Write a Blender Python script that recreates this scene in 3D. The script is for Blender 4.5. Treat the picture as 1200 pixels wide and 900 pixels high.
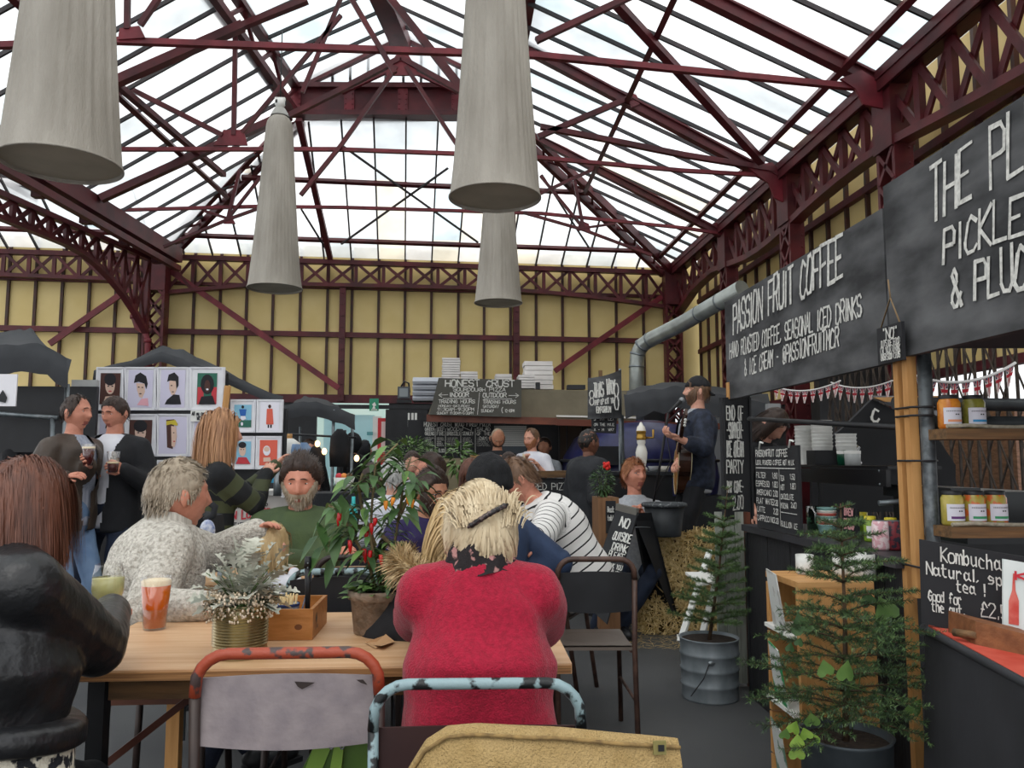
import bpy, bmesh, math, random
from mathutils import Vector, Matrix, noise, Quaternion
for o in list(bpy.data.objects): bpy.data.objects.remove(o, do_unlink=True)
SC = bpy.context.scene
COL = SC.collection
R_ = random.Random(7)
# ---------------- camera ----------------
FPX = 933.0; CAMH = 1.30
YAW = math.atan(60/FPX); PIT = math.atan(90/FPX)
cd = bpy.data.cameras.new('camera'); cd.sensor_width = 36; cd.lens = FPX*36/1200; cd.clip_end = 300; cd.clip_start = .05
cam = bpy.data.objects.new('camera', cd); COL.objects.link(cam)
cam.location = (0, 0, CAMH); cam.rotation_euler = (math.pi/2+PIT, 0, -YAW)
SC.camera = cam
# ---------------- world: overcast white sky ----------------
w = bpy.data.worlds.new('sky'); SC.world = w; w.use_nodes = True
nt = w.node_tree; nt.nodes.clear()
wo = nt.nodes.new('ShaderNodeOutputWorld'); bg = nt.nodes.new('ShaderNodeBackground')
tc = nt.nodes.new('ShaderNodeTexCoord'); nz = nt.nodes.new('ShaderNodeTexNoise'); cr = nt.nodes.new('ShaderNodeValToRGB')
nz.inputs['Scale'].default_value = 2.2; nz.inputs['Detail'].default_value = 5
cr.color_ramp.elements[0].position = .35; cr.color_ramp.elements[0].color = (.86, .90, .94, 1)
cr.color_ramp.elements[1].position = .62; cr.color_ramp.elements[1].color = (1, 1, 1, 1)
nt.links.new(tc.outputs['Generated'], nz.inputs['Vector']); nt.links.new(nz.outputs['Fac'], cr.inputs['Fac'])
nt.links.new(cr.outputs['Color'], bg.inputs['Color']); nt.links.new(bg.outputs[0], wo.inputs['Surface'])
bg.inputs['Strength'].default_value = 1.0
sd = bpy.data.lights.new('veiled_sun', 'SUN'); sd.energy = 1.2; sd.angle = math.radians(60); sd.color = (1, .98, .94)
so = bpy.data.objects.new('veiled_sun', sd); COL.objects.link(so); so.rotation_euler = (math.radians(22), math.radians(-16), 0)
SC.view_settings.view_transform = 'Standard'; SC.view_settings.look = 'None'; SC.view_settings.gamma = 1
SC.view_settings.use_curve_mapping = False; SC.view_settings.exposure = 0.62
# ---------------- pixel to world helpers ----------------
_cy, _sy, _cp, _sp = math.cos(YAW), math.sin(YAW), math.cos(PIT), math.sin(PIT)
_F = Vector((_sy*_cp, _cy*_cp, _sp)); _Rt = Vector((_cy, -_sy, 0)); _U = Vector((-_sy*_sp, -_cy*_sp, _cp))
CAM = Vector((0, 0, CAMH))
def ray(x, y): return _F + (x-600)/FPX*_Rt + (450-y)/FPX*_U
def PZ(x, y, z): r = ray(x, y); return CAM + r*((z-CAMH)/r.z)
def PY(x, y, Y): r = ray(x, y); return CAM + r*(Y/r.y)
def PX(x, y, X): r = ray(x, y); return CAM + r*(X/r.x)
def PP(x, y, p0, n): r = ray(x, y); return CAM + r*((p0-CAM).dot(n)/r.dot(n))
def V(*a): return Vector(a)
# ---------------- mesh builder ----------------
XF = {}      # world matrices of the empties, by object name
class MB:
    def __init__(s): s.v = []; s.f = []; s.m = []; s.sm = []
    def add(s, vs, fs, mi=0, sm=False):
        b = len(s.v); s.v += [Vector(v) for v in vs]
        for f in fs: s.f.append([i+b for i in f]); s.m.append(mi); s.sm.append(sm)
        return b
    def box(s, c, d, rot=None, mi=0):
        x, y, z = d[0]/2, d[1]/2, d[2]/2
        vs = [V(a, b, e) for a in (-x, x) for b in (-y, y) for e in (-z, z)]
        if rot is not None: vs = [rot @ v for v in vs]
        s.add([v+Vector(c) for v in vs], [(0,1,3,2),(4,6,7,5),(0,4,5,1),(2,3,7,6),(0,2,6,4),(1,5,7,3)], mi); return s
    def beam(s, p, q, w, d=None, up=(0,0,1), mi=0):
        p, q = Vector(p), Vector(q); d = w if d is None else d
        a = (q-p)
        if a.length < 1e-6: return s
        a.normalize(); u = Vector(up)
        if abs(a.dot(u)) > .98: u = V(0,1,0)
        r = a.cross(u).normalized(); u = r.cross(a).normalized()
        vs = [P+r*x*w/2+u*y*d/2 for P in (p, q) for x, y in ((-1,-1),(1,-1),(1,1),(-1,1))]
        s.add(vs, [(3,2,1,0),(4,5,6,7),(0,1,5,4),(1,2,6,5),(2,3,7,6),(3,0,4,7)], mi); return s
    def poly(s, pts, n, t, mi=0):          # planar polygon extruded by t along n
        pts = [Vector(p) for p in pts]; n = Vector(n).normalized()*t; k = len(pts)
        s.add(pts+[p+n for p in pts], [tuple(range(k))[::-1], tuple(range(k, 2*k))]+[(i, (i+1)%k, (i+1)%k+k, i+k) for i in range(k)], mi); return s
    def tube(s, pts, r, n=10, mi=0, sm=True, cap=True, flat=1.0, up=None, closed=False):
        pts = [Vector(p) for p in pts]; k = len(pts)
        rs = r if isinstance(r, (list, tuple)) else [r]*k
        t0 = (pts[1]-pts[0]).normalized(); u = Vector(up) if up else (V(0,0,1) if abs(t0.z) < .9 else V(1,0,0))
        u = (u-t0*u.dot(t0)).normalized(); vs = []
        for i in range(k):
            if closed: t = (pts[(i+1)%k]-pts[i-1])
            else: t = (pts[min(i+1, k-1)]-pts[max(i-1, 0)])
            if t.length < 1e-9: t = t0
            t.normalize(); u = (u-t*u.dot(t)); u = u.normalized() if u.length > 1e-6 else t.orthogonal().normalized()
            b = t.cross(u)
            for j in range(n):
                a = 2*math.pi*j/n; vs.append(pts[i]+(u*math.cos(a)*flat+b*math.sin(a))*rs[i])
        fs = [(i*n+j, i*n+(j+1)%n, (i+1)*n+(j+1)%n, (i+1)*n+j) for i in range(k-1) for j in range(n)]
        if closed: fs += [((k-1)*n+j, (k-1)*n+(j+1)%n, (j+1)%n, j) for j in range(n)]
        b = s.add(vs, fs, mi, sm)
        if cap and not closed:
            s.f.append([b+j for j in range(n)][::-1]); s.m.append(mi); s.sm.append(False)
            s.f.append([b+(k-1)*n+j for j in range(n)]); s.m.append(mi); s.sm.append(False)
        return s
    def lathe(s, prof, c=(0,0,0), n=24, mi=0, sm=True, wob=None):
        vs = []; k = len(prof); c = Vector(c)
        for i, (r, z) in enumerate(prof):
            for j in range(n):
                a = 2*math.pi*j/n; rr = r*(wob(a, z) if wob else 1)
                vs.append(c+V(rr*math.cos(a), rr*math.sin(a), z))
        s.add(vs, [(i*n+j, i*n+(j+1)%n, (i+1)*n+(j+1)%n, (i+1)*n+j) for i in range(k-1) for j in range(n)], mi, sm)
        return s
    def disc(s, c, r, n=24, mi=0, nrm=(0,0,1)):
        c = Vector(c); q = V(0,0,1).rotation_difference(Vector(nrm))
        s.add([c]+[c+q@V(r*math.cos(2*math.pi*j/n), r*math.sin(2*math.pi*j/n), 0) for j in range(n)], [(0, 1+j, 1+(j+1)%n) for j in range(n)], mi); return s
    def ell(s, c, r, n=14, m=9, rot=None, mi=0):
        c = Vector(c); vs = []
        for i in range(m+1):
            ph = math.pi*i/m
            for j in range(n):
                a = 2*math.pi*j/n; p = V(r[0]*math.sin(ph)*math.cos(a), r[1]*math.sin(ph)*math.sin(a), r[2]*math.cos(ph))
                if rot is not None: p = rot @ p
                vs.append(c+p)
        s.add(vs, [((i+1)*n+j, (i+1)*n+(j+1)%n, i*n+(j+1)%n, i*n+j) for i in range(m) for j in range(n)], mi, True); return s
    def grid(s, fn, nu, nv, mi=0, sm=True, thick=0):
        vs = [fn(i/nu, j/nv) for j in range(nv+1) for i in range(nu+1)]; W = nu+1
        s.add(vs, [(j*W+i, j*W+i+1, (j+1)*W+i+1, (j+1)*W+i) for j in range(nv) for i in range(nu)], mi, sm); return s
    def mesh(s, name, mats, M=None):
        me = bpy.data.meshes.new(name)
        vs = s.v if M is None else [M @ v for v in s.v]
        me.from_pydata([tuple(v) for v in vs], [], s.f)
        for m in (mats if isinstance(mats, (list, tuple)) else [mats]): me.materials.append(m)
        me.polygons.foreach_set('material_index', s.m); me.polygons.foreach_set('use_smooth', s.sm); me.update()
        return me
    def build(s, name, mats, parent=None, local=False):
        """world coordinates unless local; a top-level mesh gets its origin at the foot of its box"""
        if parent is not None:
            M = None if local else XF[parent.name].inverted()
            o = bpy.data.objects.new(name, s.mesh(name, mats, M)); COL.objects.link(o); o.parent = parent
            XF[o.name] = XF.get(parent.name, Matrix()).copy(); return o
        if not s.v: return None
        lo = V(*[min(v[i] for v in s.v) for i in range(3)]); hi = V(*[max(v[i] for v in s.v) for i in range(3)])
        c = V((lo.x+hi.x)/2, (lo.y+hi.y)/2, lo.z)
        o = bpy.data.objects.new(name, s.mesh(name, mats, Matrix.Translation(-c))); o.location = c; COL.objects.link(o)
        XF[o.name] = Matrix.Translation(c); return o
def thing(name, label, cat, loc=(0,0,0), rz=0, group=None):
    o = bpy.data.objects.new(name, None); COL.objects.link(o); o.location = loc; o.rotation_euler = (0, 0, rz); o.empty_display_size = .1
    XF[o.name] = Matrix.Translation(Vector(loc)) @ Matrix.Rotation(rz, 4, 'Z')
    return tag(o, label, cat, group)
def tag(o, label, cat, group=None):
    o['label'] = label; o['category'] = cat
    if group: o['group'] = group
    return o
def struct(o): o['kind'] = 'structure'; return o
def sroot(name, loc=(0,0,0)):
    o = bpy.data.objects.new(name, None); COL.objects.link(o); o.location = loc; XF[o.name] = Matrix.Translation(Vector(loc)); return struct(o)
def dup(o, loc, rz=0, label=None, parent=None):
    c = o.copy(); COL.objects.link(c)
    if parent: c.parent = parent
    else:
        c.location = loc; c.rotation_euler = (0, 0, rz)
        XF[c.name] = Matrix.Translation(Vector(loc)) @ Matrix.Rotation(rz, 4, 'Z')
        if label: c['label'] = label
    for ch in [x for x in bpy.data.objects if x.parent == o]: dup(ch, None, parent=c)
    return c
# ---------------- materials ----------------
def lin(h):
    if isinstance(h, tuple): return h
    h = h.lstrip('#'); c = [int(h[i:i+2], 16)/255 for i in (0, 2, 4)]
    return tuple((x/12.92 if x <= .04045 else ((x+.055)/1.055)**2.4) for x in c)
_mc = {}
def mat(name, c, c2=None, rough=.6, metal=0, scale=8, bump=0, bscale=None, stretch=None, thr=(.35, .65), spec=.5, coat=0, detail=4, alpha=1, sheen=0, trans=0, ior=1.45, wave=None):
    if name in _mc: return _mc[name]
    m = bpy.data.materials.new(name); m.use_nodes = True; nt = m.node_tree; b = nt.nodes['Principled BSDF']; L = nt.links
    c = lin(c); b.inputs['Base Color'].default_value = (*c, 1); b.inputs['Roughness'].default_value = rough; b.inputs['Metallic'].default_value = metal
    b.inputs['Specular IOR Level'].default_value = spec; b.inputs['Coat Weight'].default_value = coat; b.inputs['Alpha'].default_value = alpha
    b.inputs['Transmission Weight'].default_value = trans; b.inputs['IOR'].default_value = ior
    if sheen: b.inputs['Sheen Weight'].default_value = sheen; b.inputs['Sheen Roughness'].default_value = .4
    if c2 is not None or bump:
        t = nt.nodes.new('ShaderNodeTexCoord'); mp = nt.nodes.new('ShaderNodeMapping'); L.new(t.outputs['Object'], mp.inputs['Vector'])
        if stretch: mp.inputs['Scale'].default_value = stretch
    if c2 is not None:
        n = nt.nodes.new('ShaderNodeTexNoise'); n.inputs['Scale'].default_value = scale; n.inputs['Detail'].default_value = detail
        L.new(mp.outputs[0], n.inputs['Vector']); r = nt.nodes.new('ShaderNodeValToRGB')
        r.color_ramp.elements[0].position = thr[0]; r.color_ramp.elements[1].position = thr[1]
        r.color_ramp.elements[0].color = (*c, 1); r.color_ramp.elements[1].color = (*lin(c2), 1)
        L.new(n.outputs['Fac'], r.inputs['Fac']); L.new(r.outputs['Color'], b.inputs['Base Color'])
    if bump:
        if wave:
            n2 = nt.nodes.new('ShaderNodeTexWave'); n2.inputs['Scale'].default_value = bscale or 40; n2.bands_direction = wave
            n2.inputs['Distortion'].default_value = 1.5; out = n2.outputs['Fac']
        else:
            n2 = nt.nodes.new('ShaderNodeTexNoise'); n2.inputs['Scale'].default_value = bscale or scale*3; n2.inputs['Detail'].default_value = 3; out = n2.outputs['Fac']
        L.new(mp.outputs[0], n2.inputs['Vector']); bp = nt.nodes.new('ShaderNodeBump'); bp.inputs['Strength'].default_value = bump; bp.inputs['Distance'].default_value = .01
        L.new(out, bp.inputs['Height']); L.new(bp.outputs[0], b.inputs['Normal'])
    _mc[name] = m; return m
def frosted(name, c, tr=.5):
    if name in _mc: return _mc[name]
    m = bpy.data.materials.new(name); m.use_nodes = True; nt = m.node_tree; nt.nodes.clear(); L = nt.links
    o = nt.nodes.new('ShaderNodeOutputMaterial'); mx = nt.nodes.new('ShaderNodeMixShader'); a = nt.nodes.new('ShaderNodeBsdfTransparent'); b = nt.nodes.new('ShaderNodeBsdfTranslucent')
    t = nt.nodes.new('ShaderNodeTexCoord'); n = nt.nodes.new('ShaderNodeTexNoise'); n.inputs['Scale'].default_value = 1.3; n.inputs['Detail'].default_value = 6
    r = nt.nodes.new('ShaderNodeValToRGB'); c = lin(c); r.color_ramp.elements[0].position = .3; r.color_ramp.elements[1].position = .6
    r.color_ramp.elements[0].color = (*[x*.8 for x in c], 1); r.color_ramp.elements[1].color = (*c, 1)
    L.new(t.outputs['Object'], n.inputs['Vector']); L.new(n.outputs['Fac'], r.inputs['Fac']); L.new(r.outputs[0], b.inputs['Color']); L.new(r.outputs[0], a.inputs['Color'])
    mx.inputs['Fac'].default_value = 1-tr; L.new(a.outputs[0], mx.inputs[1]); L.new(b.outputs[0], mx.inputs[2]); L.new(mx.outputs[0], o.inputs['Surface'])
    _mc[name] = m; return m
def glassmat(name, tint='#ffffff', dens=.15):       # thin drinking-glass wall: mostly see-through with a gloss
    if name in _mc: return _mc[name]
    m = bpy.data.materials.new(name); m.use_nodes = True; nt = m.node_tree; nt.nodes.clear(); L = nt.links
    o = nt.nodes.new('ShaderNodeOutputMaterial'); mx = nt.nodes.new('ShaderNodeMixShader'); a = nt.nodes.new('ShaderNodeBsdfTransparent'); b = nt.nodes.new('ShaderNodeBsdfGlossy')
    fr = nt.nodes.new('ShaderNodeLayerWeight'); fr.inputs['Blend'].default_value = .22; ad = nt.nodes.new('ShaderNodeMath'); ad.operation = 'MULTIPLY_ADD'; ad.inputs[1].default_value = .6; ad.inputs[2].default_value = dens*.3
    a.inputs['Color'].default_value = (*lin(tint), 1); b.inputs['Roughness'].default_value = .06
    L.new(fr.outputs['Facing'], ad.inputs[0]); L.new(ad.outputs[0], mx.inputs['Fac']); L.new(a.outputs[0], mx.inputs[1]); L.new(b.outputs[0], mx.inputs[2]); L.new(mx.outputs[0], o.inputs['Surface'])
    _mc[name] = m; return m
def stripes(name, ca, cb, period, duty, attr='along', rough=.9, off=0, bump=.3):   # knitted bands that follow the sleeve and body
    m = bpy.data.materials.new(name); m.use_nodes = True; nt = m.node_tree; b = nt.nodes['Principled BSDF']; L = nt.links
    a = nt.nodes.new('ShaderNodeAttribute'); a.attribute_name = attr
    ad = nt.nodes.new('ShaderNodeMath'); ad.operation = 'ADD'; ad.inputs[1].default_value = 10+off; L.new(a.outputs['Fac'], ad.inputs[0])
    dv = nt.nodes.new('ShaderNodeMath'); dv.operation = 'DIVIDE'; dv.inputs[1].default_value = period; L.new(ad.outputs[0], dv.inputs[0])
    fr = nt.nodes.new('ShaderNodeMath'); fr.operation = 'FRACT'; L.new(dv.outputs[0], fr.inputs[0])
    lt = nt.nodes.new('ShaderNodeMath'); lt.operation = 'LESS_THAN'; lt.inputs[1].default_value = duty; L.new(fr.outputs[0], lt.inputs[0])
    mx = nt.nodes.new('ShaderNodeMix'); mx.data_type = 'RGBA'; mx.inputs[6].default_value = (*lin(ca), 1); mx.inputs[7].default_value = (*lin(cb), 1)
    L.new(lt.outputs[0], mx.inputs[0]); L.new(mx.outputs[2], b.inputs['Base Color']); b.inputs['Roughness'].default_value = rough
    n2 = nt.nodes.new('ShaderNodeTexNoise'); n2.inputs['Scale'].default_value = 180; bp = nt.nodes.new('ShaderNodeBump'); bp.inputs['Strength'].default_value = bump; bp.inputs['Distance'].default_value = .004
    L.new(n2.outputs['Fac'], bp.inputs['Height']); L.new(bp.outputs[0], b.inputs['Normal'])
    return m
M_RED = mat('iron_oxblood_paint', '#5c1c22', '#40141a', rough=.5, scale=3, bump=.1, bscale=30)
M_RED2 = mat('iron_bright_red_paint', '#7a2630', '#5a1a22', rough=.45, scale=4)
M_BAR = mat('dark_glazing_bar', '#2b2a2b', '#3a3336', rough=.6, scale=5)
M_YEL = mat('cream_wall_panel', '#dcc68a', '#cfb777', rough=.65, scale=1.5, bump=.05, bscale=6, thr=(.3, .75))
M_MUL = mat('dark_mullion', '#3a2c24', '#4c2a24', rough=.6)
M_BLACK = mat('black_paint', '#16171a', '#202125', rough=.5, scale=6)
M_STEEL = mat('galvanised_steel', '#8d9498', '#6d7478', rough=.42, metal=.75, scale=14, bump=.08, bscale=60)
M_WOOD = mat('pale_pine', '#c99a62', '#b5834c', rough=.55, scale=3, stretch=(1, 12, 12), bump=.15, bscale=10)
M_WOODV = mat('pale_pine_upright', '#c8965c', '#b28048', rough=.6, scale=3, stretch=(12, 12, 1), bump=.15, bscale=10)
M_DWOOD = mat('aged_brown_board', '#7a5a38', '#55402a', rough=.7, scale=4, stretch=(1, 10, 10), bump=.3, bscale=12)
M_CHALKB = mat('chalkboard_black', '#1b1c1f', '#26272b', rough=.75, scale=3, thr=(.3, .75))
M_SLATE = mat('smeared_chalkboard', '#2a2b2d', '#77787a', rough=.85, scale=2.6, stretch=(1, 1, 2.6), thr=(.36, .9), detail=10)
M_CHALK = mat('white_chalk', '#dcdcd6', '#b9b9b4', rough=.9, scale=60)
M_WHITE = mat('white_paint', '#e4e4df', rough=.55)
M_WHITEB = mat('white_card', '#e6e5ea', rough=.7)
M_CANVAS = mat('charcoal_canvas', '#35373b', '#2a2c30', rough=.75, scale=3, bump=.2, bscale=5)
M_SOIL = mat('dark_soil', '#1f1712', '#33271d', rough=.95, scale=60, bump=.8, bscale=90)
# ---------------- chalk lettering: strokes on a 4 x 6 grid, lower case on baseline 2 ----------------
GL = {'A':'00 26 40;12 32','B':'00 06 26 35 34 23 03;23 32 31 20 00','C':'45 26 15 02 01 10 30 41','D':'00 06 26 44 42 20 00','E':'40 00 06 46;03 33','F':'00 06 46;03 33',
'G':'45 26 15 02 11 20 41 43 23','H':'00 06;40 46;03 43','I':'20 26','J':'36 31 20 01','K':'00 06;46 03 40','L':'06 00 40','M':'00 06 23 46 40','N':'00 06 40 46','O':'16 03 01 10 30 43 45 36 16',
'P':'00 06 36 45 43 33 03','Q':'16 03 01 10 30 43 45 36 16;22 40','R':'00 06 36 45 44 33 03;23 40','S':'45 36 16 05 04 13 33 42 41 30 10 01','T':'20 26;06 46','U':'06 01 10 30 41 46','V':'06 20 46',
'W':'06 10 24 30 46','X':'00 46;06 40','Y':'06 23 46;23 20','Z':'06 46 00 40','0':'16 03 01 10 30 43 45 36 16','1':'15 26 20','2':'05 16 36 45 44 00 40','3':'05 16 36 44 23 42 30 10 01',
'4':'30 36 02 42','5':'46 06 03 33 42 30 10 01','6':'46 03 01 10 30 41 32 12 01','7':'06 46 10','8':'13 04 05 16 36 45 44 33 13 02 01 10 30 41 42 33','9':'43 13 05 16 36 45 43 20','&':'40 05 16 25 24 02 01 10 20 42',
'.':'20 21','·':'22 23','-':'13 33','!':'26 22;20 21',',':'21 10','"':'16 15;36 35','@':'32 34 23 12 21 32 41 45 26 05 01 10 30','£':'44 35 26 15 13 01 00 40;03 23',':':'21 22;24 25','(':'36 24 22 30',')':'16 24 22 10','/':'00 46','_':'00 40','|':'20 26','>':'03 43;35 43 31','<':'43 03;15 03 11','~':'03 14 32 43'}
GS = {'a':'35 16 05 03 12 33;36 33 42','b':'08 02;05 26 35 33 22 03','c':'35 16 05 03 12 32','d':'38 32;35 16 05 03 12 33','e':'04 34 35 16 05 03 12 32','f':'37 28 17 12;05 25','g':'35 16 05 04 13 34;36 31 20 00','h':'08 02;05 26 35 32','i':'26 22','k':'08 02;36 04 32',
'l':'28 22','m':'06 02;05 16 25 22;25 36 45 42','n':'06 02;05 26 35 32','o':'16 05 03 12 32 43 45 36 16','p':'06 00;05 26 35 33 22 03','r':'06 02;05 26 35','s':'35 16 05 14 34 33 22 02','t':'18 13 22 32;06 36','u':'06 03 12 33;36 32','w':'06 12 25 32 46','y':'06 13 33;36 32 10','v':'06 22 46'}
def chalk(mb, text, o, rt, up, h, w=None, lw=.1, gap=.35, seed=1, slant=.0, jit=.06, off=None, mi=0):
    """handwriting as flat strokes of paint lying on the board; o = lower left, w = total width to fill"""
    rn = random.Random(seed); rt = Vector(rt).normalized(); up = Vector(up).normalized(); nr = rt.cross(up).normalized()*(.0015 if off is None else off); o = Vector(o)
    adv = sum((.62+gap*.5 if ch == ' ' else (.32 if ch in 'I1.,!|:il"' else .66)+gap*.45) for ch in text)
    cw = (w/adv) if w else h*.72; x = 0.0
    for ch in text:
        a = (.62+gap*.5 if ch == ' ' else (.32 if ch in 'I1.,!|:il"' else .66)+gap*.45)
        low = ch in GS; g = GS.get(ch) or GL.get(ch) or GL.get(ch.upper(), '')
        nar = ch in 'I1.,!|:il"'; hh = h*(1+rn.uniform(-jit, jit)); dy = rn.uniform(-jit, jit)*h*.6; rot = rn.uniform(-jit, jit)
        for st in g.split(';'):
            if not st: continue
            pts = []
            for q in st.split():
                gx, gy = int(q[0])/4, (int(q[1])-2)/6 if low else int(q[1])/6
                gx = (gx-.5)*.66+(.16 if nar else .33)
                px = (x+gx+slant*gy*.5+rot*(gy-.5)*.5+rn.uniform(-.02, .02))*cw; py = gy*hh+dy+rn.uniform(-.02, .02)*h
                pts.append(o+rt*px+up*py+nr)
            L2 = lw*h*.5
            for i in range(len(pts)-1):
                a0, b0 = pts[i], pts[i+1]; d = b0-a0
                if d.length < 1e-6: continue
                d.normalize(); s = d.cross(nr).normalized()*L2*rn.uniform(.75, 1.15); e = d*L2*.6; nr2 = nr.normalized()*8e-5*(len(mb.f) % 40); a0 = a0+nr2; b0 = b0+nr2
                mb.add([a0-s-e, a0+s-e, b0+s*.85+e, b0-s*.85+e], [(0, 1, 2, 3)], mi)
        x += a
    return mb
# ================= people =================
SKIN = {'fair': mat('fair_skin', '#c98f78', '#d9a48e', rough=.5, scale=25, bump=.05, bscale=200), 'pink': mat('ruddy_skin', '#c07e66', '#d08f78', rough=.5, scale=25, bump=.05, bscale=200),
        'tan': mat('tan_skin', '#a06e54', '#b57f62', rough=.5, scale=25, bump=.05, bscale=200), 'brown': mat('brown_skin', '#6e4736', '#7f5542', rough=.5, scale=25)}
M_LIP = mat('lips', '#9c5a50', rough=.4); M_EYEW = mat('eye_white', '#cfc8c0', rough=.3); M_IRIS = mat('dark_iris', '#2a1d16', rough=.2)
def hairmat(name, c, c2): return mat(name, c, c2, rough=.48, scale=9, stretch=(6, 6, .7), thr=(.3, .7), bump=.15, bscale=30)
HAIR = {'darkbrown': hairmat('dark_brown_hair', '#2a1c16', '#3d2b21'), 'auburn': hairmat('auburn_brown_hair', '#4a2a1e', '#6e4230'), 'black': hairmat('black_hair', '#141211', '#26201d'),
        'grey': hairmat('short_grey_hair', '#8a7b68', '#a89a86'), 'blonde': hairmat('blonde_hair', '#a98a5c', '#cdb385'), 'strawberry': hairmat('strawberry_blonde_hair', '#94694a', '#b98a62'),
        'paleblonde': hairmat('pale_blonde_hair', '#b09a78', '#dccbaa'), 'ginger': hairmat('ginger_hair', '#8a5534', '#a8704a'), 'silver': hairmat('silver_hair', '#9a9a98', '#c4c4c0'), 'midbrown': hairmat('mid_brown_hair', '#5a4231', '#7a5c44')}
def _g(x, s): return math.exp(-(x/s)**2)
def head_pt(d, s, wide=1.0):
    """point of the head for unit direction d (face looks along +y)"""
    x, y, z = .077*d.x*wide, .098*d.y, .119*d.z
    if d.z < 0:
        f = (-d.z)**1.4; x *= 1-.36*f
        if d.y < 0: y *= 1-.50*f
        else: y += .012*f*(1-abs(d.x))
    else:
        if d.y < 0: y *= 1.04
        x *= 1+.03*d.z
    if d.y > 0:
        k = min(1, d.y*1.6)
        y -= .006*k*_g(x, .05)
        n = 0
        if -.052 < z < .04: n = (.04-z)/.068 if z > -.028 else max(0, 1-(-.028-z)/.018); n = max(0, n)**1.2
        y += .027*_g(x, .0105+.004*n)*n*k
        y -= .012*_g(abs(x)-.032, .014)*_g(z-.010, .011)*k
        y += .006*_g(z-.031, .008)*_g(x, .052)*k
        y += .007*_g(x, .021)*(_g(z+.058, .006)+_g(z+.071, .0065))*k
        y -= .005*_g(z+.0645, .003)*_g(x, .023)*k
        y += .005*_g(abs(x)-.047, .02)*_g(z+.02, .026)*k
        y += .009*_g(x, .02)*_g(z+.102, .014)*k
        y -= .004*_g(x, .02)*_g(z+.086, .006)*k
    return V(x, y, z)*s
def hairline(d, style):
    az = math.atan2(abs(d.x), d.y)
    pts = {'short': [(0, .60), (.7, .52), (1.05, .22), (1.3, .0), (1.5, -.18), (1.65, .05), (1.9, .0), (2.2, -.35), (3.2, -.52)],
           'recede': [(0, .74), (.5, .92), (.8, .62), (1.15, .25), (1.35, -.05), (1.5, -.2), (1.65, .05), (1.9, .0), (2.2, -.35), (3.2, -.52)],
           'full': [(0, .58), (.7, .50), (1.1, .15), (1.35, -.3), (1.6, -.5), (3.2, -.62)],
           'bald': [(0, 1.5), (1.2, 1.4), (1.4, .2), (1.6, .1), (1.9, .25), (2.4, .3), (3.2, .3)]}[style]
    for (a, va), (b, vb) in zip(pts[:-1], pts[1:]):
        if az <= b: return va+(vb-va)*(az-a)/(b-a)
    return pts[-1][1]
def hmask(d, style): return d.z-hairline(d, style)
def beardmask(d, full=1.0):
    if d.y < -.1: return -1
    az = math.atan2(abs(d.x), d.y)
    top = -.34 if az < .55 else (-.30+.62*(az-.55)/.8 if az < 1.35 else .3)
    m = top-d.z
    if az > 1.55: m = -1
    # lips stay bare
    if az < .34 and -.64 < d.z < -.46: m = -1
    return m
def sph_dirs(n, m):
    return [[V(math.sin(math.pi*i/m)*math.sin(2*math.pi*j/n), math.sin(math.pi*i/m)*math.cos(2*math.pi*j/n), math.cos(math.pi*i/m)) for j in range(n)] for i in range(m+1)]
def cap_mesh(mb, M, s, maskf, th, wide=1.0, n=44, m=34, ramp=.18, nz=.004, seed=0, mi=0):
    D = sph_dirs(n, m); vs = []; mk = []
    for i in range(m+1):
        for j in range(n):
            d = D[i][j]; q = maskf(d); p = head_pt(d, s, wide); r = max(0, min(1, q/ramp)); t = (-.003 if q <= 0 else th*(r**.6))+nz*r*noise.noise(d*6+V(seed, 0, 0))
            vs.append(M @ (p+d*t*s)); mk.append(q)
    fs = []
    for i in range(m):
        for j in range(n):
            f = ((i+1)*n+j, (i+1)*n+(j+1) % n, i*n+(j+1) % n, i*n+j)
            if sum(mk[k] > 0 for k in f) >= 2: fs.append(f[::-1])
    mb.add(vs, fs, mi, True)
def ribbon(mb, pts, w, rn, ctr, mi=0):
    vs = []; k = len(pts)
    for i, p in enumerate(pts):
        t = (pts[min(i+1, k-1)]-pts[max(0, i-1)]); o = p-ctr
        sd = t.cross(o); sd = sd.normalized() if sd.length > 1e-9 else V(1, 0, 0)
        ww = w*(1-.75*(i/(k-1))**2); vs += [p-sd*ww, p+sd*ww]
    mb.add(vs, [(2*i, 2*i+1, 2*i+3, 2*i+2) for i in range(k-1)], mi, True)
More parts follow.
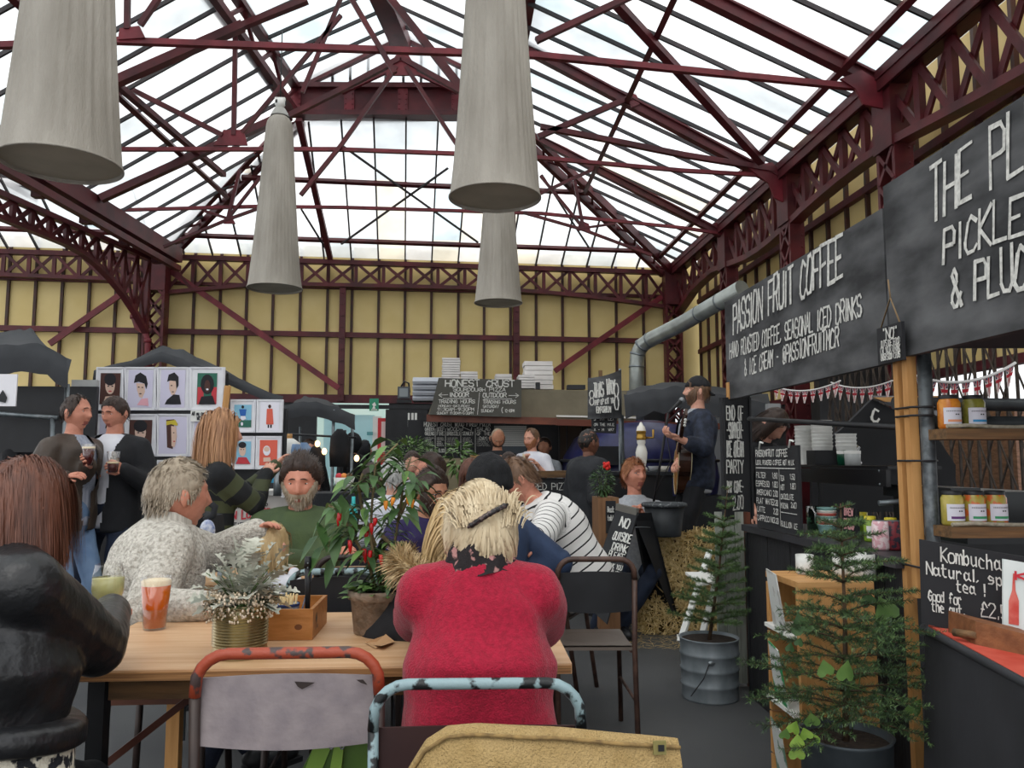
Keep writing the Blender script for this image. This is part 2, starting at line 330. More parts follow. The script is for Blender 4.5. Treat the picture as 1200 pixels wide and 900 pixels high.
def strands(mb, M, s, style, count, kind, length, seed=1, wide=1.0, w=.0022, lift=.01, zend=-.3, maskstyle='short', part=.0, target=None, curl=0.0):
    rn = random.Random(seed); C0 = M @ V(0, 0, 0); made = 0; tries = 0
    while made < count and tries < count*6:
        tries += 1
        z = rn.uniform(-1, 1); a = rn.uniform(0, 2*math.pi); r = math.sqrt(1-z*z); d = V(r*math.sin(a), r*math.cos(a), z)
        if kind == 'beard':
            if beardmask(d) < .02: continue
        elif hmask(d, maskstyle) < .02: continue
        made += 1; p = head_pt(d, s, wide)+d*.004*s
        L = length*rn.uniform(.7, 1.15)*s; n = 4 if length < .06 else 7; st = L/n; lay = lift*rn.uniform(.3, 1.0)
        cl = noise.noise(d*5+V(seed, 3, 0)); pts = [p.copy()]
        if kind == 'short': dr = (V(d.x*.4+cl*.5, .55 if d.z > .5 and d.y > -.2 else -.25, -.2 if d.z > .6 else -.9)).normalized()
        elif kind == 'back': dr = V(d.x*.2, -1, .25*(d.y > 0)-.5*(d.y < -.2)).normalized()
        elif kind == 'side': dr = V(.9, .3, .1 if d.x < .3 else -.8).normalized()
        elif kind == 'beard': dr = V(d.x*.3, .35, -1).normalized()
        elif kind == 'up': dr = (target-d*.09).normalized()
        elif kind == 'tuft': dr = V(d.x*.8+rn.uniform(-.4, .4), rn.uniform(-.3, .5), 1).normalized()
        else: sx = (1 if d.x-part > 0 else -1); dr = V(sx*.9*max(0, 1-abs(d.x)*1.2)+d.x*.3, -.15+d.y*.25, -.5).normalized()
        for i in range(n):
            p = pts[-1]
            if kind in ('short', 'back', 'side'): nd = p.normalized(); q = p+dr*st; 
            elif kind == 'up':
                q = p+(target*s*1.0-p).normalized()*st*1.0+V(0, 0, .1*st)
            elif kind == 'tuft': dr = (dr+V(d.x*.12, -.04, -.28*(i/n)*1.2)).normalized(); q = p+dr*st
            elif kind == 'beard': q = p+(dr+V(rn.uniform(-.3, .3), 0, 0)).normalized()*st
            else:
                dr = (dr*.72+V(cl*.07, curl*(-.5 if i > n*.7 else .1), -.42)+V(rn.uniform(-.05, .05), rn.uniform(-.05, .05), 0)).normalized(); q = p+dr*st
                if q.z < zend*s: q = q+V(0, 0, 0); pts.append(q); break
            # keep outside the skull
            if kind != 'tuft':
                e = V(q.x/(.077*wide), q.y/.1, q.z/.119)/s
                if q.z < -.03*s and kind == 'long': e = V(q.x/(.077*wide), q.y/.1, -.25*s/.119/s)
                le = e.length; lim = 1.0+lay/.09
                if kind == 'beard': lim = .9
                if le < lim and le > 1e-5:
                    f = lim/le
                    if q.z < -.03*s and kind == 'long': q = V(q.x*f, q.y*f, q.z)
                    else: q = q*f
                if kind == 'long' and q.y > .055*s and abs(q.x) < .062*s and q.z < .065*s: q.x = (.066*s)*(1 if q.x-part > 0 else -1); q.y = min(q.y, .075*s)
            pts.append(q)
        ribbon(mb, [M @ q for q in pts], w*s*rn.uniform(.7, 1.3), rn, C0)
def hand(mb, w, dr, palm, s=1.0, curl=.5, thumb=1, spread=.006, mi=0):
    """palm, four unequal bent fingers and a thumb leaving the side of the palm; dr = along the hand, palm = the way the palm faces"""
    dr = dr.normalized(); palm = (palm-dr*palm.dot(dr)); palm = palm.normalized() if palm.length > 1e-4 else dr.orthogonal().normalized()
    sd = dr.cross(palm).normalized()*thumb
    k = s
    rot = Matrix((sd, dr, palm)).transposed()
    mb.ell(w+dr*.045*k, (.040*k, .055*k, .017*k), 12, 8, rot, mi)
    mb.tube([w-dr*.03*k, w+dr*.03*k], [.027*k, .025*k], 8, mi)
    for f, (x, L) in enumerate(((.030, .070), (.011, .080), (-.009, .075), (-.028, .058))):
        p = w+dr*.082*k+sd*x*k; a = .15+curl*.5; pts = [p-dr*.012*k]
        for i, fr in enumerate((.45, .30, .25)):
            d = dr*math.cos(a)+palm*math.sin(a)+sd*(x*2.2*spread/.006*.3); pts.append(pts[-1]+d.normalized()*L*fr*k*(1.12 if i == 0 else 1)); a += curl*.95
        mb.tube(pts, [.0098*k, .0092*k, .0085*k, .0068*k], 7, mi)
    p = w+dr*.022*k+sd*.030*k; a = palm*(.35+.4*curl)
    pts = [p, p+(sd*.75+dr*.8+a*.4).normalized()*.038*k]; pts.append(pts[-1]+(sd*.25*(1-curl)+dr+a).normalized()*.032*k); pts.append(pts[-1]+(dr-sd*.3*curl+a*1.2).normalized()*.024*k)
    mb.tube(pts, [.013*k, .0115*k, .010*k, .0078*k], 7, mi)
def ik(a, t, l1, l2, pole):
    d = t-a; L = d.length; L = max(.06, min(L, l1+l2-.004)); dn = d.normalized(); t = a+dn*L
    c = (l1*l1+L*L-l2*l2)/(2*L); h = math.sqrt(max(0, l1*l1-c*c)); pl = (pole-dn*pole.dot(dn)); pl = pl.normalized() if pl.length > 1e-5 else dn.orthogonal().normalized()
    return a+dn*c+pl*h, t
def bake(mb, vox, smooth=5):
    me = mb.mesh('tmp', M_BLACK); o = bpy.data.objects.new('tmp', me); COL.objects.link(o)
    r = o.modifiers.new('r', 'REMESH'); r.mode = 'VOXEL'; r.voxel_size = vox
    if smooth: q = o.modifiers.new('s', 'SMOOTH'); q.iterations = smooth; q.factor = .5
    dg = bpy.context.evaluated_depsgraph_get(); ev = o.evaluated_get(dg); m2 = ev.to_mesh()
    vs = [v.co.copy() for v in m2.vertices]; fs = [tuple(p.vertices) for p in m2.polygons]
    ev.to_mesh_clear(); bpy.data.objects.remove(o, do_unlink=True); bpy.data.meshes.remove(me)
    return vs, fs
def loft(mb, rings, n=22, mi=0):
    """rings = (centre, x axis, y axis, half width, half depth)"""
    vs = []
    for c, ax, ay, a, b in rings:
        for j in range(n):
            t = 2*math.pi*j/n; cx, sx = math.cos(t), math.sin(t)
            vs.append(c+ax*a*math.copysign(abs(cx)**.85, cx)+ay*b*math.copysign(abs(sx)**.9, sx))
    k = len(rings); fs = [(i*n+j, i*n+(j+1) % n, (i+1)*n+(j+1) % n, (i+1)*n+j) for i in range(k-1) for j in range(n)]
    mb.add(vs, fs+[tuple(range(n))[::-1], tuple(range((k-1)*n, k*n))], mi, True)
_pc = [0]
def person(label, head, heading, Yd=None, sit=.45, lean=0, side=0, hs=1.0, build=1.0, female=False, skin='fair', hair=('darkbrown', 'short'), hlen=.03, hcount=500, look=0, nod=0, roll=0,
           top=None, topoff=.018, hem=-.05, sleeve=1.0, trousers=None, shoes=None, lh=None, rh=None, lf=None, rf=None, curl=(.5, .5), palms=(None, None), poles=(None, None), beard=None, lod=1, group=None, twist=0,
           collar=None, neckline=.86, bust=0, zend=-.3, hlift=.012, hatm=None, eyes=True, wrinkle=.006, bodyonly=False, inner=None, vgap=.0, cat='person', bag=1.0, part=0, feet=True, name='person', hth=.010, maskst=None, torsolen=None, hw=.003, nk=.77, arm=1.0):
    """head = (x pixel, y pixel, depth); heading clockwise from looking away; sit = seat height or None when standing on floor height zero, or ('stand', z)"""
    _pc[0] += 1; sd = _pc[0]; hp = PY(*head)
    a = math.radians(heading); ln = math.radians(lean); sl = math.radians(side)
    Rz = Matrix.Rotation(-a, 3, 'Z'); ground = 0.0
    if isinstance(sit, tuple): ground = sit[1]; standing = True
    else: standing = sit is None
    up = V(math.sin(sl), math.sin(ln), math.cos(ln)*math.cos(sl)).normalized()
    if standing:
        # T solves: pelvis height = T*(.91/.72)
        T = (hp.z-ground)/(up.z+1.27); pz = ground+1.27*T
    else: pz = sit+.10; T = (hp.z-pz)/up.z
    if torsolen: T = torsolen; pz = hp.z-up.z*T
    s = T/.72; s = max(.45, min(1.12, s)); bw = s*build*(.92 if female else 1.0)
    rt = hp-Rz@(up*T); root = V(rt.x, rt.y, ground if standing else 0)
    r = thing(name, label, cat, tuple(root), -a, group)
    P = V(0, 0, pz-root.z); Nn = P+up*T*nk+V(0, -.012*s-(nk-.77)*.25*s, 0); Hd = P+up*T; Cc = P+up*T*.5+V(0, -.03*s if lean > 5 else .0, 0)
    tw = math.radians(twist); ax = V(math.cos(tw), math.sin(tw), 0); ax = (ax-up*ax.dot(up)).normalized(); fw = up.cross(ax).normalized()
    sw = (.150 if female else .172)*s*(.45+.55*build)
    S = [Nn+up*-.085*s+ax*sw*sg for sg in (-1, 1)]; Hj = [P+V(.092*bw*sg, 0, 0) for sg in (-1, 1)]
    ua, fa = .285*s*arm, .255*s*arm; th, sh = .44*s, .43*s
    W = []; E = []
    for i, (sg, t) in enumerate(((-1, lh), (1, rh))):
        if t is None: t = (S[i]+V(sg*.06, .10, -.50*s)) if standing else (P+V(sg*.16, .33, .10))
        else:
            t = Vector(t)
            if t.z > 50: t.z -= 100; t = Vector(t)       # already local
            else: t = XF[r.name].inverted() @ t
        pole = Vector(poles[i]) if poles[i] else V(sg*.45, -.5, -1)
        e, t2 = ik(S[i], t, ua, fa, pole); E.append(e); W.append(t2)
    F = []; K = []
    for i, (sg, t) in enumerate(((-1, lf), (1, rf))):
        if t is None: t = V(sg*.11*bw, 0, .08*s) if standing else V(sg*.15, th*.95+(.05 if i else -.03), .08)
        else: t = XF[r.name].inverted() @ Vector(t)
        k, t2 = ik(Hj[i], t, th, sh, V(sg*.15, 1, .9)); F.append(t2); K.append(k)
    Ms = Matrix.Identity(4)
    def spine(t):     # t 0 pelvis .. 1 head
        if t < .5: c = P.lerp(Cc, t/.5)
        elif t < .77: c = Cc.lerp(Nn, (t-.5)/.27)
        else: c = Nn.lerp(Hd, (t-.77)/.23)
        return c
    prof = [(-.17, .105, .085), (-.08, .155, .115), (.05, .165, .12), (.2, .150, .112), (.34, .143, .11), (.48, .158, .122), (.58, .168, .124), (.66, .155, .112), (.72, .115, .090), (.77, .072, .066), (.80, .060, .060)]
    if female: prof = [(-.17, .11, .09), (-.08, .165, .12), (.05, .17, .122), (.2, .142, .108), (.34, .128, .10), (.48, .145, .122), (.58, .148, .118), (.66, .136, .104), (.72, .098, .08), (.77, .062, .058), (.80, .052, .052)]
    if build > 1.12: prof = [(t, w_*(1.06 if t < .5 else 1), d*(1.18 if .0 < t < .5 else 1.05)) for t, w_, d in prof]
    def torso(mb, off, t0=-.17, t1=1.0, bagf=1.0):
        rings = []
        ts = [q for q in prof if q[0] >= t0 and q[0] <= t1]
        if ts[0][0] > t0+.01: 
            w0, d0 = ts[0][1:]; ts = [(t0, w0, d0)]+ts
        for t, w_, d in ts:
            c = spine(max(t, 0))+(up*t*T if t < 0 else V(0, 0, 0)); e = off*(bagf if t < .5 else 1)
            rings.append((c, ax, fw, w_*bw+e, d*bw+e))
        loft(mb, rings)
    def limb(mb, pts, rs, n=10):
        # resample for smooth joints
        P2, R2 = [], []
        for i in range(len(pts)-1):
            for k in range(5): t = k/5; P2.append(pts[i].lerp(pts[i+1], t)); R2.append(rs[i]+(rs[i+1]-rs[i])*t)
        P2.append(pts[-1]); R2.append(rs[-1]); mb.tube(P2, R2, n)
        for p, q in zip(pts, rs): mb.ell(p, (q, q, q), 10, 7)
    # ---- body: one continuous skin surface with head and hands ----
    vox = {0: .010, 1: .014, 2: .02}[lod]
    b = MB(); torso(b, -.006); b.tube([Nn-up*.05*s, Nn.lerp(Hd, .5), Hd-up*.02*s], [.058*bw, .053*(bw+s)/2, .05*s], 12)
    for i in (0, 1):
        limb(b, [S[i], E[i], W[i]], [.046*bw, .038*bw, .026*s]); b.tube([Nn-up*.045, S[i]+up*.01], [.045*bw, .044*bw], 10)
        limb(b, [Hj[i], K[i], F[i]], [.078*bw, .054*bw, .038*s])
    vs, fs = bake(b, vox, 3)
    B = MB(); B.add(vs, fs, 0, True)
    Hm = Matrix.Translation(Hd) @ Matrix.Rotation(-math.radians(look), 4, 'Z') @ Matrix.Rotation(math.radians(-nod), 4, 'X') @ Matrix.Rotation(math.radians(roll), 4, 'Y')
    hs_ = hs; wide = 1.0
    nn, mm = (56, 44) if lod < 2 else (32, 24)
    D = sph_dirs(nn, mm); hv = [Hm @ head_pt(d, hs_, wide) for row in D for d in row]; hb = len(B.v)
    B.v += hv
    for i in range(mm):
        for j in range(nn):
            f = (i*nn+j, i*nn+(j+1) % nn, (i+1)*nn+(j+1) % nn, (i+1)*nn+j); c = D[i][j]
            q = head_pt(c, 1); lip = abs(q.x) < .021 and -.079 < q.z < -.053 and c.y > .5
            B.f.append([hb+k for k in f]); B.m.append(1 if lip else 0); B.sm.append(True)
    for sg in (-1, 1):
        er = Matrix.Rotation(sg*.35, 3, 'Z'); q = MB(); q.ell((sg*.080*hs_, -.008, -.004), (.008*hs_, .021*hs_, .032*hs_), 10, 8, er); q.ell((sg*.084*hs_, -.004, -.002), (.005*hs_, .012*hs_, .02*hs_), 8, 6, er)
        B.add([Hm @ v for v in q.v], q.f, 0, True)
    for i, sg in ((0, -1), (1, 1)):
        dr = (W[i]-E[i]).normalized(); pal = Vector(palms[i]) if palms[i] else V(-sg*.4, 0, -1)
        hh = MB(); hand(hh, W[i]+dr*.005, dr, pal, .98*s if not female else .9*s, curl[i], thumb=-sg if True else sg)
        B.add(hh.v, hh.f, 0, True)
    B.build('body', [SKIN[skin], M_LIP], r, local=True)
    hp2 = {'Hd': Hd, 'Hm': Hm, 'W': W, 'E': E, 'S': S, 'P': P, 'N': Nn, 'K': K, 'F': F, 'root': r, 's': s, 'up': up, 'ax': ax, 'fw': fw, 'T': T, 'spine': spine, 'bw': bw, 'hs': hs_}
    if eyes and lod < 2:
        for sg in (-1, 1):
            q = MB(); c = head_pt(V(sg*.42, .90, .085).normalized(), hs_)+V(0, -.006, 0)*hs_
            q.ell(c, (.0125*hs_, .010*hs_, .0070*hs_), 12, 8); q.ell(c+V(0, .0065, -.0008)*hs_, (.0048*hs_, .0042*hs_, .0048*hs_), 8, 6, mi=1)
            q.ell(c+V(0, .001, .0055)*hs_, (.0145*hs_, .0105*hs_, .0045*hs_), 10, 6, mi=2)
            q.v = [Hm @ v for v in q.v]; q.build('eye', [M_EYEW, M_IRIS, SKIN[skin]], r, local=True)
            q = MB(); bp = [head_pt(V(sg*(.14+.12*k), .93, .26+.03*math.sin(k*.9)).normalized(), hs_)+V(0, .002, 0) for k in range(5)]
            q.tube(bp, [.002, .0038, .0040, .0034, .0015], 6, flat=.8); q.v = [Hm @ v for v in q.v]; q.build('eyebrow', HAIR[hair[0]] if hair[0] in HAIR else HAIR['darkbrown'], r, local=True)
    # ---- hair ----
    if hair[1]:
        ms = maskst or {'short': 'short', 'back': 'short', 'side': 'short', 'long': 'full', 'recede': 'recede', 'bald': 'bald', 'clip': 'full'}[hair[1]]
        q = MB(); cap_mesh(q, Hm, hs_, lambda d: hmask(d, ms), hth if hair[1] != 'bald' else .002, nz=.008 if hair[1] != 'bald' else 0, seed=sd, n=44 if lod < 2 else 28, m=34 if lod < 2 else 20)
        if hair[1] in ('short', 'recede'): strands(q, Hm, hs_, None, hcount, 'short', hlen, sd, lift=hlift, maskstyle=ms)
        elif hair[1] == 'back': strands(q, Hm, hs_, None, hcount, 'back', hlen, sd, lift=hlift, maskstyle=ms)
        elif hair[1] == 'side': strands(q, Hm, hs_, None, hcount, 'side', hlen, sd, lift=hlift, maskstyle=ms)
        elif hair[1] == 'long': strands(q, Hm, hs_, None, hcount, 'long', hlen, sd, lift=hlift, maskstyle=ms, zend=zend, part=part, w=hw)
        elif hair[1] == 'clip':
            strands(q, Hm, hs_, None, int(hcount*.7), 'up', .13, sd, lift=.018, maskstyle=ms, target=V(.0, -.10, .035), w=.003)
        q.build('hair', HAIR[hair[0]], r, local=True)
    if beard:
        q = MB(); cap_mesh(q, Hm, hs_, beardmask, .006*beard[1], ramp=.12, nz=.004, seed=sd+5); strands(q, Hm, hs_, None, int(300*beard[1]), 'beard', .016*beard[1], sd, w=.0018)
        q.build('beard', HAIR[beard[0]], r, local=True)
    # ---- clothes ----
    def cloth(nm, m_, off, t0, sleeve_, legs=False, col=True, wr=wrinkle, vx=None, gap=0, bagf=1.0, t1=.84, sof=None):
        q = MB(); torso(q, off, t0, t1, bagf); so = sof if sof is not None else off
        if sleeve_ > 0:
            for i in (0, 1):
                q.tube([Nn-up*.05, Nn.lerp(S[i], .5)-up*.02, S[i]], [.048*bw+off, .052*bw+off, .052*bw+so], 10)
                if sleeve_ <= .5: p2 = S[i].lerp(E[i], sleeve_*2); limb(q, [S[i], p2], [.056*bw+so, .05*bw+so*1.2])
                else:
                    p2 = E[i].lerp(W[i], (sleeve_-.5)*2); k = (sleeve_-.5)*2
                    limb(q, [S[i], E[i], p2], [.054*bw+so, .046*bw+so, (.046+(.028-.046)*k)*bw+so*.8])
        vs, fs = bake(q, vx or vox, 10 if lod == 0 else 5); v2 = []
        bones = [(S[i], E[i], 0.0, i) for i in (0, 1)]+[(E[i], W[i], (E[i]-S[i]).length, i) for i in (0, 1)]
        al = []
        for v in vs:
            w1 = noise.noise(v*9+V(sd*3.1, 0, 0))*wr*1.2+noise.noise(V(v.x*22, v.y*22, v.z*9)+V(sd, 0, 0))*wr*.6
            # creases around the elbows and waist
            for i in (0, 1):
                de = (v-E[i]).length
                if de < .12: w1 += math.sin(((v-S[i]).length)*150)*wr*.55*(1-de/.12)
            o = v-spine(max(0, min(1, (v-P).dot(up)/T))); o = o.normalized() if o.length > 1e-6 else o
            v2.append(v+o*w1)
        for v in vs:
            best = abs((v-spine(max(0, min(.8, (v-P).dot(up)/T)))).dot(ax)) - .135*bw; val = (v-P).dot(up)
            if best > 0:
                bd = 9
                for a_, b_, l0, i in bones:
                    t = max(0, min(1, (v-a_).dot(b_-a_)/(b_-a_).length_squared)); dd = (v-a_.lerp(b_, t)).length
                    if dd < bd: bd = dd; val2 = T*.72-(l0+t*(b_-a_).length)
                if bd < .1*bw: val = val2
            al.append(val)
        if gap > 0:
            keep = []
            for f in fs:
                c = sum((v2[k] for k in f), V(0, 0, 0))/len(f); l = c-spine(max(0, min(.9, (c-P).dot(up)/T))); h = (c-P).dot(up)/T
                g = gap*(.4+.9*max(0, min(1, (h+.15)/.9)))
                if l.dot(fw) > .02 and abs(l.dot(ax)) < g and h < .95: continue
                keep.append(f)
            fs = keep
        q = MB(); q.add(v2, fs, 0, True); o = q.build(nm, m_, r, local=True)
        at = o.data.attributes.new('along', 'FLOAT', 'POINT'); at.data.foreach_set('value', al); return o
    if trousers:
        q = MB(); torso(q, .010, -.17, .22)
        for i in (0, 1): limb(q, [Hj[i], K[i], F[i]+(F[i]-K[i]).normalized()*-.0], [.088*bw, .066*bw, .052*s])
        vs, fs = bake(q, vox, 3); v2 = [v+V(noise.noise(v*12+V(sd, 0, 0)), noise.noise(v*12+V(0, sd, 9)), 0)*.006 for v in vs]
        q = MB(); q.add(v2, fs, 0, True); q.build('trousers', trousers, r, local=True)
        if feet:
            for i in (0, 1):
                q = MB(); f = F[i]; q.ell(f+V(0, .06, -.035*s)*1.0, (.045, .135, .045), 14, 8); q.ell(f+V(0, -.01, -.01), (.046, .06, .05), 12, 8)
                q.box(f+V(0, .055, -.072*s), (.085, .25, .02)); q.build('shoe', shoes or M_BLACK, r, local=True)
    if inner: cloth('shirt', inner, topoff*.35, hem+.04, sleeve*.98 if sleeve > .6 else sleeve)
    if top: cloth('jacket' if inner else 'top', top, topoff, hem, sleeve, gap=vgap, bagf=bag)
    if collar:
        m_, hgt, rad = collar; q = MB(); vs = []; c0 = Nn-up*.035*s; n = 26
        prf = [(rad*1.18, -.012), (rad*1.0, hgt*.4), (rad*1.0, hgt), (rad*1.10, hgt*1.0), (rad*1.2, hgt*.35), (rad*1.45, -.02)]
        for k, (rr, z) in enumerate(prf):
            for j in range(n):
                t = 2*math.pi*j/n; vs.append(c0+ax*rr*math.cos(t)+fw*rr*.95*math.sin(t)+up*(z-(.03*max(0, math.sin(t)) if z > 0 else .0)))
        q.add(vs, [(i*n+j, i*n+(j+1) % n, (i+1)*n+(j+1) % n, (i+1)*n+j) for i in range(len(prf)-1) for j in range(n)], 0, True); q.build('collar', m_, r, local=True)
    hp2['cloth'] = cloth
    return hp2
M_LEAFD = mat('deep_green_leaf', '#2f4a28', '#486838', rough=.45, scale=12, bump=.1)
M_LEAFM = mat('mid_green_leaf', '#4f7038', '#6d8c4a', rough=.45, scale=12)
M_LEAFL = mat('bright_yellow_green_leaf', '#8aa848', '#6c9038', rough=.45, scale=30)
M_FIR = mat('fir_needles', '#2f4630', '#4a6142', rough=.55, scale=14)
M_FIRL = mat('fresh_fir_needles', '#5a7846', '#6f8c54', rough=.55, scale=14)
M_BARK = mat('brown_bark', '#5a4632', '#3d3024', rough=.9, scale=30, bump=.5)
M_STEMG = mat('green_stem', '#4c5f34', rough=.6)
def leafmesh(q, p, ax_, L, W, rn, mi=0, droop=.25):
    sd = ax_.cross(V(0, 0, 1)); sd = sd.normalized() if sd.length > .05 else V(1, 0, 0); sd = (sd+V(0, 0, rn.uniform(-.5, .5))).normalized(); nr = sd.cross(ax_).normalized()
    pts = []
    for t, w_ in ((0, .06), (.28, .42), (.6, .40), (.85, .18), (1.0, .0)):
        c = p+ax_*L*t-V(0, 0, droop*L*t*t); pts += [c-sd*W*w_+nr*W*w_*.25, c, c+sd*W*w_+nr*W*w_*.25]
    q.add(pts, [(3*i+a, 3*i+a+1, 3*i+a+4, 3*i+a+3) for i in range(4) for a in (0, 1)], mi, True)
def heart(q, c, ax_, sd, R, mi=0):
    pts = [(0, .25), (.25, .48), (.55, .45), (.72, .15), (.60, -.2), (.30, -.6), (0, -1.0), (-.30, -.6), (-.60, -.2), (-.72, .15), (-.55, .45), (-.25, .48)]; nr = sd.cross(ax_).normalized()
    vs = [c]+[c+sd*x*R-ax_*y*R*.9+nr*R*(.18*abs(x)-.10*y*y) for x, y in pts]; q.add(vs, [(0, 1+i, 1+(i+1) % 12) for i in range(12)], mi, True)
def fir(label, base, top, levels, spread, seed, needle=.018, fresh=.2, leafs=(), dens=1.0, droop=.15, low=.12):
    rn = random.Random(seed); r = thing('potted_fir', label, 'tree', tuple(base)); H = (top-base).length; dr = (top-base).normalized()
    q = MB(); q.tube([base, base.lerp(top, .5)+V(.006, 0, 0), top], [.011, .007, .002], 8); q.build('trunk', M_BARK, r)
    def needles(q, p, d, L, k):
        n = int(k*L/.0011*dens); sd0 = d.orthogonal().normalized()
        for i in range(n):
            t = rn.random(); c = p+d*L*t; a = rn.uniform(0, 6.283); o = Quaternion(d, a) @ sd0; nd = (o*.85+d*.65+V(0, 0, .12)).normalized(); ln = needle*rn.uniform(.7, 1.15)*(1-.35*t); w_ = nd.cross(V(rn.random(), rn.random(), rn.random())).normalized()*.0011
            q.add([c-w_, c+w_, c+nd*ln+w_*.3, c+nd*ln-w_*.3], [(0, 1, 2, 3)], 1 if rn.random() < fresh+.35*t else 0)
    for lv in range(levels):
        t = low+(1-low-.03)*lv/(levels-1)+rn.uniform(-.012, .012); c = base.lerp(top, t); nb_ = rn.choice((4, 5, 5, 6)) if t < .9 else 3
        R0 = spread*((1-t)**.75+.12)*rn.uniform(.85, 1.1)
        for b in range(nb_):
            a = 2*math.pi*(b+rn.uniform(-.3, .3))/nb_+lv*1.1; R1 = R0*rn.uniform(.65, 1.15); up0 = .30+.35*t; d = V(math.cos(a), math.sin(a), up0).normalized()
            q = MB(); p = c.copy(); pts = [p.copy()]; sg = 5
            for i in range(sg):
                d = (d+V(rn.uniform(-.08, .08), rn.uniform(-.08, .08), -droop*.5+(.10 if i > 2 else 0))).normalized(); p2 = p+d*R1/sg; needles(q, p, d, R1/sg, 1.15)
                if i >= 1 and R1 > .07:
                    for sgn in (-1, 1):
                        td = (d*.75+d.cross(V(0, 0, 1)).normalized()*sgn*.75+V(0, 0, rn.uniform(-.1, .15))).normalized(); tl = R1*(.42-.06*i)*rn.uniform(.7, 1.2); needles(q, p2, td, tl, 1.0)
                        q.add([p2, p2+V(0, 0, .002), p2+td*tl], [(0, 1, 2)], 2)
                p = p2; pts.append(p.copy())
            q.tube(pts, [.0035, .003, .0025, .002, .0015, .001], 5, mi=2); q.build('branch', [M_FIR, M_FIRL, M_BARK], r)
    return r
M_LEATHER = mat('black_leather', '#131416', '#1d1e21', rough=.36, scale=9, bump=.5, bscale=26, spec=.6)
M_JEANSD = mat('dark_denim', '#1a2233', '#222c40', rough=.85, scale=20, bump=.2, bscale=120)
M_JEANSL = mat('light_blue_denim', '#5f7ba0', '#7d97b8', rough=.85, scale=7, bump=.25, bscale=60)
M_BLKCL = mat('black_cloth', '#15161a', '#1d1e22', rough=.85, scale=12, bump=.2, bscale=80)
M_CREAMK = mat('oatmeal_marl_knit', '#cfcac0', '#9d978c', rough=.95, scale=70, bump=.9, bscale=120, thr=(.4, .7), detail=2)
M_REDK = mat('raspberry_knit', '#a31433', '#8c0f2a', rough=.95, scale=90, bump=.5, bscale=240, sheen=.15)
M_GREEN = mat('olive_green_sweatshirt', '#4f5f3c', '#46553a', rough=.9, scale=10, bump=.3, bscale=60)
M_PURPLE = mat('purple_tshirt', '#2c2350', '#251d45', rough=.85, scale=10, bump=.2, bscale=50)
M_NAVY = mat('navy_jacket', '#26344e', '#2f3f5c', rough=.8, scale=10, bump=.2, bscale=50)
M_BRNL = mat('worn_brown_leather', '#3a3029', '#4a3e35', rough=.5, scale=8, bump=.4, bscale=24)
M_WSHIRT = mat('white_shirt_cloth', '#dcdde4', '#cfd0da', rough=.8, scale=10, bump=.15, bscale=40)
M_GREYT = mat('grey_marl_tshirt', '#a9adb2', '#999da3', rough=.9, scale=40)
M_DGREY = mat('dark_charcoal_hoodie', '#202226', '#292b2f', rough=.85, scale=9, bump=.3, bscale=40)
M_APRON = mat('dark_apron', '#2a2c33', rough=.85)
M_STR1 = stripes('olive_and_black_knit', '#15171a', '#43482f', .125, .5, off=.03)
M_STR2 = stripes('white_with_thin_black_stripes', '#e2e0dd', '#1a1a1e', .052, .16)
def check_mat():
    m = mat('blue_check_shirt', '#191e2a', '#2c3446', rough=.85, scale=20, bump=.2, bscale=50); return m
# ================= the hall =================
EZ = 5.2
BL = PZ(187, 301, EZ); BR = PZ(787, 320, EZ); ub = (BR-BL).normalized(); nb = V(ub.y, -ub.x, 0)   # nb points to the camera side
if nb.y > 0: nb = -nb
def BP(x, y, off=0): return PP(x, y, BL+nb*off, nb)
XR = 4.45; YA, YB, YC = 7.72, 10.3, 12.85
ZT = 6.95
HL = PZ(347, 135, ZT); HR = PZ(597, 136, ZT)
GLB = PZ(190, 287, EZ); GLF = PZ(0, 170, EZ); ul = (GLB-GLF).normalized()
GLN = GLF-ul*14; GLE = GLB+ul*.4
# floor
def floor_fn(u, v): return V(-16+u*34, -6+v*32, 0)
fl = MB(); fl.grid(floor_fn, 2, 2, sm=False)
m = mat('tarmac_floor', '#4a4b4c', '#3a3b3d', rough=.72, scale=1.2, bump=.35, bscale=220, thr=(.3, .7), detail=8)
struct(fl.build('floor', m))
# wet-looking stains and straw scraps come later
# ---- back wall ----
wb = sroot('wall_back', tuple(BL*1 - V(0, 0, EZ)))
mul = [-24, 7.3, 39.3, 70.7, 102.7, 134, 164, 194, 226, 257, 288, 319, 351, 383, 411.7, 443, 474, 505, 536.7, 567, 598, 628, 659, 690, 722, 754, 786]
mul = [-118, -87, -55] + mul
WO = -.22
ms = [BP(x, 400, WO) for x in mul]
ms[-1] = ms[-2] + (ms[-2]-ms[-3])*1.25
def zat(y, x, off=WO): return BP(x, y, off).z
zg = zat(393, 400); zb = zat(468, 430); zrail = [zb, zg, zat(338, 400), 5.6]
for i in range(len(ms)-1):
    a, b = ms[i].copy(), ms[i+1].copy()
    for k in range(3):
        z0, z1 = zrail[k]+.02, zrail[k+1]-.02
        p = MB(); d = (b-a); c = (a+b)/2; c.z = (z0+z1)/2
        ang = math.atan2(d.y, d.x)
        p.box(c, (d.length-.03, .02, z1-z0), Matrix.Rotation(ang, 3, 'Z')); p.build('panel', M_YEL, wb)
for p_ in ms:
    q = MB(); q.beam(V(p_.x, p_.y, zb)+nb*.03, V(p_.x, p_.y, 5.5)+nb*.03, .05, .06, up=nb); q.build('mullion', M_MUL, wb)
for z, t in ((zb, .16), (zg, .1), (zrail[2], .06)):
    q = MB(); a = ms[0].copy(); b = ms[-1].copy(); a.z = b.z = z; q.beam(a+nb*.06, b+nb*.06, .1, t); q.build('rail', M_RED, wb)
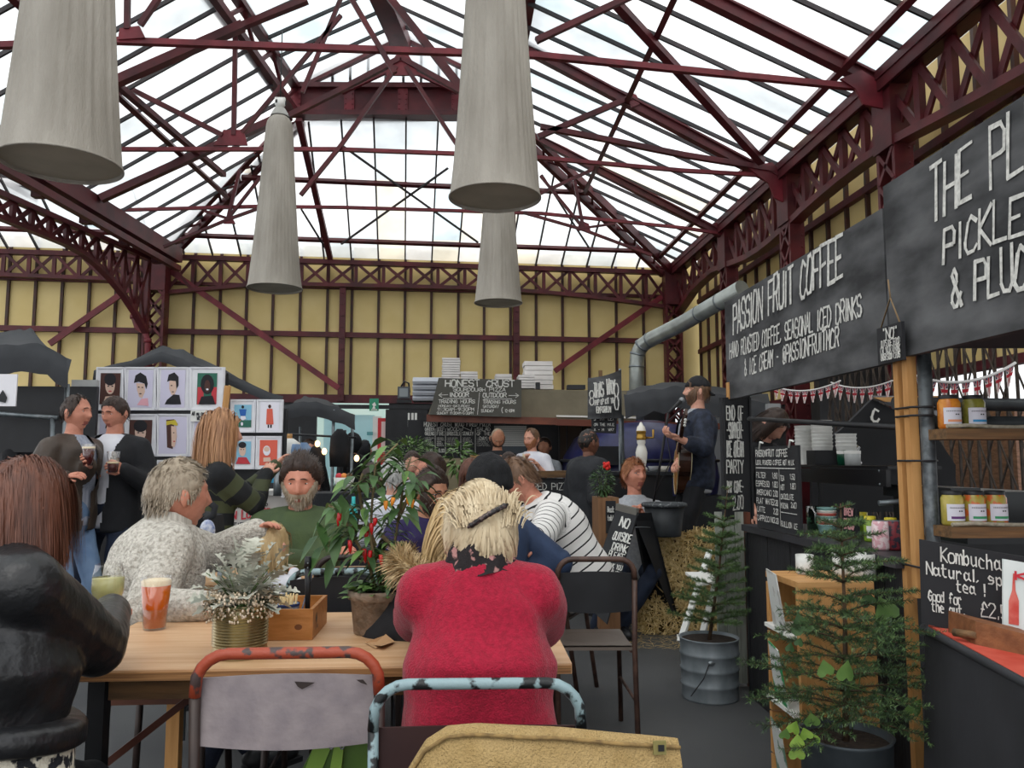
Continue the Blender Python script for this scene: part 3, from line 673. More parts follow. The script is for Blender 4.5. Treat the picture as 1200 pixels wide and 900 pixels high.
q = MB(); q.box(((ms[-1].x+XR+.6)/2, ms[-1].y+.03, 3.9), (XR+.6-ms[-1].x, .03, 3.2)); q.build('end_panel', M_YEL, wb)
# base below the panels: dark frames with the added daylight panel outside
q = MB(); a = BP(-120, 468, WO); b = BP(372, 468, WO); a.z = b.z = zb/2; q.beam(a, b, .12, zb); q.build('dark_dado', M_BLACK, wb)
q = MB(); a = BP(456, 468, WO); b = BP(790, 468, WO); a.z = b.z = zb/2; q.beam(a, b, .12, zb-.1); q.build('dark_dado', M_BLACK, wb)
# ---- back lattice girder ----
def lattice(root, a, b, ztop, zbot, n, w=.06, m=M_RED, nrm=None, chord=.09, cross=True):
    """flat lattice girder between plan points a and b; zbot(t) gives the lower chord"""
    q = MB(); N = n; top = [a.lerp(b, i/N) for i in range(N+1)]
    T = [V(p.x, p.y, ztop(i/N) if callable(ztop) else ztop) for i, p in enumerate(top)]; B = [V(p.x, p.y, zbot(i/N)) for i, p in enumerate(top)]
    for i in range(N): q.beam(T[i], T[i+1], chord*1.5, chord); 
    q.build('top_chord', m, root); q = MB()
    for i in range(N): q.beam(B[i], B[i+1], chord*1.5, chord*.8)
    q.build('bottom_chord', m, root)
    for i in range(N+1):
        q = MB(); q.beam(T[i], B[i], w*1.1, w*.8, up=(nrm or nb)); q.build('post', m, root)
    for i in range(N):
        q = MB(); q.beam(T[i]+(nrm or nb)*.02, B[i+1]+(nrm or nb)*.02, w*.35, w*.95, up=(nrm or nb).cross(V(0,0,1))); q.build('lattice_bar', m, root)
        if cross: q = MB(); q.beam(B[i]-(nrm or nb)*.02, T[i+1]-(nrm or nb)*.02, w*.35, w*.95, up=(nrm or nb).cross(V(0,0,1))); q.build('lattice_bar', m, root)
gz = lambda x, y: BP(x, y).z
def arch(zc, ze): return lambda t: ze+(zc-ze)*(1-(2*t-1)**2)
def planb(x): p = BP(x, 310); return V(p.x, p.y, 0)
for nm, x0, x1, n, zc, ze in (('near the left column', 194, 385, 6, 4.79, 4.62), ('above the pizza stall', 385, 786, 13, 4.82, 4.50), ('left of the left column', -118, 180, 10, 4.86, 4.75)):
    r = thing('lattice_girder', 'iron lattice girder topping the back wall, '+nm, 'girder', tuple(planb(x0)))
    if x0 == 194: zf = lambda t: 4.5+(4.74-4.5)*min(1, t*1.6)
    elif x0 == 385: zf = lambda t: 4.74+.02*math.sin(math.pi*t)-.28*max(0, t-.35)/.65*max(0, t-.35)/.65
    else: zf = lambda t: 4.78-.05*t
    lattice(r, planb(x0), planb(x1), EZ, zf, n)
# posts and braces on the back wall
for x, y0, y1, lab in ((402, 337, 470, 'slim red iron post on the back wall right of the small left pendant'), (605, 347, 470, 'slim red iron post on the back wall behind the pizza sign')):
    q = MB(); a, b = BP(x, y0, -.05), BP(x, y1, -.05); b.x, b.y = a.x, a.y; q.beam(a, b, .12, .12, up=nb)
    for k in range(10): q.box(a.lerp(b, (k+.5)/10)+nb*.07, (.05, .03, .03))
    tag(q.build('iron_post', M_RED, None), lab, 'post')
for x0, y0, x1, y1, lab in ((193, 313, 397, 455, 'long red diagonal brace falling right from the left column'), (153, 337, 58, 403, 'red diagonal brace falling left from the left column'), (650, 435, 780, 345, 'red diagonal brace rising right to the right-hand back column')):
    q = MB(); q.beam(BP(x0, y0, .0), BP(x1, y1, .0), .05, .11, up=nb.cross(V(0,0,1))); tag(q.build('brace', M_RED2), lab, 'brace')
# ---- columns ----
def column(name, label, x, y, w, d, z0, z1, rz=0, cap=True):
    r = thing(name, label, 'column', (x, y, 0), rz)
    for sx in (-1, 1):
        q = MB(); q.box((sx*w/2, 0, (z0+z1)/2), (.05, d, z1-z0))
        n = int((z1-z0)/.16)
        for k in range(n):
            q.ell((sx*(w/2+.026), -d*.3, z0+(k+.5)*(z1-z0)/n), (.012, .014, .014), 6, 4)
        q.build('flange', M_RED, r, local=True)
    n = max(2, int((z1-z0)/(w*1.1))); q = MB()
    for k in range(n):
        za, zb_ = z0+(z1-z0)*k/n, z0+(z1-z0)*(k+1)/n
        for sy in (-1, 1):
            q.beam((-w/2, sy*d/2, za), (w/2, sy*d/2, zb_), .012, .045, up=(1, 0, 0)); q.beam((w/2, sy*d/2, za), (-w/2, sy*d/2, zb_), .012, .045, up=(1, 0, 0))
    o = q.build('lacing', M_RED, r, local=True)
    q = MB(); q.box((0, 0, z1-.35), (w+.06, d+.05, .7)); q.build('cap_plate', M_RED, r, local=True)
    return r
c = PY(787, 320, 16.0)
column('iron_column', 'dark red riveted lattice column at the far right corner', BR.x-.02, BR.y-.1, .30, .22, 0, EZ)
p = PZ(181, 305, EZ); column('iron_column', 'dark red lattice column at the left end of the back wall', BL.x+.02, BL.y-.12, .34, .26, 0, EZ)
for Yc, lab in ((YC, 'dark red iron column third along the right wall, nearest the back'), (YB, 'dark red iron column rising above the left end of the coffee sign'), (YA, 'dark red iron column rising above the right end of the coffee sign')):
    column('iron_column', lab, XR+.02, Yc, .3, .2, 0, EZ, math.pi/2)
# drainpipe beside left column
q = MB(); pts = [BP(157, 340, .35), BP(157, 372, .35), BP(161, 384, .35), BP(170, 389, .35), BP(173, 400, .35), BP(173, 470, .35)]
q.tube(pts, .055, 12); 
for i in (1, 4): q.tube([pts[i]-V(0,0,.03), pts[i]+V(0,0,.05)], .07, 12)
tag(q.build('drainpipe', M_RED2), 'dark red cast drainpipe with a swan neck beside the left column', 'pipe')
# ---- right wall ----
wr = sroot('wall_right', (XR+.55, 9, 0)); XW = XR+.55
step = .53; ny = 26; Y0 = 16.1
zr = [2.2, 3.55, 4.6, 5.55]
for i in range(ny):
    yc = Y0-(i+.5)*step
    for k in range(3):
        q = MB(); q.box((XW, yc, (zr[k]+zr[k+1])/2), (.02, step-.04, zr[k+1]-zr[k]-.04)); q.build('panel', M_YEL, wr)
    q = MB(); q.box((XW-.03, yc+step/2, 3.9), (.06, .05, 3.4)); q.build('mullion', M_MUL, wr)
for z in zr[:3]:
    q = MB(); q.box((XW-.05, Y0-ny*step/2, z), (.1, ny*step, .09)); q.build('rail', M_RED, wr)
q = MB(); q.box((XW, 12.4, 1.08), (.12, 7.8, 2.15)); q.build('dark_dado', M_BLACK, wr)
# right eave girders, bay by bay, arched lower chord
bays = [(16.05, YC), (YC, YB), (YB, YA), (YA, 5.1), (5.1, 2.4)]
CHP = [(17, 4.25), (16, 4.3), (14.6, 4.6), (13.4, 4.64), (12.5, 4.52), (11.6, 4.42), (10.56, 4.45), (9.9, 4.53), (8.95, 4.59), (7.92, 4.60), (6.9, 4.48), (5.8, 4.36), (2, 4.2)]
def chz(y):
    for (a, za), (b, zb_) in zip(CHP[:-1], CHP[1:]):
        if y >= b: return za+(zb_-za)*(a-y)/(a-b)
    return 4.2
blab = ['in the far bay over the flue', 'above the left end of the coffee sign', 'over the middle of the coffee sign', 'in the bay above the pickle sign', 'nearest on the right over the camera']
for (ya, yb), lb in zip(bays, blab):
    r = thing('lattice_girder', 'deep red girder under the right eave, '+lb, 'girder', (XR, ya, 0))
    lattice(r, V(XR, ya, 0), V(XR, yb, 0), EZ, (lambda A, B: lambda t: chz(A+(B-A)*t))(ya, yb), 5, w=.085, nrm=V(-1, 0, 0), chord=.11)
    for s_ in (0, 1):
        yy = ya if s_ == 0 else yb; y2 = yy+(-.75 if s_ == 0 else .75)
        pass
# eave beam right
q = MB(); q.box((XR, 9, EZ+.08), (.36, 14.5, .1)); q.box((XR-.15, 9, EZ+.02), (.03, 14.5, .22))
tag(q.build('eave_gutter', M_RED), 'long dark red riveted eave beam along the right side of the roof', 'beam')
for x0, y0, x1, y1 in ((770, 380, 700, 470),): pass
# ---- left gutter beam ----
q = MB(); q.beam(GLN+V(0, 0, -.1), GLE+V(0, 0, -.1), .42, .26); q.beam(GLN+V(.14, 0, -.34), GLE+V(.14, 0, -.34), .1, .1)
for k in range(16):
    c = GLE.lerp(GLN, (k+.5)/16); q.box(c+V(0, 0, -.28), (.14, .12, .22))
tag(q.build('valley_gutter', M_RED), 'heavy dark red box gutter running over the left side of the hall', 'beam')
# left curved lattice girder, from the left column toward the left of the view
ga = PZ(175, 300, 5.0); gb = PZ(-60, 196, 5.0); ga.z = gb.z = 0
r = thing('lattice_girder', 'curved dark red lattice girder reaching left from the left column', 'girder', tuple(ga))
gn = V(-(gb-ga).y, (gb-ga).x, 0).normalized()
lattice(r, ga, gb, 4.95, lambda t: 4.62-1.02*max(0, (1-t*1.9))**2, 12, w=.07, nrm=gn, chord=.08)
# ---- roof planes ----
def plane(a, b, c): n = (b-a).cross(c-a).normalized(); return (a, n if n.z > 0 else -n)
RE0 = V(XR, 16.07, EZ+.1); PLR = plane(RE0, V(XR, 0, EZ+.1), HR)
BL2 = BL+V(0, 0, .1); BR2 = BR+V(0, 0, .1); PLB = plane(BL2, BR2, (HL+HR)/2)
GE2 = GLE+V(0, 0, .08); GN2 = GLN+V(0, 0, .08); PLL = plane(GE2, GN2, HL)
def onp(pl, x, y, off=0): a, n = pl; return PP(x, y, a+n*off, n)
def onxy(pl, x, y): a, n = pl; return V(x, y, a.z-((x-a.x)*n.x+(y-a.y)*n.y)/n.z)
LN_L = (PZ(250, 0, ZT)-HL).normalized(); L_near = HL+LN_L*14; R_near = HR+V(.01, -1, 0)*14
def clip(poly, p, n):
    out = []
    for i in range(len(poly)):
        a, b = poly[i], poly[(i+1) % len(poly)]; da, db = (a-p).dot(n), (b-p).dot(n)
        if da >= 0: out.append(a)
        if da*db < 0: out.append(a.lerp(b, da/(da-db)))
    return out
GLS = [frosted('frosted_glass_white', '#ffffff', .55), frosted('frosted_glass_clear', '#fafcfd', .62), frosted('frosted_glass_cream', '#fbf8f0', .5), frosted('frosted_glass_grey', '#eef1f2', .5), frosted('frosted_glass_blue', '#f0f7f9', .6)]
def glaze(root, outline, pl, ue, o, vs, bar=.52, purlins=True, bw=.028, bd=.05, pw=.085, m=M_BAR):
    """outline polygon on plane pl, glazed in strips square to the eave direction ue; vs = up-slope joints"""
    n = pl[1]; ue = (ue-n*ue.dot(n)).normalized(); up = n.cross(ue).normalized()
    if up.z < 0: up = -up
    U = [(p-o).dot(ue) for p in outline]; Vv = [(p-o).dot(up) for p in outline]; u0, u1 = min(U), max(U); v1 = max(Vv)
    k0, k1 = math.floor(u0/bar), math.ceil(u1/bar); vv = [min(Vv)-.01]+vs+[v1+.01]
    for k in range(k0, k1):
        strip = clip(clip(outline, o+ue*(k*bar), ue), o+ue*((k+1)*bar), -ue)
        if len(strip) < 3: continue
        for a, b in zip(vv[:-1], vv[1:]):
            c = clip(clip(strip, o+up*a, up), o+up*b, -up)
            if len(c) < 3 or sum((c[i]-c[0]).cross(c[i+1]-c[0]).length for i in range(1, len(c)-1)) < .02: continue
            q = MB(); g = R_.choice([0, 0, 0, 1, 1, 1, 2, 3, 4]); q.poly(c, n, .004); q.build('pane', GLS[g], root)
    bars = MB()
    for k in range(k0, k1+1):
        p = o+ue*(k*bar)
        # intersect with outline
        hits = []
        for i in range(len(outline)):
            a, b = outline[i], outline[(i+1) % len(outline)]; da, db = (a-p).dot(ue), (b-p).dot(ue)
            if da*db < 0: hits.append(a.lerp(b, da/(da-db)))
        if len(hits) >= 2:
            q = MB(); q.beam(hits[0]-n*.03, hits[1]-n*.03, bw, bd, up=n); q.build('glazing_bar', m, root)
    if purlins:
        for v in vs:
            p = o+up*v; hits = []
            for i in range(len(outline)):
                a, b = outline[i], outline[(i+1) % len(outline)]; da, db = (a-p).dot(up), (b-p).dot(up)
                if da*db < 0: hits.append(a.lerp(b, da/(da-db)))
            if len(hits) >= 2: q = MB(); q.beam(hits[0]-n*.11, hits[1]-n*.11, .07, pw, up=n); q.build('purlin', M_RED, root)
rr = sroot('ceiling_right', (XR, 9, EZ))
Rn = V(XR, 2, EZ+.1)
outR = [RE0, onxy(PLR, XR, 1.5), onxy(PLR, R_near.x, 1.5), onxy(PLR, HR.x, HR.y)]
upR = PLR[1].cross(V(0, 1, 0)).normalized()
if upR.z < 0: upR = -upR
def vr(px, py): return (onp(PLR, px, py, -.11)-RE0).dot(upR)
glaze(rr, outR, PLR, V(0, 1, 0), V(XR, YA, EZ+.1), [vr(972, 97), vr(735, 118)], bar=.515)
rb = sroot('ceiling_back', tuple(BL)); outB = [BL2+V(-8, -8*ub.y, 0), BR2, onxy(PLB, HR.x, HR.y), onxy(PLB, HL.x, HL.y), GE2*1.0]
outB = [BL2, BR2, onxy(PLB, HR.x, HR.y), onxy(PLB, HL.x, HL.y)]
upB = PLB[1].cross(ub).normalized(); upB = upB if upB.z > 0 else -upB
def vb(px, py): return (onp(PLB, px, py, -.11)-BL2).dot(upB)
oB = BP(411.7, 310); oB.z = EZ+.1
glaze(rb, outB, PLB, ub, oB, [vb(400, 282), vb(400, 213)], bar=(BR-BL).length/19.3, pw=.07)
# left part of the back slope, seen under the curved girder
w8 = BL2-ub*8; outB2 = [w8, BL2, BL2+upB*1.7, w8+upB*1.7]
glaze(rb, outB2, PLB, ub, oB, [vb(400, 282)], bar=(BR-BL).length/19.3, pw=.07)
rl = sroot('ceiling_left', tuple(GLF)); outL = [GE2, GN2, onxy(PLL, L_near.x, L_near.y), HL]
upL = PLL[1].cross(ul).normalized(); upL = upL if upL.z > 0 else -upL
glaze(rl, outL, PLL, ul, GE2, [upL.dot(HL-GE2)*.45], bar=.52)
# bay roof beyond the left gutter
rl2 = sroot('ceiling_far_left', tuple(GLF)); pa = GE2+V(-.45, 0, 0); pb = GN2+V(-.45, 0, 0)
PL4 = plane(pa, pb, pa+V(-4, 0, 1.9)); out4 = [pa, pb, pb+V(-5, 0, 2.37), pa+V(-5, 0, 2.37)]
glaze(rl2, out4, PL4, ul, pa, [2.2], bar=.55)
# lantern
LZ = 7.42; RZ = 8.2
rp = PZ(471, 43, RZ); rq = PZ(453, 0, RZ); rd = (rq-rp).normalized(); rn_ = rp+rd*14
lt = sroot('ceiling_lantern', tuple(rp))
la, lb_ = HL+V(0, 0, LZ-ZT), L_near+V(0, 0, LZ-ZT); ra, rb_ = HR+V(0, 0, LZ-ZT), R_near+V(0, 0, LZ-ZT)
pl1 = plane(la, lb_, rp); pl2 = plane(ra, rb_, rp)
glaze(lt, [la, lb_, onxy(pl1, rn_.x, rn_.y), rp], pl1, LN_L, la, [], bar=.52, purlins=False)
glaze(lt, [ra, rb_, onxy(pl2, rn_.x, rn_.y), rp], pl2, V(0, 1, 0), ra, [], bar=.52, purlins=False)
q = MB(); q.beam(rp-V(0, 0, .12), rn_-V(0, 0, .12), .3, .24); q.build('ridge_beam', M_RED, lt)
# lantern perimeter: back plate girder with riveted stiffeners, side lattice beams
def pyl(p, z): return V(p.x, p.y, z)
q = MB(); q.beam(pyl(HL, 7.2), pyl(HR, 7.2), .06, .44); q.beam(pyl(HL, ZT), pyl(HR, ZT), .26, .08); q.beam(pyl(HL, LZ), pyl(HR, LZ), .26, .08)
q.build('plate_girder', M_RED, lt)
for k in range(5):
    p = HL.lerp(HR, k/4); q = MB(); q.box((p.x, p.y-.06, 7.2), (.16, .03, .44))
    for a in range(5):
        for s_ in (-1, 1): q.ell((p.x+s_*.055, p.y-.08, 7.03+a*.085), (.013, .01, .013), 6, 4)
    q.build('stiffener', M_RED2, lt)
for a, b in ((HL, L_near), (HR, R_near)):
    q = MB(); q.beam(a, b, .16, .1); q.build('lower_beam', M_RED, lt); q = MB(); q.beam(pyl(a, LZ), pyl(b, LZ), .14, .1); q.build('upper_beam', M_RED, lt)
    n = 24
    for k in range(n):
        q = MB(); q.beam(pyl(a.lerp(b, k/n), ZT if k % 2 else LZ), pyl(a.lerp(b, (k+1)/n), LZ if k % 2 else ZT), .05, .05); q.build('lattice_bar', M_RED, lt)
# gable glazing of the lantern
gy = (HL.y+HR.y)/2
q = MB(); q.beam(pyl(HL, LZ), rp, .08, .12); q.beam(rp, pyl(HR, LZ), .08, .12); q.build('gable_rafter', M_RED, lt)
q = MB(); q.beam(PY(400, 107, gy-.3), PY(469, 75, gy-.3), .06, .1); q.beam(PY(469, 75, gy-.3), PY(537, 107, gy-.3), .06, .1); q.build('gable_rafter', M_RED2, lt)
for k in range(1, 12):
    t = k/12; p = HL.lerp(HR, t); zt = LZ+(RZ-LZ)*(1-abs(2*t-1)); q = MB(); q.beam(pyl(p, LZ), pyl(p, zt), .03, .04, up=(1,0,0)); q.build('glazing_bar', M_BAR, lt)
q = MB(); q.poly([pyl(HL, LZ)+V(0,.03,0), pyl(HR, LZ)+V(0,.03,0), rp+V(0,.03,0)], (0, 1, 0), .004); q.build('pane', GLS[1], lt)
# hip rafters: doubled beams
for a, b, lab in ((BL2+V(.1, -.1, -.12), HL+V(0, 0, -.05), 'left hip rafter'), (BR2+V(-.1, -.1, -.12), HR+V(0, 0, -.05), 'right hip rafter')):
    r = thing('hip_rafter', 'doubled dark red '+lab+' climbing from the back corner to the lantern', 'rafter', tuple(a))
    s_ = (b-a).normalized().cross(V(0, 0, 1)).normalized()*.13
    for sg in (-1, 1):
        q = MB(); q.beam(a+s_*sg, b+s_*sg, .09, .16); q.build('rail', M_RED, r)
    q = MB(); 
    for k in range(14): q.beam(a.lerp(b, k/14)+s_*(1 if k % 2 else -1), a.lerp(b, (k+1)/14)-s_*(1 if k % 2 else -1), .04, .03)
    q.build('lacing', M_RED, r)
# ---- roof trusses: members on three upright planes ----
def truss(label, Y, members, plates=()):
    r = thing('roof_truss', label, 'truss', tuple(PY(600, 150, Y)))
    for nm, w_, pts in members:
        for i in range(len(pts)-1):
            q = MB(); a, b = PY(*pts[i], Y), PY(*pts[i+1], Y); dy = {'tie': .0, 'rafter': .03, 'strut': -.04}[nm]
            a.y += dy; b.y += dy
            q.beam(a, b, w_, w_); 
            if nm == 'rafter': q.beam(a+V(0, 0, w_*.55), b+V(0, 0, w_*.55), w_*1.7, w_*.22)
            q.build(nm, M_RED2 if nm == 'tie' else M_RED, r)
    for pts in plates:
        q = MB(); q.poly([PY(*p, Y-.05) for p in pts], (0, 1, 0), .03)
        o = q.build('gusset_plate', M_RED2, r)
    return r
truss('nearest roof truss, its tie bar crossing just above the big pendant shades', YA, [
    ('tie', .06, [(-70, 56), (137, 48), (400, 57), (630, 65), (1010, 103)]),
    ('rafter', .11, [(1052, 108), (830, -2), (600, -112)]),
    ('strut', .05, [(151, 37), (152, -60)]), ('strut', .05, [(166, 32), (215, -40)]), ('strut', .06, [(628, 50), (735, 0), (800, -30)]), ('strut', .05, [(463, 88), (400, -20)])],
    [[(138, 46), (140, 33), (163, 30), (170, 44)], [(985, 92), (1010, 82), (1052, 108), (1040, 128), (1012, 122), (1003, 104)]])
truss('middle roof truss with a riveted apex plate in front of the lantern gable', YB, [
    ('tie', .05, [(100, 172), (137, 175), (393, 175), (530, 180), (633, 185), (800, 200), (905, 206)]),
    ('rafter', .11, [(930, 222), (630, 63), (560, 24)]),
    ('strut', .07, [(905, 200), (800, 183), (700, 163), (633, 150)]), ('strut', .07, [(630, 162), (740, 115)]),
    ('strut', .055, [(275, 160), (277, 33)]), ('strut', .06, [(262, 160), (137, 97)]), ('strut', .05, [(285, 157), (400, 20)]),
    ('strut', .05, [(465, 80), (400, 172), (353, 230)]), ('strut', .05, [(476, 80), (528, 160), (545, 185)]), ('strut', .07, [(340, 137), (400, 107), (470, 70), (537, 107), (600, 140)]),
    ('strut', .05, [(400, 0), (355, 110)]), ('strut', .06, [(440, -20), (530, 95), (600, 180)]), ('strut', .05, [(460, 0), (540, 100)])],
    [[(452, 88), (456, 76), (467, 60), (476, 60), (486, 76), (490, 88)], [(250, 170), (262, 152), (285, 152), (290, 170)], [(875, 195), (905, 190), (935, 222), (925, 240), (908, 232), (900, 214)], [(735, 112), (745, 108), (750, 122), (740, 126)]])
truss('rear roof truss below the lantern girder', YC, [
    ('tie', .05, [(113, 247), (300, 242), (400, 243), (633, 250), (800, 267), (860, 276)]),
    ('rafter', .10, [(868, 286), (703, 200), (597, 144)]),
    ('strut', .05, [(268, 257), (282, 200)]), ('strut', .045, [(268, 257), (305, 210)]), ('strut', .045, [(193, 290), (268, 258), (310, 243)]), ('strut', .04, [(240, 248), (268, 257)]),
    ('strut', .05, [(683, 268), (673, 213)]), ('strut', .045, [(683, 268), (633, 207)]), ('strut', .045, [(613, 250), (683, 270), (763, 300)]), ('strut', .05, [(600, 243), (700, 197)]), ('strut', .035, [(683, 268), (720, 263)])],
    [[(262, 262), (268, 248), (276, 262)], [(676, 270), (680, 258), (690, 262), (692, 270)], [(835, 262), (850, 258), (872, 285), (858, 290)]])
# wind braces lying in the roof slopes
for pl, a, b, w_, m_, lab in ((PLL, (-70, 187), (285, 30), .13, M_RED, 'long red rafter of the left roof slope, the one passing behind the huge left pendant'), (PLL, (118, 233), (322, 140), .13, M_RED, 'thick red rafter low on the left slope, ending near the small pendant'), (pl1, (285, 30), (360, 0), .1, M_RED, 'short red rafter crossing the left lantern slope'),(PLR, (722, 4), (893, 190), .1, M_RED, 'heavy red diagonal brace under the right roof slope'), (PLL, (138, 100), (262, 205), .09, M_RED, 'heavy red diagonal brace under the left roof slope'),
        (PLB, (350, 140), (387, 303), .1, M_RED, 'dark red rafter down the back slope behind the small left pendant'), (PLB, (597, 140), (603, 312), .1, M_RED, 'dark red rafter down the back slope behind the small right pendant'),
        (PLB, (400, 170), (560, 284), .035, M_BAR, 'thin crossed tie rod falling right on the back slope'), (PLB, (400, 286), (525, 197), .035, M_BAR, 'thin crossed tie rod rising right on the back slope'),
        (PLB, (353, 245), (387, 300), .03, M_BAR, 'thin tie rod low on the back slope by the small left pendant'), (PLB, (635, 205), (690, 290), .03, M_BAR, 'thin tie rod low on the right of the back slope'),
        (PLR, (800, 340), (845, 300), .05, M_BAR, 'short strut at the foot of the right slope')):
    q = MB(); q.beam(onp(pl, *a, -.2), onp(pl, *b, -.2), w_, w_*.8); tag(q.build('roof_brace', m_), lab, 'brace')
# ---- outside: added pale cyan panel, its colour standing for daylight in the openings ----
q = MB(); q.box((-1.5, 20.5, 1.4), (9, .1, 2.8)); struct(q.build('wall_outside_daylight_panel', mat('daylight_cyan_panel', '#bfe3e4', '#d5eeee', rough=.8, scale=.7)))
# doorway furniture in the back wall
r = thing('doorway', 'bright glazed doorway with a red frame left of the pizza stall', 'doorway', tuple(BP(440, 520, .02))); 
r.location.z = 0; XF[r.name] = Matrix.Translation(r.location)
def bq(x0, y0, x1, y1, off): a, b = BP(x0, y0, off), BP(x1, y1, off); return a, b
def brect(mb, x0, y0, x1, y1, off=0, t=.04, mi=0):
    a = BP(x0, y0, off); b = BP(x1, y1, off); z0, z1 = sorted((a.z, b.z)); mb.poly([V(a.x, a.y, z0), V(b.x, b.y, z0), V(b.x, b.y, z1), V(a.x, a.y, z1)], nb, t, mi); return mb
brect(MB(), 380, 486, 438, 560, -.1, .02).build('glass_pane', mat('daylight_cyan_glass', '#bfe6ea', '#a9d8de', rough=.25, scale=.5), r)  # opaque pane, outside brightness put into its pale cyan
brect(MB(), 437, 488, 446, 560, -.05).build('white_jamb', M_WHITE, r)
brect(MB(), 443, 490, 456, 545, -.02).build('red_panel', mat('pillar_red', '#c32a30', rough=.4), r)
brect(MB(), 447, 494, 453, 530, .03, .01).build('light_strip', mat('light_card', '#e6c8c4', rough=.5), r)
brect(MB(), 430, 506, 437, 510, .03, .01).build('notice', mat('teal_notice', '#56969a', rough=.5), r)
brect(MB(), 380, 474, 522, 480, .05, .03).build('black_lintel', M_BLACK, r)
# railings against light behind the pizza stall, left
r = thing('railing_gate', 'black slatted gate between the doorway and the pizza stall', 'gate', tuple(PZ(480, 560, 0)))
brect(MB(), 452, 480, 500, 560, .1, .04).build('dark_board', M_BLACK, r)
for x in (478, 482, 486):
    brect(MB(), x, 484, x+2, 548 if x > 480 else 500, .16, .02).build('daylight_strip', M_WHITE, r)  # solid white strips painted as the daylight between the slats
# ================= pendants =================
M_SHADE = mat('pleated_grey_shade_cloth', '#a8a298', '#928c82', rough=.9, scale=6, stretch=(1, 1, .25), bump=.5, bscale=120)
def pendant(label, x, y, Y, rb, rt, H, seed, top=True, kink=0):
    c = PY(x, y, Y); r = thing('pendant_lamp', label, 'lamp', tuple(c), 0, 'cloth-covered tapered pendant lamps')
    rn = random.Random(seed); ph = [rn.uniform(0, 6) for _ in range(8)]
    n = 150; prof = []; N = 46; vs = []
    for i in range(N+1):
        t = i/N; z = H*t; base = rb+(rt-rb)*(t**.8)
        if t > .93: base *= math.sqrt(max(.05, 1-((t-.93)/.07)**2*.75))
        for j in range(n):
            a = 2*math.pi*j/n
            pl = .020*abs(math.sin(a*12+ph[0]+.25*math.sin(a*3+ph[1])))*(.5+.5*math.sin(a*2+ph[2]))+.006*math.sin(a*37+ph[3])+.008*math.sin(a*5+ph[4]+t*2.2)
            pl *= min(1, t*6+.2); rr = base*(1-pl*1.9)
            if kink and t < .3: rr *= 1-.04*math.exp(-((a-kink)/.22)**2-((t-.16)/.10)**2)
            vs.append(V(rr*math.cos(a), rr*math.sin(a), z+(.006*math.sin(a*9) if i == 0 else 0)))
    q = MB(); q.add(vs, [(i*n+j, i*n+(j+1) % n, (i+1)*n+(j+1) % n, (i+1)*n+j) for i in range(N) for j in range(n)], 0, True); q.build('lamp_shade', M_SHADE, r, local=True)
    q = MB(); q.tube([(rb*math.cos(t), rb*math.sin(t), .0) for t in [2*math.pi*k/48 for k in range(48)]], .006, 6, closed=True); q.build('hem_ring', M_SHADE, r, local=True)
    q = MB(); q.lathe([(.0, .012), (rb*.6, .010), (rb*.985, .014)], (0, 0, 0), 48); q.build('diffuser', mat('dull_cloth_diffuser', '#a59e8e', '#b3ab9a', rough=.9, scale=4), r, local=True)
    q = MB(); q.lathe([(rt*.75, H-.015), (rt*.62, H+.03), (rt*.4, H+.075), (.0, H+.085)], (0, 0, 0), 24); q.build('cap', mat('grey_metal_cap', '#a3a29c', rough=.5), r, local=True)
    q = MB(); q.ell((0, 0, H+.13), (.055, .055, .05), 14, 10); q.box((0, 0, H+.17), (.10, .04, .03)); lh_ = q.build('lamp_holder', M_WHITE, r, local=True)
    for a in range(3):
        q = MB(); q.box((.05*math.cos(a*2.1), .05*math.sin(a*2.1), H+.13), (.02, .02, .03), Matrix.Rotation(a*2.1, 3, 'Z')); q.build('clamp', M_BLACK, lh_, local=True)
    q = MB(); q.tube([(0, 0, H+.17), (0, 0, H+.9 if top else H+1.6)], .006, 6); q.build('cable', M_BLACK, r, local=True)
    return r
pendant('huge pale cloth pendant shade at the upper left, cut off by the frame', 72, 193, 3.75, .262, .145, 1.62, 3, kink=4.6)
pendant('huge pleated pendant shade hanging at top centre, nearest the middle', 580, 232, 4.45, .262, .15, 1.62, 5)
pendant('slender pleated pendant hanging whole in view left of centre with its lamp holder', 322, 338, 7.9, .265, .125, 1.78, 8)
pendant('small pleated pendant partly hidden behind the large central one', 584, 355, 8.6, .262, .13, 1.7, 11)
# ================= right-hand stalls =================
SX = 1.60
Yf, Yn = PX(852, 465, SX).y, PX(1042, 425, SX).y          # coffee sign ends
zs0, zs1 = 1.665, 2.26
def sign_board(name, label, y0, y1, z0, z1, m, t=.03):
    r = thing(name, label, 'sign', (SX, (y0+y1)/2, z0)); q = MB(); q.box((SX+t/2, (y0+y1)/2, (z0+z1)/2), (t, abs(y0-y1), z1-z0)); q.build('board', m, r)
    return r
RTX = V(0, -1, 0); UPZ = V(0, 0, 1)
r = sign_board('coffee_sign', 'long smeared chalkboard sign reading PASSION FRUIT COFFEE above the coffee stall', Yf, Yn, zs0, zs1, M_SLATE)
def tx(px, py): return PX(px, py, SX-.004)
def line(mb, text, p0, p1, h, lw=.12, seed=1, slant=.0, jit=.07, X=SX, mi=0):
    a, b = PX(*p0, X), PX(*p1, X); w_ = (b-a).length; chalk(mb, text, a, (b-a), V(0, 0, 1), h, w_, lw, seed=seed, slant=slant, jit=jit, mi=mi, off=-.004 if (b-a).normalized().cross(V(0,0,1)).x > 0 else .004)
q = MB(); line(q, 'PASSION FRUIT COFFEE', (860, 392), (990, 322), .175, .115, 3, slant=.35)
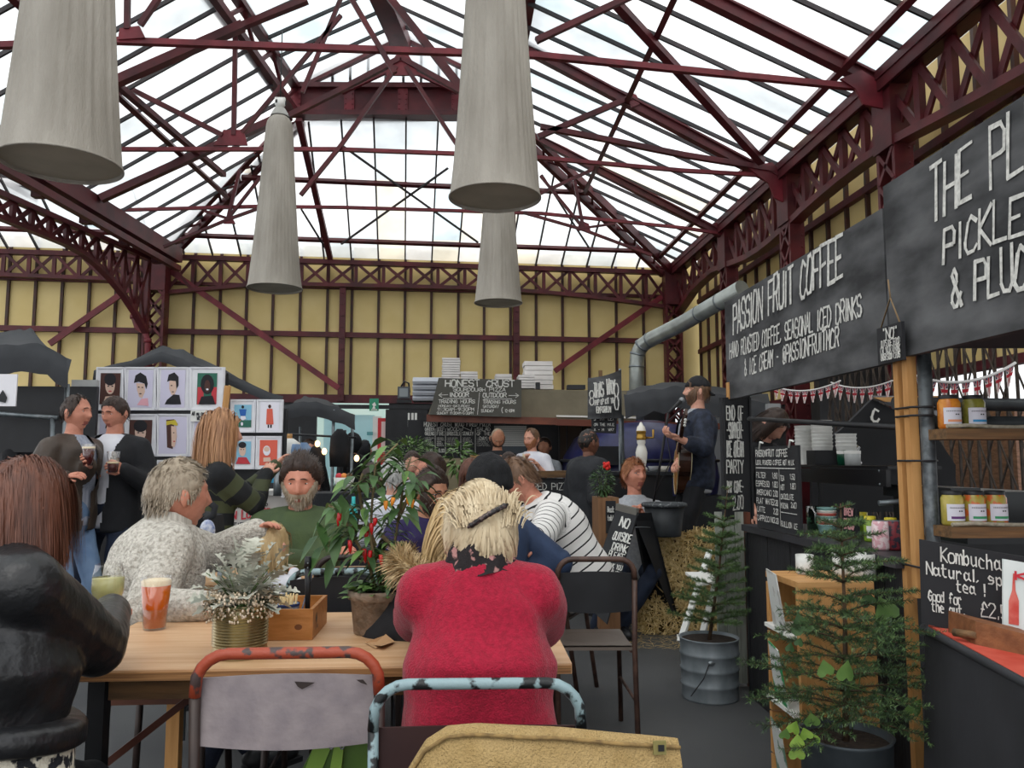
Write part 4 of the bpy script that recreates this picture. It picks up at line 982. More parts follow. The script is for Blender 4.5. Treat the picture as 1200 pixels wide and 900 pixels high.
line(q, 'HAND ROASTED COFFEE, SEASONAL ICED DRINKS', (856, 420), (1012, 370), .088, .13, 4, jit=.05, slant=.3); line(q, '& ICE CREAM - @PASSIONFRUITMCR', (874, 440), (985, 405), .085, .13, 5, jit=.05, slant=.3)
q.build('lettering', M_CHALK, r)
yb0, yb1 = Yn, Yn-1.75
r = sign_board('pickle_sign', 'large smeared chalkboard sign reading THE PLUCKY PICKLES at the top right', yb0-.012, yb1, 1.675, 2.34, M_SLATE, .034)
q = MB(); line(q, 'THE PLUCKY', (1092, 262), (1310, 130), .175, .09, 6, slant=.3); line(q, 'PICKLES', (1108, 308), (1225, 262), .115, .12, 7, slant=.3); line(q, '& PLUCKY', (1118, 362), (1245, 322), .125, .12, 8, slant=.3)
q.build('lettering', M_CHALK, r)
# little hanging notice between them
r = thing('hanging_notice', 'small chalkboard notice hung by string where the two big signs meet', 'notice', (SX-.03, Yn-.02, 1.60))
a = PX(1031, 428, SX-.03); b = PX(1060, 420, SX-.03); z1 = PX(1031, 385, SX-.03).z; z0 = PX(1031, 428, SX-.03).z
q = MB(); q.box((SX-.03, (a.y+b.y)/2, (z0+z1)/2), (.012, abs(a.y-b.y), z1-z0)); q.build('board', M_CHALKB, r)
q = MB(); tp = V(SX-.03, (a.y+b.y)/2-.01, PX(1046, 348, SX-.03).z); q.tube([V(SX-.03, a.y-.02, z1), tp, V(SX-.03, b.y+.02, z1)], .003, 6); q.tube([tp, tp+V(0, .01, .07)], .003, 6); q.build('string', mat('jute_string', '#8a7355', rough=.9), r)
q = MB()
for i, t in enumerate(('"NO"', 'OUTSIDE FOOD', 'OR YOUR DRINK', 'UNDERSTOOD CHUMS')): line(q, t, (1037-(i > 0)*3, 398+i*8+1), (1053+(i > 0)*4, 394+i*8), .04 if i == 0 else .022, .17, 20+i, X=SX-.038)
q.build('lettering', M_CHALK, r)
# posts where the stalls meet
zc0 = 0
pp = PX(1053, 430, SX+.01)
for x0, w_, z0_, z1_, lab in ((1054, .030, 0, 1.69, 'tall pale pine batten lashed to the steel pole, the longer left one'), (1065, .034, .82, 1.68, 'shorter pale pine batten beside the steel pole')):
    y = PX(x0, 430, SX+.02).y; q = MB(); q.box((SX+.02, y, (z0_+z1_)/2), (.034, w_, z1_-z0_)); tag(q.build('batten', M_WOODV), lab, 'batten')
yp = PX(1080, 430, SX+.04).y
q = MB(); q.tube([(SX+.05, yp, 0), (SX+.05, yp, 1.7)], .024, 16); pole = thing('scaffold_pole', 'scuffed galvanised scaffold pole between the coffee and pickle stalls', 'pole', (SX+.05, yp, 0))
q.build('tube', mat('scuffed_galvanised_tube', '#62676a', '#3f4346', rough=.5, metal=.5, scale=22, bump=.15, bscale=50, thr=(.4, .6)), pole)
for z in (1.49, 1.46, 1.30, .93):
    q = MB(); y0 = PX(1050, 430, SX).y; q.tube([(SX-.004, y0+.01, z), (SX-.004, yp, z), (SX+.05, yp-.03, z), (SX+.08, yp, z), (SX+.07, y0+.01, z), (SX-.004, y0+.01, z)], .004, 6); q.build('lashing', M_BLACK, pole)
# coffee stall body
r = thing('coffee_stall', 'black painted coffee stall with a plank counter under the coffee sign', 'stall', (SX+.5, 3.6, 0))
yA, yB = 4.42, 2.83; n = 11
for i in range(n):
    ya_ = yA+(yB-yA)*i/n; yb_ = yA+(yB-yA)*(i+1)/n; q = MB(); q.box((SX+.015, (ya_+yb_)/2, .455), (.02+.004*(i % 2), abs(ya_-yb_)-.004, .91)); q.build('plank', mat('black_stained_plank', '#1b1b1d', '#26262a', rough=.7, scale=14, stretch=(8, 8, .6), bump=.4, bscale=30), r)
q = MB(); q.box((SX+.22, (yA+yB)/2, .93), (.50, yA-yB, .035)); q.build('counter_top', mat('dark_counter_board', '#35353a', '#2a2a2d', rough=.5, scale=8), r)
q = MB(); q.box((SX+1.1, yA+.02, .45), (2.2, .03, .9)); q.build('side_panel', M_BLACK, r)
q = MB(); q.box((SX+.96, (yA+.25+yB)/2, 2.20), (1.8, yA-yB+.4, .03)); q.build('roof', M_CANVAS, r)
q = MB(); q.tube([(SX+.05, yA+.05, 1.54), (SX+.06, yB, 1.42)], .012, 8); q.tube([(SX+1.6, yA, 1.53), (SX+1.6, yB-1.8, 1.46)], .02, 8); q.build('rail', M_BLACK, r)
# the black shelf unit with cups on the counter
y1_, y2_ = PX(940, 560, SX+.25).y, PX(1049, 560, SX+.25).y
sr = thing('counter_shelf', 'black two-board shelf screwed above the coffee counter', 'shelf', (SX+.25, (y1_+y2_)/2, .95))
za, zb_ = PX(1045, 548, SX+.22).z, PX(1045, 568, SX+.22).z
q = MB(); q.box((SX+.22, (y1_+y2_)/2, (za+zb_)/2-.01), (.02, y1_-y2_, za-zb_)); q.build('front_board', mat('satin_black_board', '#141417', rough=.35), sr)
q = MB(); q.box((SX+.34, (y1_+y2_)/2, za), (.24, y1_-y2_, .012)); q.build('shelf_board', mat('satin_black_board', '#141417', rough=.35), sr)
for yy in (y1_-.02, y2_+.02):
    q = MB(); q.box((SX+.34, yy, (.95+za)/2), (.02, .02, za-.95)); q.build('upright', M_BLACK, sr)
for yy in (y1_-.05, y2_+.05):
    for z in (za-.015, zb_+.0): q = MB(); q.ell((SX+.208, yy, z), (.004, .006, .006), 8, 6); q.build('screw', M_STEEL, sr)
def cup(mb, x, y, z, r0, r1, h, mi=0): mb.lathe([(0, 0), (r0, 0), (r0, .004), (r1, h), (r1*1.06, h+.003), (r1*1.03, h+.006), (r1*.94, h-.002), (r0*.9, .012), (0, .012)], (x, y, z), 18, mi)
def at_c(px, z): return PX(px, 500, SX+.33).y
for i, (px, k, r0, lab) in enumerate(((946, 7, .036, 'leftmost tall stack of white paper cups on the black shelf'), (957, 6, .036, 'second stack of white paper cups on the black shelf'), (967, 8, .038, 'tallest middle stack of white paper cups'), (984, 4, .036, 'short right-hand stack of white paper cups'))):
    y = at_c(px, 0); st = thing('cup_stack', lab, 'cups', (SX+.31+.05*(i % 2), y, za+.007))
    for j in range(k): q = MB(); cup(q, SX+.31+.05*(i % 2), y, za+.008+j*.019, r0*1.05, r0*1.38, .095); q.build('cup', M_WHITE, st)
for px, c_, lab in ((942, '#d9d9d6', 'clear tub of lids at the left end of the black shelf'), (998, '#0f4a34', 'dark green tin on the black shelf'), (1007, '#b8bcbb', 'clear jar with a white lid on the black shelf')):
    y = at_c(px, 0); q = MB(); q.lathe([(0, 0), (.036, 0), (.037, .06), (.030, .072), (0, .074)], (SX+.29, y, za+.007), 20); q.lathe([(.038, .055), (.039, .07), (0, .072)], (SX+.29, y, za+.007), 20, mi=1)
    tag(q.build('tub', [mat('tub_'+c_[1:], c_, rough=.3), M_WHITE]), lab, 'tub')
y = at_c(975, 0); q = MB(); q.box((SX+.27, y, za+.045), (.12, .10, .075)); tag(q.build('cutlery_box', M_BLACK), 'matt black napkin box in the middle of the black shelf', 'box')
q = MB(); q.lathe([(.0, 0), (.05, 0), (.055, .02), (.03, .06), (.05, .10), (.02, .13), (0, .13)], (SX+.5, at_c(960, 0), za+.0), 16); tag(q.build('glass_jug', glassmat('jug_glass', '#d8dcda', .5)), 'clear glass jug behind the cup stacks', 'jug')
# menu board of the coffee stall
mX = SX-.035
ym0, ym1 = PX(884, 525, mX).y, PX(934, 530, mX).y; zt = PX(884, 524, mX).z; zb2 = .952
r = thing('menu_board', 'black coffee price board standing on the counter beneath the coffee sign', 'menu', (mX, (ym0+ym1)/2, zb2))
q = MB(); q.box((mX+.01, (ym0+ym1)/2, (zt+zb2)/2), (.014, ym0-ym1, zt-zb2)); q.build('board', M_CHALKB, r)
q = MB(); X_ = mX
def ml(t, u0, v, u1, h, sd): # u 0..1 across, v 0..1 down
    a = V(X_-.001, ym0+(ym1-ym0)*u0, zt+(zb2-zt)*v); b = V(X_-.001, ym0+(ym1-ym0)*u1, zt+(zb2-zt)*v); chalk(q, t, a, b-a, V(0, 0, 1), h, (b-a).length, .17, seed=sd, off=.0025, jit=.05)
hh = (zt-zb2)
ml('PASSIONFRUIT COFFEE', .05, .12, .82, hh*.08, 1); ml('LOCAL ROASTED COFFEE HOT MILK', .05, .22, .95, hh*.055, 2)
for i, (a_, p_, b_, c_) in enumerate((('FILTER', '1.80', 'TEA', '1.50'), ('ESPRESSO', '1.80', 'HOT', '1.80'), ('AMERICANO', '2.00', 'CHOCOLATE', ''), ('FLAT WHITE', '2.20', 'MOCHA', '2.60'), ('LATTE', '2.20', '', ''), ('CAPPUCCINO', '2.20', 'BULLION ICE', ''))):
    v = .38+i*.105; ml(a_, .05, v, .05+.042*len(a_), hh*.062, 10+i); ml(p_, .46, v, .58, hh*.062, 20+i)
    if b_: ml(b_, .64, v+.02, .64+.032*len(b_), hh*.058, 30+i)
    if c_: ml(c_, .86, v, .97, hh*.058, 40+i)
def rect(u0, v0, u1, v1): 
    f = lambda u, v: V(X_-.003, ym0+(ym1-ym0)*u, zt+(zb2-zt)*v); q.add([f(u0, v0), f(u1, v0), f(u1, v1), f(u0, v1)], [(0, 1, 2, 3)])
rect(.04, .255, .96, .265); rect(.605, .27, .612, .93); rect(.62, .76, .97, .768)
q.build('lettering', M_CHALK, r)
for yy in (ym0-.10, ym1+.06): q = MB(); q.tube([V(mX+.0, yy+.03, zt-.01), V(mX-.0, yy+.015, zt+.025), V(mX, yy-.02, zt+.02)], .005, 8); q.build('clip', M_WHITE, r)
# tall ice cream board, facing the camera
yE = 4.62
r = thing('ice_cream_board', 'tall black chalkboard reading END OF SUMMER ICE CREAM PARTY', 'sign', tuple(PY(862, 607, yE)))
a, b = PY(847, 470, yE), PY(879, 470, yE+.10); zt_, zb_ = PY(847, 466, yE).z, PY(847, 608, yE).z
nE = V(-(b-a).y, (b-a).x, 0); nE = V(nE.x, nE.y, 0).normalized(); nE = nE if nE.y > 0 else -nE
q = MB(); q.poly([V(a.x, a.y, zb_), V(b.x, b.y, zb_-.01), V(b.x, b.y, zt_+.02), V(a.x, a.y, zt_)], nE, .03); q.build('board', M_CHALKB, r)
q = MB()
for x0, x1 in ((0, .03), (.97, 1.0)): q.beam(a.lerp(b, x0+.01)*1+V(0, 0, zb_-a.z), a.lerp(b, x0+.01)+V(0, 0, zt_-a.z), .012, .02)
q.build('frame', M_BLACK, r)
q = MB()
for i, (t, yy, h) in enumerate((('END OF', 492, 16), ('-SUMMER-', 513, 18), ('ICE CREAM', 535, 18), ('PARTY', 554, 15), ('ANY CONE-', 577, 13), ('2.00', 597, 15))):
    p0, p1 = PY(851 if i != 5 else 858, yy, yE-.005), PY(871, yy, yE+.06); chalk(q, t, p0, V((p1-p0).x, (p1-p0).y, 0), V(0, 0, 1), h*yE/933, V((p1-p0).x, (p1-p0).y, 0).length, .13, seed=60+i, off=.004)
q.build('lettering', M_CHALK, r)
q = MB(); p = PY(857, 458, 4.66); q.box(p, (.05, .04, .10)); tag(q.build('wood_block', M_WOODV), 'stub of pale timber above the ice cream board', 'timber')
# whitewashed screen with a red-brown edge behind the first fir
yS = 4.66
r = thing('plank_screen', 'whitewashed plank screen with a brown edge behind the fir in the bucket', 'screen', tuple(PY(840, 760, yS)))
x0, x1 = PY(838, 640, yS).x, PY(872, 640, yS).x; n = 3
for i in range(n): q = MB(); xa = x0+(x1-x0)*i/n; xb = x0+(x1-x0)*(i+1)/n; q.box(((xa+xb)/2, yS, .51), (xb-xa-.005, .018, .98)); q.build('plank', mat('whitewashed_plank', '#a9ada3', '#8d9188', rough=.8, scale=10, stretch=(6, 6, .5), bump=.3, bscale=20), r)
q = MB(); q.box((x1+.012, yS-.02, .50), (.024, .06, 1.0)); q.build('edge_post', mat('red_brown_timber', '#6a3a28', rough=.6), r)
# things on the coffee counter
def jar(label, x, y, z, rr, h, lidc, body, labelc=None, name='jar', band=None, lidh=.018, rz=0, txt=None, cat='jar', sq=False):
    r = thing(name, label, cat, (x, y, z)); n = 22
    q = MB(); q.lathe([(0, 0), (rr*.9, 0), (rr, .008), (rr, h*.78), (rr*.82, h*.88), (rr*.78, h-lidh*.6), (0, h-lidh*.6)], (x, y, z), n); q.build('glass_body', body, r)
    q = MB(); q.lathe([(rr*.86, h-lidh), (rr*.88, h-.002), (rr*.8, h), (0, h)], (x, y, z), n); q.build('lid', lidc, r)
    if labelc:
        q = MB(); a0 = -2.6; a1 = -.2; k = 16; R2 = rr+.0012
        def lp(u, v, e=0): a = a0+(a1-a0)*u; return V(x+(R2+e)*math.cos(a), y+(R2+e)*math.sin(a), z+h*v)
        q.add([lp(i/k, v) for v in (.14, .62) for i in range(k+1)], [(i, i+1, i+k+2, i+k+1) for i in range(k)], 0, True); lb_ = q.build('label', labelc, r)
        if band:
            q = MB(); q.add([lp(.15+.7*i/k, v, .0006) for v in (.20, .27) for i in range(k+1)], [(i, i+1, i+k+2, i+k+1) for i in range(k)], 0, True)
            for j in range(16): u = .12+.76*j/16; q.add([lp(u, .50, .0006), lp(u+.025, .50, .0006), lp(u+.025, .53, .0006), lp(u, .53, .0006)], [(0, 1, 2, 3)], 1)
            q.add([lp(.42, .40, .0006), lp(.58, .40, .0006), lp(.58, .44, .0006), lp(.42, .44, .0006)], [(0, 1, 2, 3)], 1); q.build('label_print', [band, M_BLACK], lb_)
    return r
G_LIME = mat('lime_green_bottle', '#6f8f2c', '#8aa83c', rough=.2, scale=30); L_YEL = mat('yellow_lid', '#d8c83a', rough=.4)
for px, lab, lx in ((1010, 'green sauce jar with a yellow lid, left of the three on the coffee counter', SX+.30), (1019, 'green sauce jar with a yellow lid, middle of the three', SX+.20), (1043, 'green sauce jar with a yellow lid nearest the pine batten', SX+.24)):
    p = PX(px, 600, lx); jar(lab, lx, p.y, .948, .028, .11, L_YEL, G_LIME, M_WHITE if 1015 < px < 1030 else None)
def can(label, px, X, c, c2, rr=.033, h=.115, z=.948, name='drink_can', cat='can'):
    p = PX(px, 600, X); r = thing(name, label, cat, (X, p.y, z)); q = MB(); q.lathe([(0, .003), (rr*.8, 0), (rr, .01), (rr, h-.012), (rr*.86, h), (rr*.84, h-.004), (0, h-.005)], (X, p.y, z), 24); q.build('body', mat(name+label[:6], c, c2, rough=.35, scale=45, thr=(.48, .52)), r)
    q = MB(); q.lathe([(rr*.87, h-.002), (rr*.87, h+.001), (0, h-.002)], (X, p.y, z), 24); q.build('rim', M_STEEL, r)
can('pink and white patterned can on the edge of the coffee counter', 1031, SX+.07, '#d8a6ae', '#e8d4d6'); can('dark red can half behind the pink one', 1047, SX+.12, '#7a2c34', '#2a2834')
p = PX(968, 585, SX+.12); r = thing('cup_stack', 'stack of zigzag patterned paper cups on the coffee counter', 'cups', (SX+.12, p.y, .948))
for j in range(7): q = MB(); cup(q, SX+.12, p.y, .948+j*.013, .034, .042, .05); q.build('cup', mat(('cup_teal', 'cup_red', 'cup_white')[j % 3], ('#7fa6a2', '#b0564e', '#d8d8d0')[j % 3], rough=.6), r)
# coffee machine and cards in the dim of the stall
r = thing('coffee_machine', 'dark coffee machine in the shade behind the counter', 'machine', (SX+.45, 3.25, .948))
q = MB(); q.box((SX+.52, 3.25, 1.08), (.34, .52, .20)); q.box((SX+.36, 3.25, 1.17), (.12, .50, .05)); q.build('body', mat('dark_machine_metal', '#2c2f31', rough=.3, metal=.4), r)
q = MB(); q.tube([(SX+.26, 3.12, 1.14), (SX+.18, 3.05, 1.10), (SX+.2, 3.0, 1.0)], .006, 8); q.build('steam_wand', M_STEEL, r); q = MB(); q.tube([(SX+.3, 3.3, 1.13), (SX+.18, 3.32, 1.12)], .012, 8); q.build('portafilter', M_STEEL, r)
q = MB(); q.box((SX+.20, PX(997, 600, SX+.2).y, 1.02), (.01, .14, .13)); o = thing('bagel_card', 'small black card lettered in red and white beside the cups', 'card', (SX+.2, PX(997, 600, SX+.2).y, .95))
q.build('card', M_CHALKB, o); q = MB(); yy = PX(990, 600, SX+.19).y; chalk(q, 'BREW', V(SX+.190, yy, 1.05), V(0, -1, 0), UPZ, .03, .09, .3, off=.002); chalk(q, 'BREAD', V(SX+.190, yy, .99), V(0, -1, 0), UPZ, .04, .09, .3, off=.002); q.build('lettering', mat('pink_letter', '#d8a0a0', rough=.7), o)
q = MB(); q.lathe([(0, 0), (.04, 0), (.045, .12), (0, .12)], (SX+.22, PX(955, 600, SX+.22).y, .948), 18); tag(q.build('plastic_tumbler', glassmat('green_tumbler', '#8fb8a0', .4)), 'stack of green-tinted tumblers behind the patterned cups', 'tumbler')
# gable hut behind: grey peaked roof with a white C
yH = 5.4
r = thing('peaked_hut', 'black hut with peaked grey roof and a white letter C behind the coffee counter', 'hut', tuple(PY(1020, 600, yH)))
q = MB(); q.poly([PY(x, y, yH) for x, y in ((952, 600), (1120, 600), (1120, 545), (1090, 500), (1022, 468), (990, 500), (952, 530))], (0, 1, 0), .04); q.build('gable', M_CHALKB, r)
q = MB(); q.poly([PY(1022, 467, yH-.02), PY(1100, 500, yH-.02), PY(1120, 480, yH+.5), PY(1060, 467, yH+.5)], (0, 0, 1), .02); q.build('roof', mat('grey_roof_felt', '#6c6d72', '#5c5d62', rough=.8, scale=8), r)
q = MB(); q.poly([PY(1022, 466, yH-.03), PY(1100, 464, yH+.0), PY(1100, 470, yH), PY(1036, 471, yH-.03)], (0, -1, 0), .02); q.build('fascia', M_WOOD, r)
q = MB(); c = PY(1028, 487, yH-.03); chalk(q, 'C', c+V(-.04, 0, -.04), V(1, 0, 0), UPZ, .085, .06, .22, off=.003, jit=0); q.build('lettering', M_WHITE, r)
# the folding iron gate beyond, bright yard outside
gX = 4.1; r = thing('folding_gate', 'dark folding lattice gate of thin upright bars behind the right-hand stalls', 'gate', (gX, 5, 0))
k = 0
for i in range(56):
    y = 8.6-i*.12; q = MB(); q.box((gX, y, 1.35), (.018, .018, 2.5)); q.build('upright', mat('rusty_dark_bar', '#4a3f36', '#2c2522', rough=.7, scale=10), r)
q = MB()
for i in range(0, 54, 2):
    y = 8.6-i*.12
    for z in (.3, .8, 1.3, 1.8): q.beam((gX-.02, y, z), (gX-.02, y-.24, z+.5), .01, .012); q.beam((gX-.03, y-.24, z), (gX-.03, y, z+.5), .01, .012)
q['kind'] if False else None; o = q.build('lattice', mat('rusty_dark_bar', '#4a3f36'), r); o['kind'] = 'stuff'
q = MB(); q.box((gX+2.6, 10.4, 1.0), (.2, 2.6, 2.0)); struct(q.build('wall_outside_brick', mat('brown_brickwork', '#6a4f42', '#8a6a58', rough=.9, scale=14, stretch=(1, 1, 3))))
q = MB(); q.box((gX+.5, 8.9, 1.5), (1.0, .1, 3.0)); struct(q.build('wall_behind_gate', M_BLACK))
q = MB()
for i in range(9): x = 1.9+i*.3; q.box((x, 5.55, 1.15), (.03, .03, 2.3))
# bunting
def bunting(label, p0, p1, sag, n, h, group='union flag bunting'):
    r = thing('bunting', label, 'bunting', tuple(p0), 0, group)
    def cp(t): p = p0.lerp(p1, t); return p-V(0, 0, sag*4*t*(1-t))
    q = MB(); q.tube([cp(k/24) for k in range(25)], .006, 6); q.build('cord', mat('white_tape', '#d8d6d4', rough=.8), r)
    for i in range(n):
        a, b = cp((i+.08)/n), cp((i+.92)/n); c = (a+b)/2; dn = V(0, 0, -h)+V(random.Random(i).uniform(-.01, .01), .01, 0); nr = (b-a).cross(dn).normalized()*.0008
        w_ = (b-a)
        def f(u, v): return a+w_*(u*(1-v)+.5*v*1.0+(0))+dn*v if False else a+w_*(.5+(u-.5)*(1-v*.82))+dn*v
        q = MB(); q.add([f(0, 0), f(1, 0), f(1, 1), f(0, 1)], [(0, 1, 2, 3)], 0)
        for sgn in (1, -1):
            e = nr*sgn
            q.add([f(.42, 0)+e*2, f(.58, 0)+e*2, f(.58, 1)+e*2, f(.42, 1)+e*2], [(0, 1, 2, 3)], 1); q.add([f(0, .34)+e*2, f(1, .34)+e*2, f(1, .50)+e*2, f(0, .50)+e*2], [(0, 1, 2, 3)], 1)
            for (ua, va, ub_, vb_) in ((0, 0, .36, .28), (.64, .28, 1, 0), (0, .85, .36, .56), (.64, .56, 1, .85)):
                q.add([f(ua, va)+e, f(ua+.02, va+.06)+e, f(ub_, vb_)+e, f(ub_-.02, vb_-.06)+e], [(0, 1, 2, 3)], 1)
            for tri in (((.04, .10), (.04, .28), (.28, .30)), ((.96, .10), (.96, .28), (.72, .30)), ((.10, .02), (.36, .02), (.36, .22)), ((.90, .02), (.64, .02), (.64, .22))):
                q.add([f(*p)+e*1.5 for p in tri], [(0, 1, 2)], 2)
        q.build('flag', [M_WHITE, mat('flag_red', '#b02a38', rough=.8), mat('flag_blue', '#23264a', rough=.8)], r)
bunting('union flag bunting sagging behind the shelf of pickle jars', PY(1072, 440, 3.0), PY(1190, 425, 3.0), .05, 9, .085)
bunting('union flag bunting draped under the left end of the coffee sign', PX(905, 452, 2.6), PX(985, 446, 2.9), .06, 9, .10)
bunting('pale bunting hanging against the gate under the middle of the coffee sign', PX(974, 448, 3.2), PX(1046, 446, 3.0), .05, 8, .12)
q = MB(); p = PX(906, 483, 2.6); q.box(p, (.10, .08, .14)); tag(q.build('switch_box', mat('grey_plastic', '#8d8f90', rough=.5)), 'grey electrical box on the red column behind the coffee stall', 'box')
# ================= pickle stall =================
r = thing('pickle_stall', 'dark pickle stall frame with canvas roof at the right edge', 'stall', (2.4, 2.2, 0))
q = MB(); q.poly([V(SX+.04, yp, 1.70), V(SX+.04, .6, 1.70), V(3.6, .6, 1.72), V(3.6, yp, 1.72)], (0, 0, 1), .02); q.build('roof_lining', mat('dark_slate_lining', '#3b3d42', rough=.8), r)
q = MB(); q.tube([(SX+.06, 2.78, 1.435), (3.4, 2.78, 1.43)], .028, 12); q.tube([(SX+.06, 2.95, 1.52), (3.4, 2.95, 1.505)], .025, 12); q.build('rail', mat('scuffed_grey_tube', '#44484a', '#34373a', rough=.55, metal=.3, scale=15), r)
shY = 2.62
for z, lab, wx in ((PY(1085, 501, shY).z, 'upper rough plank shelf carrying two pickle jars', 0), (PY(1085, 616, shY).z, 'lower rough plank shelf carrying three pickle jars', 1)):
    r = thing('plank_shelf', lab, 'shelf', (2.2, shY, z-.03)); q = MB(); q.box((SX+.02+.85, shY+.05, z-.022), (1.66, .15, .036)); q.build('board', M_DWOOD, r)
    q = MB(); q.tube([(SX+.05+.08*k, shY-.012+.004*math.sin(k), z+.004+.003*math.sin(k*1.7)) for k in range(21)], .007, 8); q.build('rope', mat('grey_rope', '#a79f8e', '#8b8373', rough=.95, scale=80), r)
PK = {'o': mat('orange_pickle', '#b8641e', '#cf8a34', rough=.25, scale=40), 'g': mat('green_pickle', '#6c6a28', '#8c8a40', rough=.25, scale=40), 'm': mat('mixed_pickle', '#a09040', '#c0602c', rough=.25, scale=30, thr=(.5, .55)), 'y': mat('mustard_pickle', '#9a9040', '#b0a050', rough=.25, scale=40)}
zU, zL = PY(1085, 501, shY).z-.003, PY(1085, 616, shY).z-.003
LBL = mat('lilac_white_label', '#cfced8', rough=.6)
for px, z, b, bd, lab in ((1113, zU, 'o', mat('band_peach', '#d8906a', rough=.6), 'jar of orange pickle on the upper shelf'), (1142, zU, 'g', mat('band_blue', '#2f86b8', rough=.6), 'jar of green gherkins on the upper shelf'),
        (1111, zL, 'y', mat('band_purple', '#5a2a6a', rough=.6), 'mustard-coloured pickle jar with a purple band, left on the lower shelf'), (1136, zL, 'm', mat('band_green', '#2f8a58', rough=.6), 'mixed pickle jar with a green band, middle of the lower shelf'), (1161, zL, 'm', mat('band_green', '#2f8a58'), 'mixed pickle jar with a green band, right on the lower shelf')):
    p = PY(px, 500, shY+.05); jar(lab, p.x, p.y, z, .0365 if z == zU else .036, .118, M_BLACK, PK[b], LBL, band=bd, lidh=.014)
# kombucha board leaning on the counter
r = thing('kombucha_board', 'black chalkboard handwritten Kombucha, Natural sparkling tea, at the right edge', 'sign', tuple(PY(1120, 745, 2.35)))
kY = 2.38; ka, kb = PY(1077, 632, kY), PY(1215, 655, kY-.15); k0, k1 = PY(1080, 730, kY), PY(1215, 762, kY-.15)
n_ = (kb-ka).cross(k0-ka).normalized(); n_ = n_ if n_.y > 0 else -n_
q = MB(); q.poly([ka, kb, k1, k0], n_, .015); q.build('board', M_CHALKB, r)
q = MB(); rt_ = (kb-ka).normalized(); up_ = (ka-k0).normalized(); o_ = k0; Wd, Ht = (kb-ka).length, (ka-k0).length
def kt(t, px, py, w_px, h_px, sd, lw=.1):
    a = PP(px, py, ka, n_); b = PP(px+w_px, py+w_px*.155, ka, n_); chalk(q, t, a, b-a, up_, h_px*kY/933, (b-a).length, lw, seed=sd, jit=.04, off=.003)
kt('Kombucha', 1103, 658, 72, 17, 1); kt('Natural, sparkling', 1086, 673, 150, 14, 2, .13); kt('tea !', 1121, 693, 36, 13, 3, .13); kt('Good for', 1088, 703, 40, 12, 4, .13); kt('the gut.', 1092, 716, 40, 12, 5, .13); kt('£2.50', 1150, 722, 42, 16, 6, .1)
q.build('lettering', M_CHALK, r)
# print leaning in front with a red bottle picture
r = thing('leaning_poster', 'white poster of a red bottle leaning at the right edge', 'poster', tuple(PY(1190, 740, 2.2)))
pY = 2.2; qd = [PY(1176, 655, pY), PY(1240, 666, pY-.1), PY(1240, 752, pY-.1), PY(1176, 733, pY)]
q = MB(); q.poly(qd, (0, 1, 0), .006); q.build('sheet', mat('cool_white_sheet', '#c8d4d2', '#dfe4e2', rough=.5, scale=5), r)
q = MB(); f = lambda x, y: PP(x, y, qd[0]+V(0, -.003, 0), (qd[1]-qd[0]).cross(qd[3]-qd[0]).normalized()); q.add([f(*p) for p in ((1187, 672), (1189, 672), (1190, 692), (1194, 704), (1194, 733), (1182, 731), (1182, 704), (1186, 692))], [tuple(range(8))]); q.build('bottle_picture', mat('tomato_red_print', '#c04238', '#d8786c', rough=.5, scale=20), r)
q = MB(); chalk(q, 'KOM', f(1191, 679), (f(1200, 680)-f(1191, 679)), UPZ, .022, .11, .3, off=.004); q.build('lettering', mat('red_lettering', '#c02c38', rough=.6), r)
q = MB(); bx = [PZ(1142, 752, .80), PZ(1230, 800, .80)]; a_, b_ = PY(1143, 728, 2.14), PY(1230, 752, 2.0)
r = thing('timber_block', 'chunky brown timber box on the pickle counter at the right edge', 'box', tuple(PY(1180, 770, 2.1)))
q.poly([PY(1143, 728, 2.14), PY(1235, 752, 1.95), PY(1235, 800, 1.95), PY(1143, 757, 2.14)], (0.15, 1, 0), .16); q.build('block', mat('orange_brown_timber', '#8a5a38', '#6f4428', rough=.6, scale=4, stretch=(1, 8, 8), bump=.2), r)
q = MB(); q.tube([PY(1118, 741, 2.2), PY(1146, 745, 2.14)], .011, 10); tag(q.build('wooden_rod', M_DWOOD), 'short wooden rod lying on the red cloth', 'rod')
# the counter draped in dark cloth with a red top
r = thing('pickle_counter', 'pickle stall counter with a red cloth top and a black drape', 'counter', (1.8, 2.2, 0))
c0, c1, c2, c3 = PZ(1088, 737, .79), PZ(1222, 812, .79), V(2.6, 1.5, .79), V(2.6, 2.75, .79)
q = MB(); q.poly([c0, c1, c2, c3], (0, 0, 1), .012); q.build('cloth_top', mat('red_counter_cloth', '#b8402e', '#c85a48', rough=.75, scale=12), r)
q = MB(); q.tube([c3+V(-.85, .03, 0), c0+V(-.01, .01, 0), c1, c1+(c1-c0)*.6], .012, 10); q.build('edge_roll', M_CANVAS, r)
def drp(u, v):
    p = c0.lerp(c1+(c1-c0)*.6, u); return V(p.x-.01-.05*v+.012*math.sin(u*23)*v, p.y, .79*(1-v))
def drp2(u, v): p = (c3+V(-.85, .03, 0)).lerp(c0+V(-.01, .01, 0), u); return V(p.x-.0+.0*v, p.y+.01*math.sin(u*20)*v, .79*(1-v))
q = MB(); q.grid(drp, 30, 12); q.grid(drp2, 20, 12); q.build('drape', mat('black_felt_drape', '#232427', '#2c2d31', rough=.9, scale=4, bump=.2, bscale=12), r)
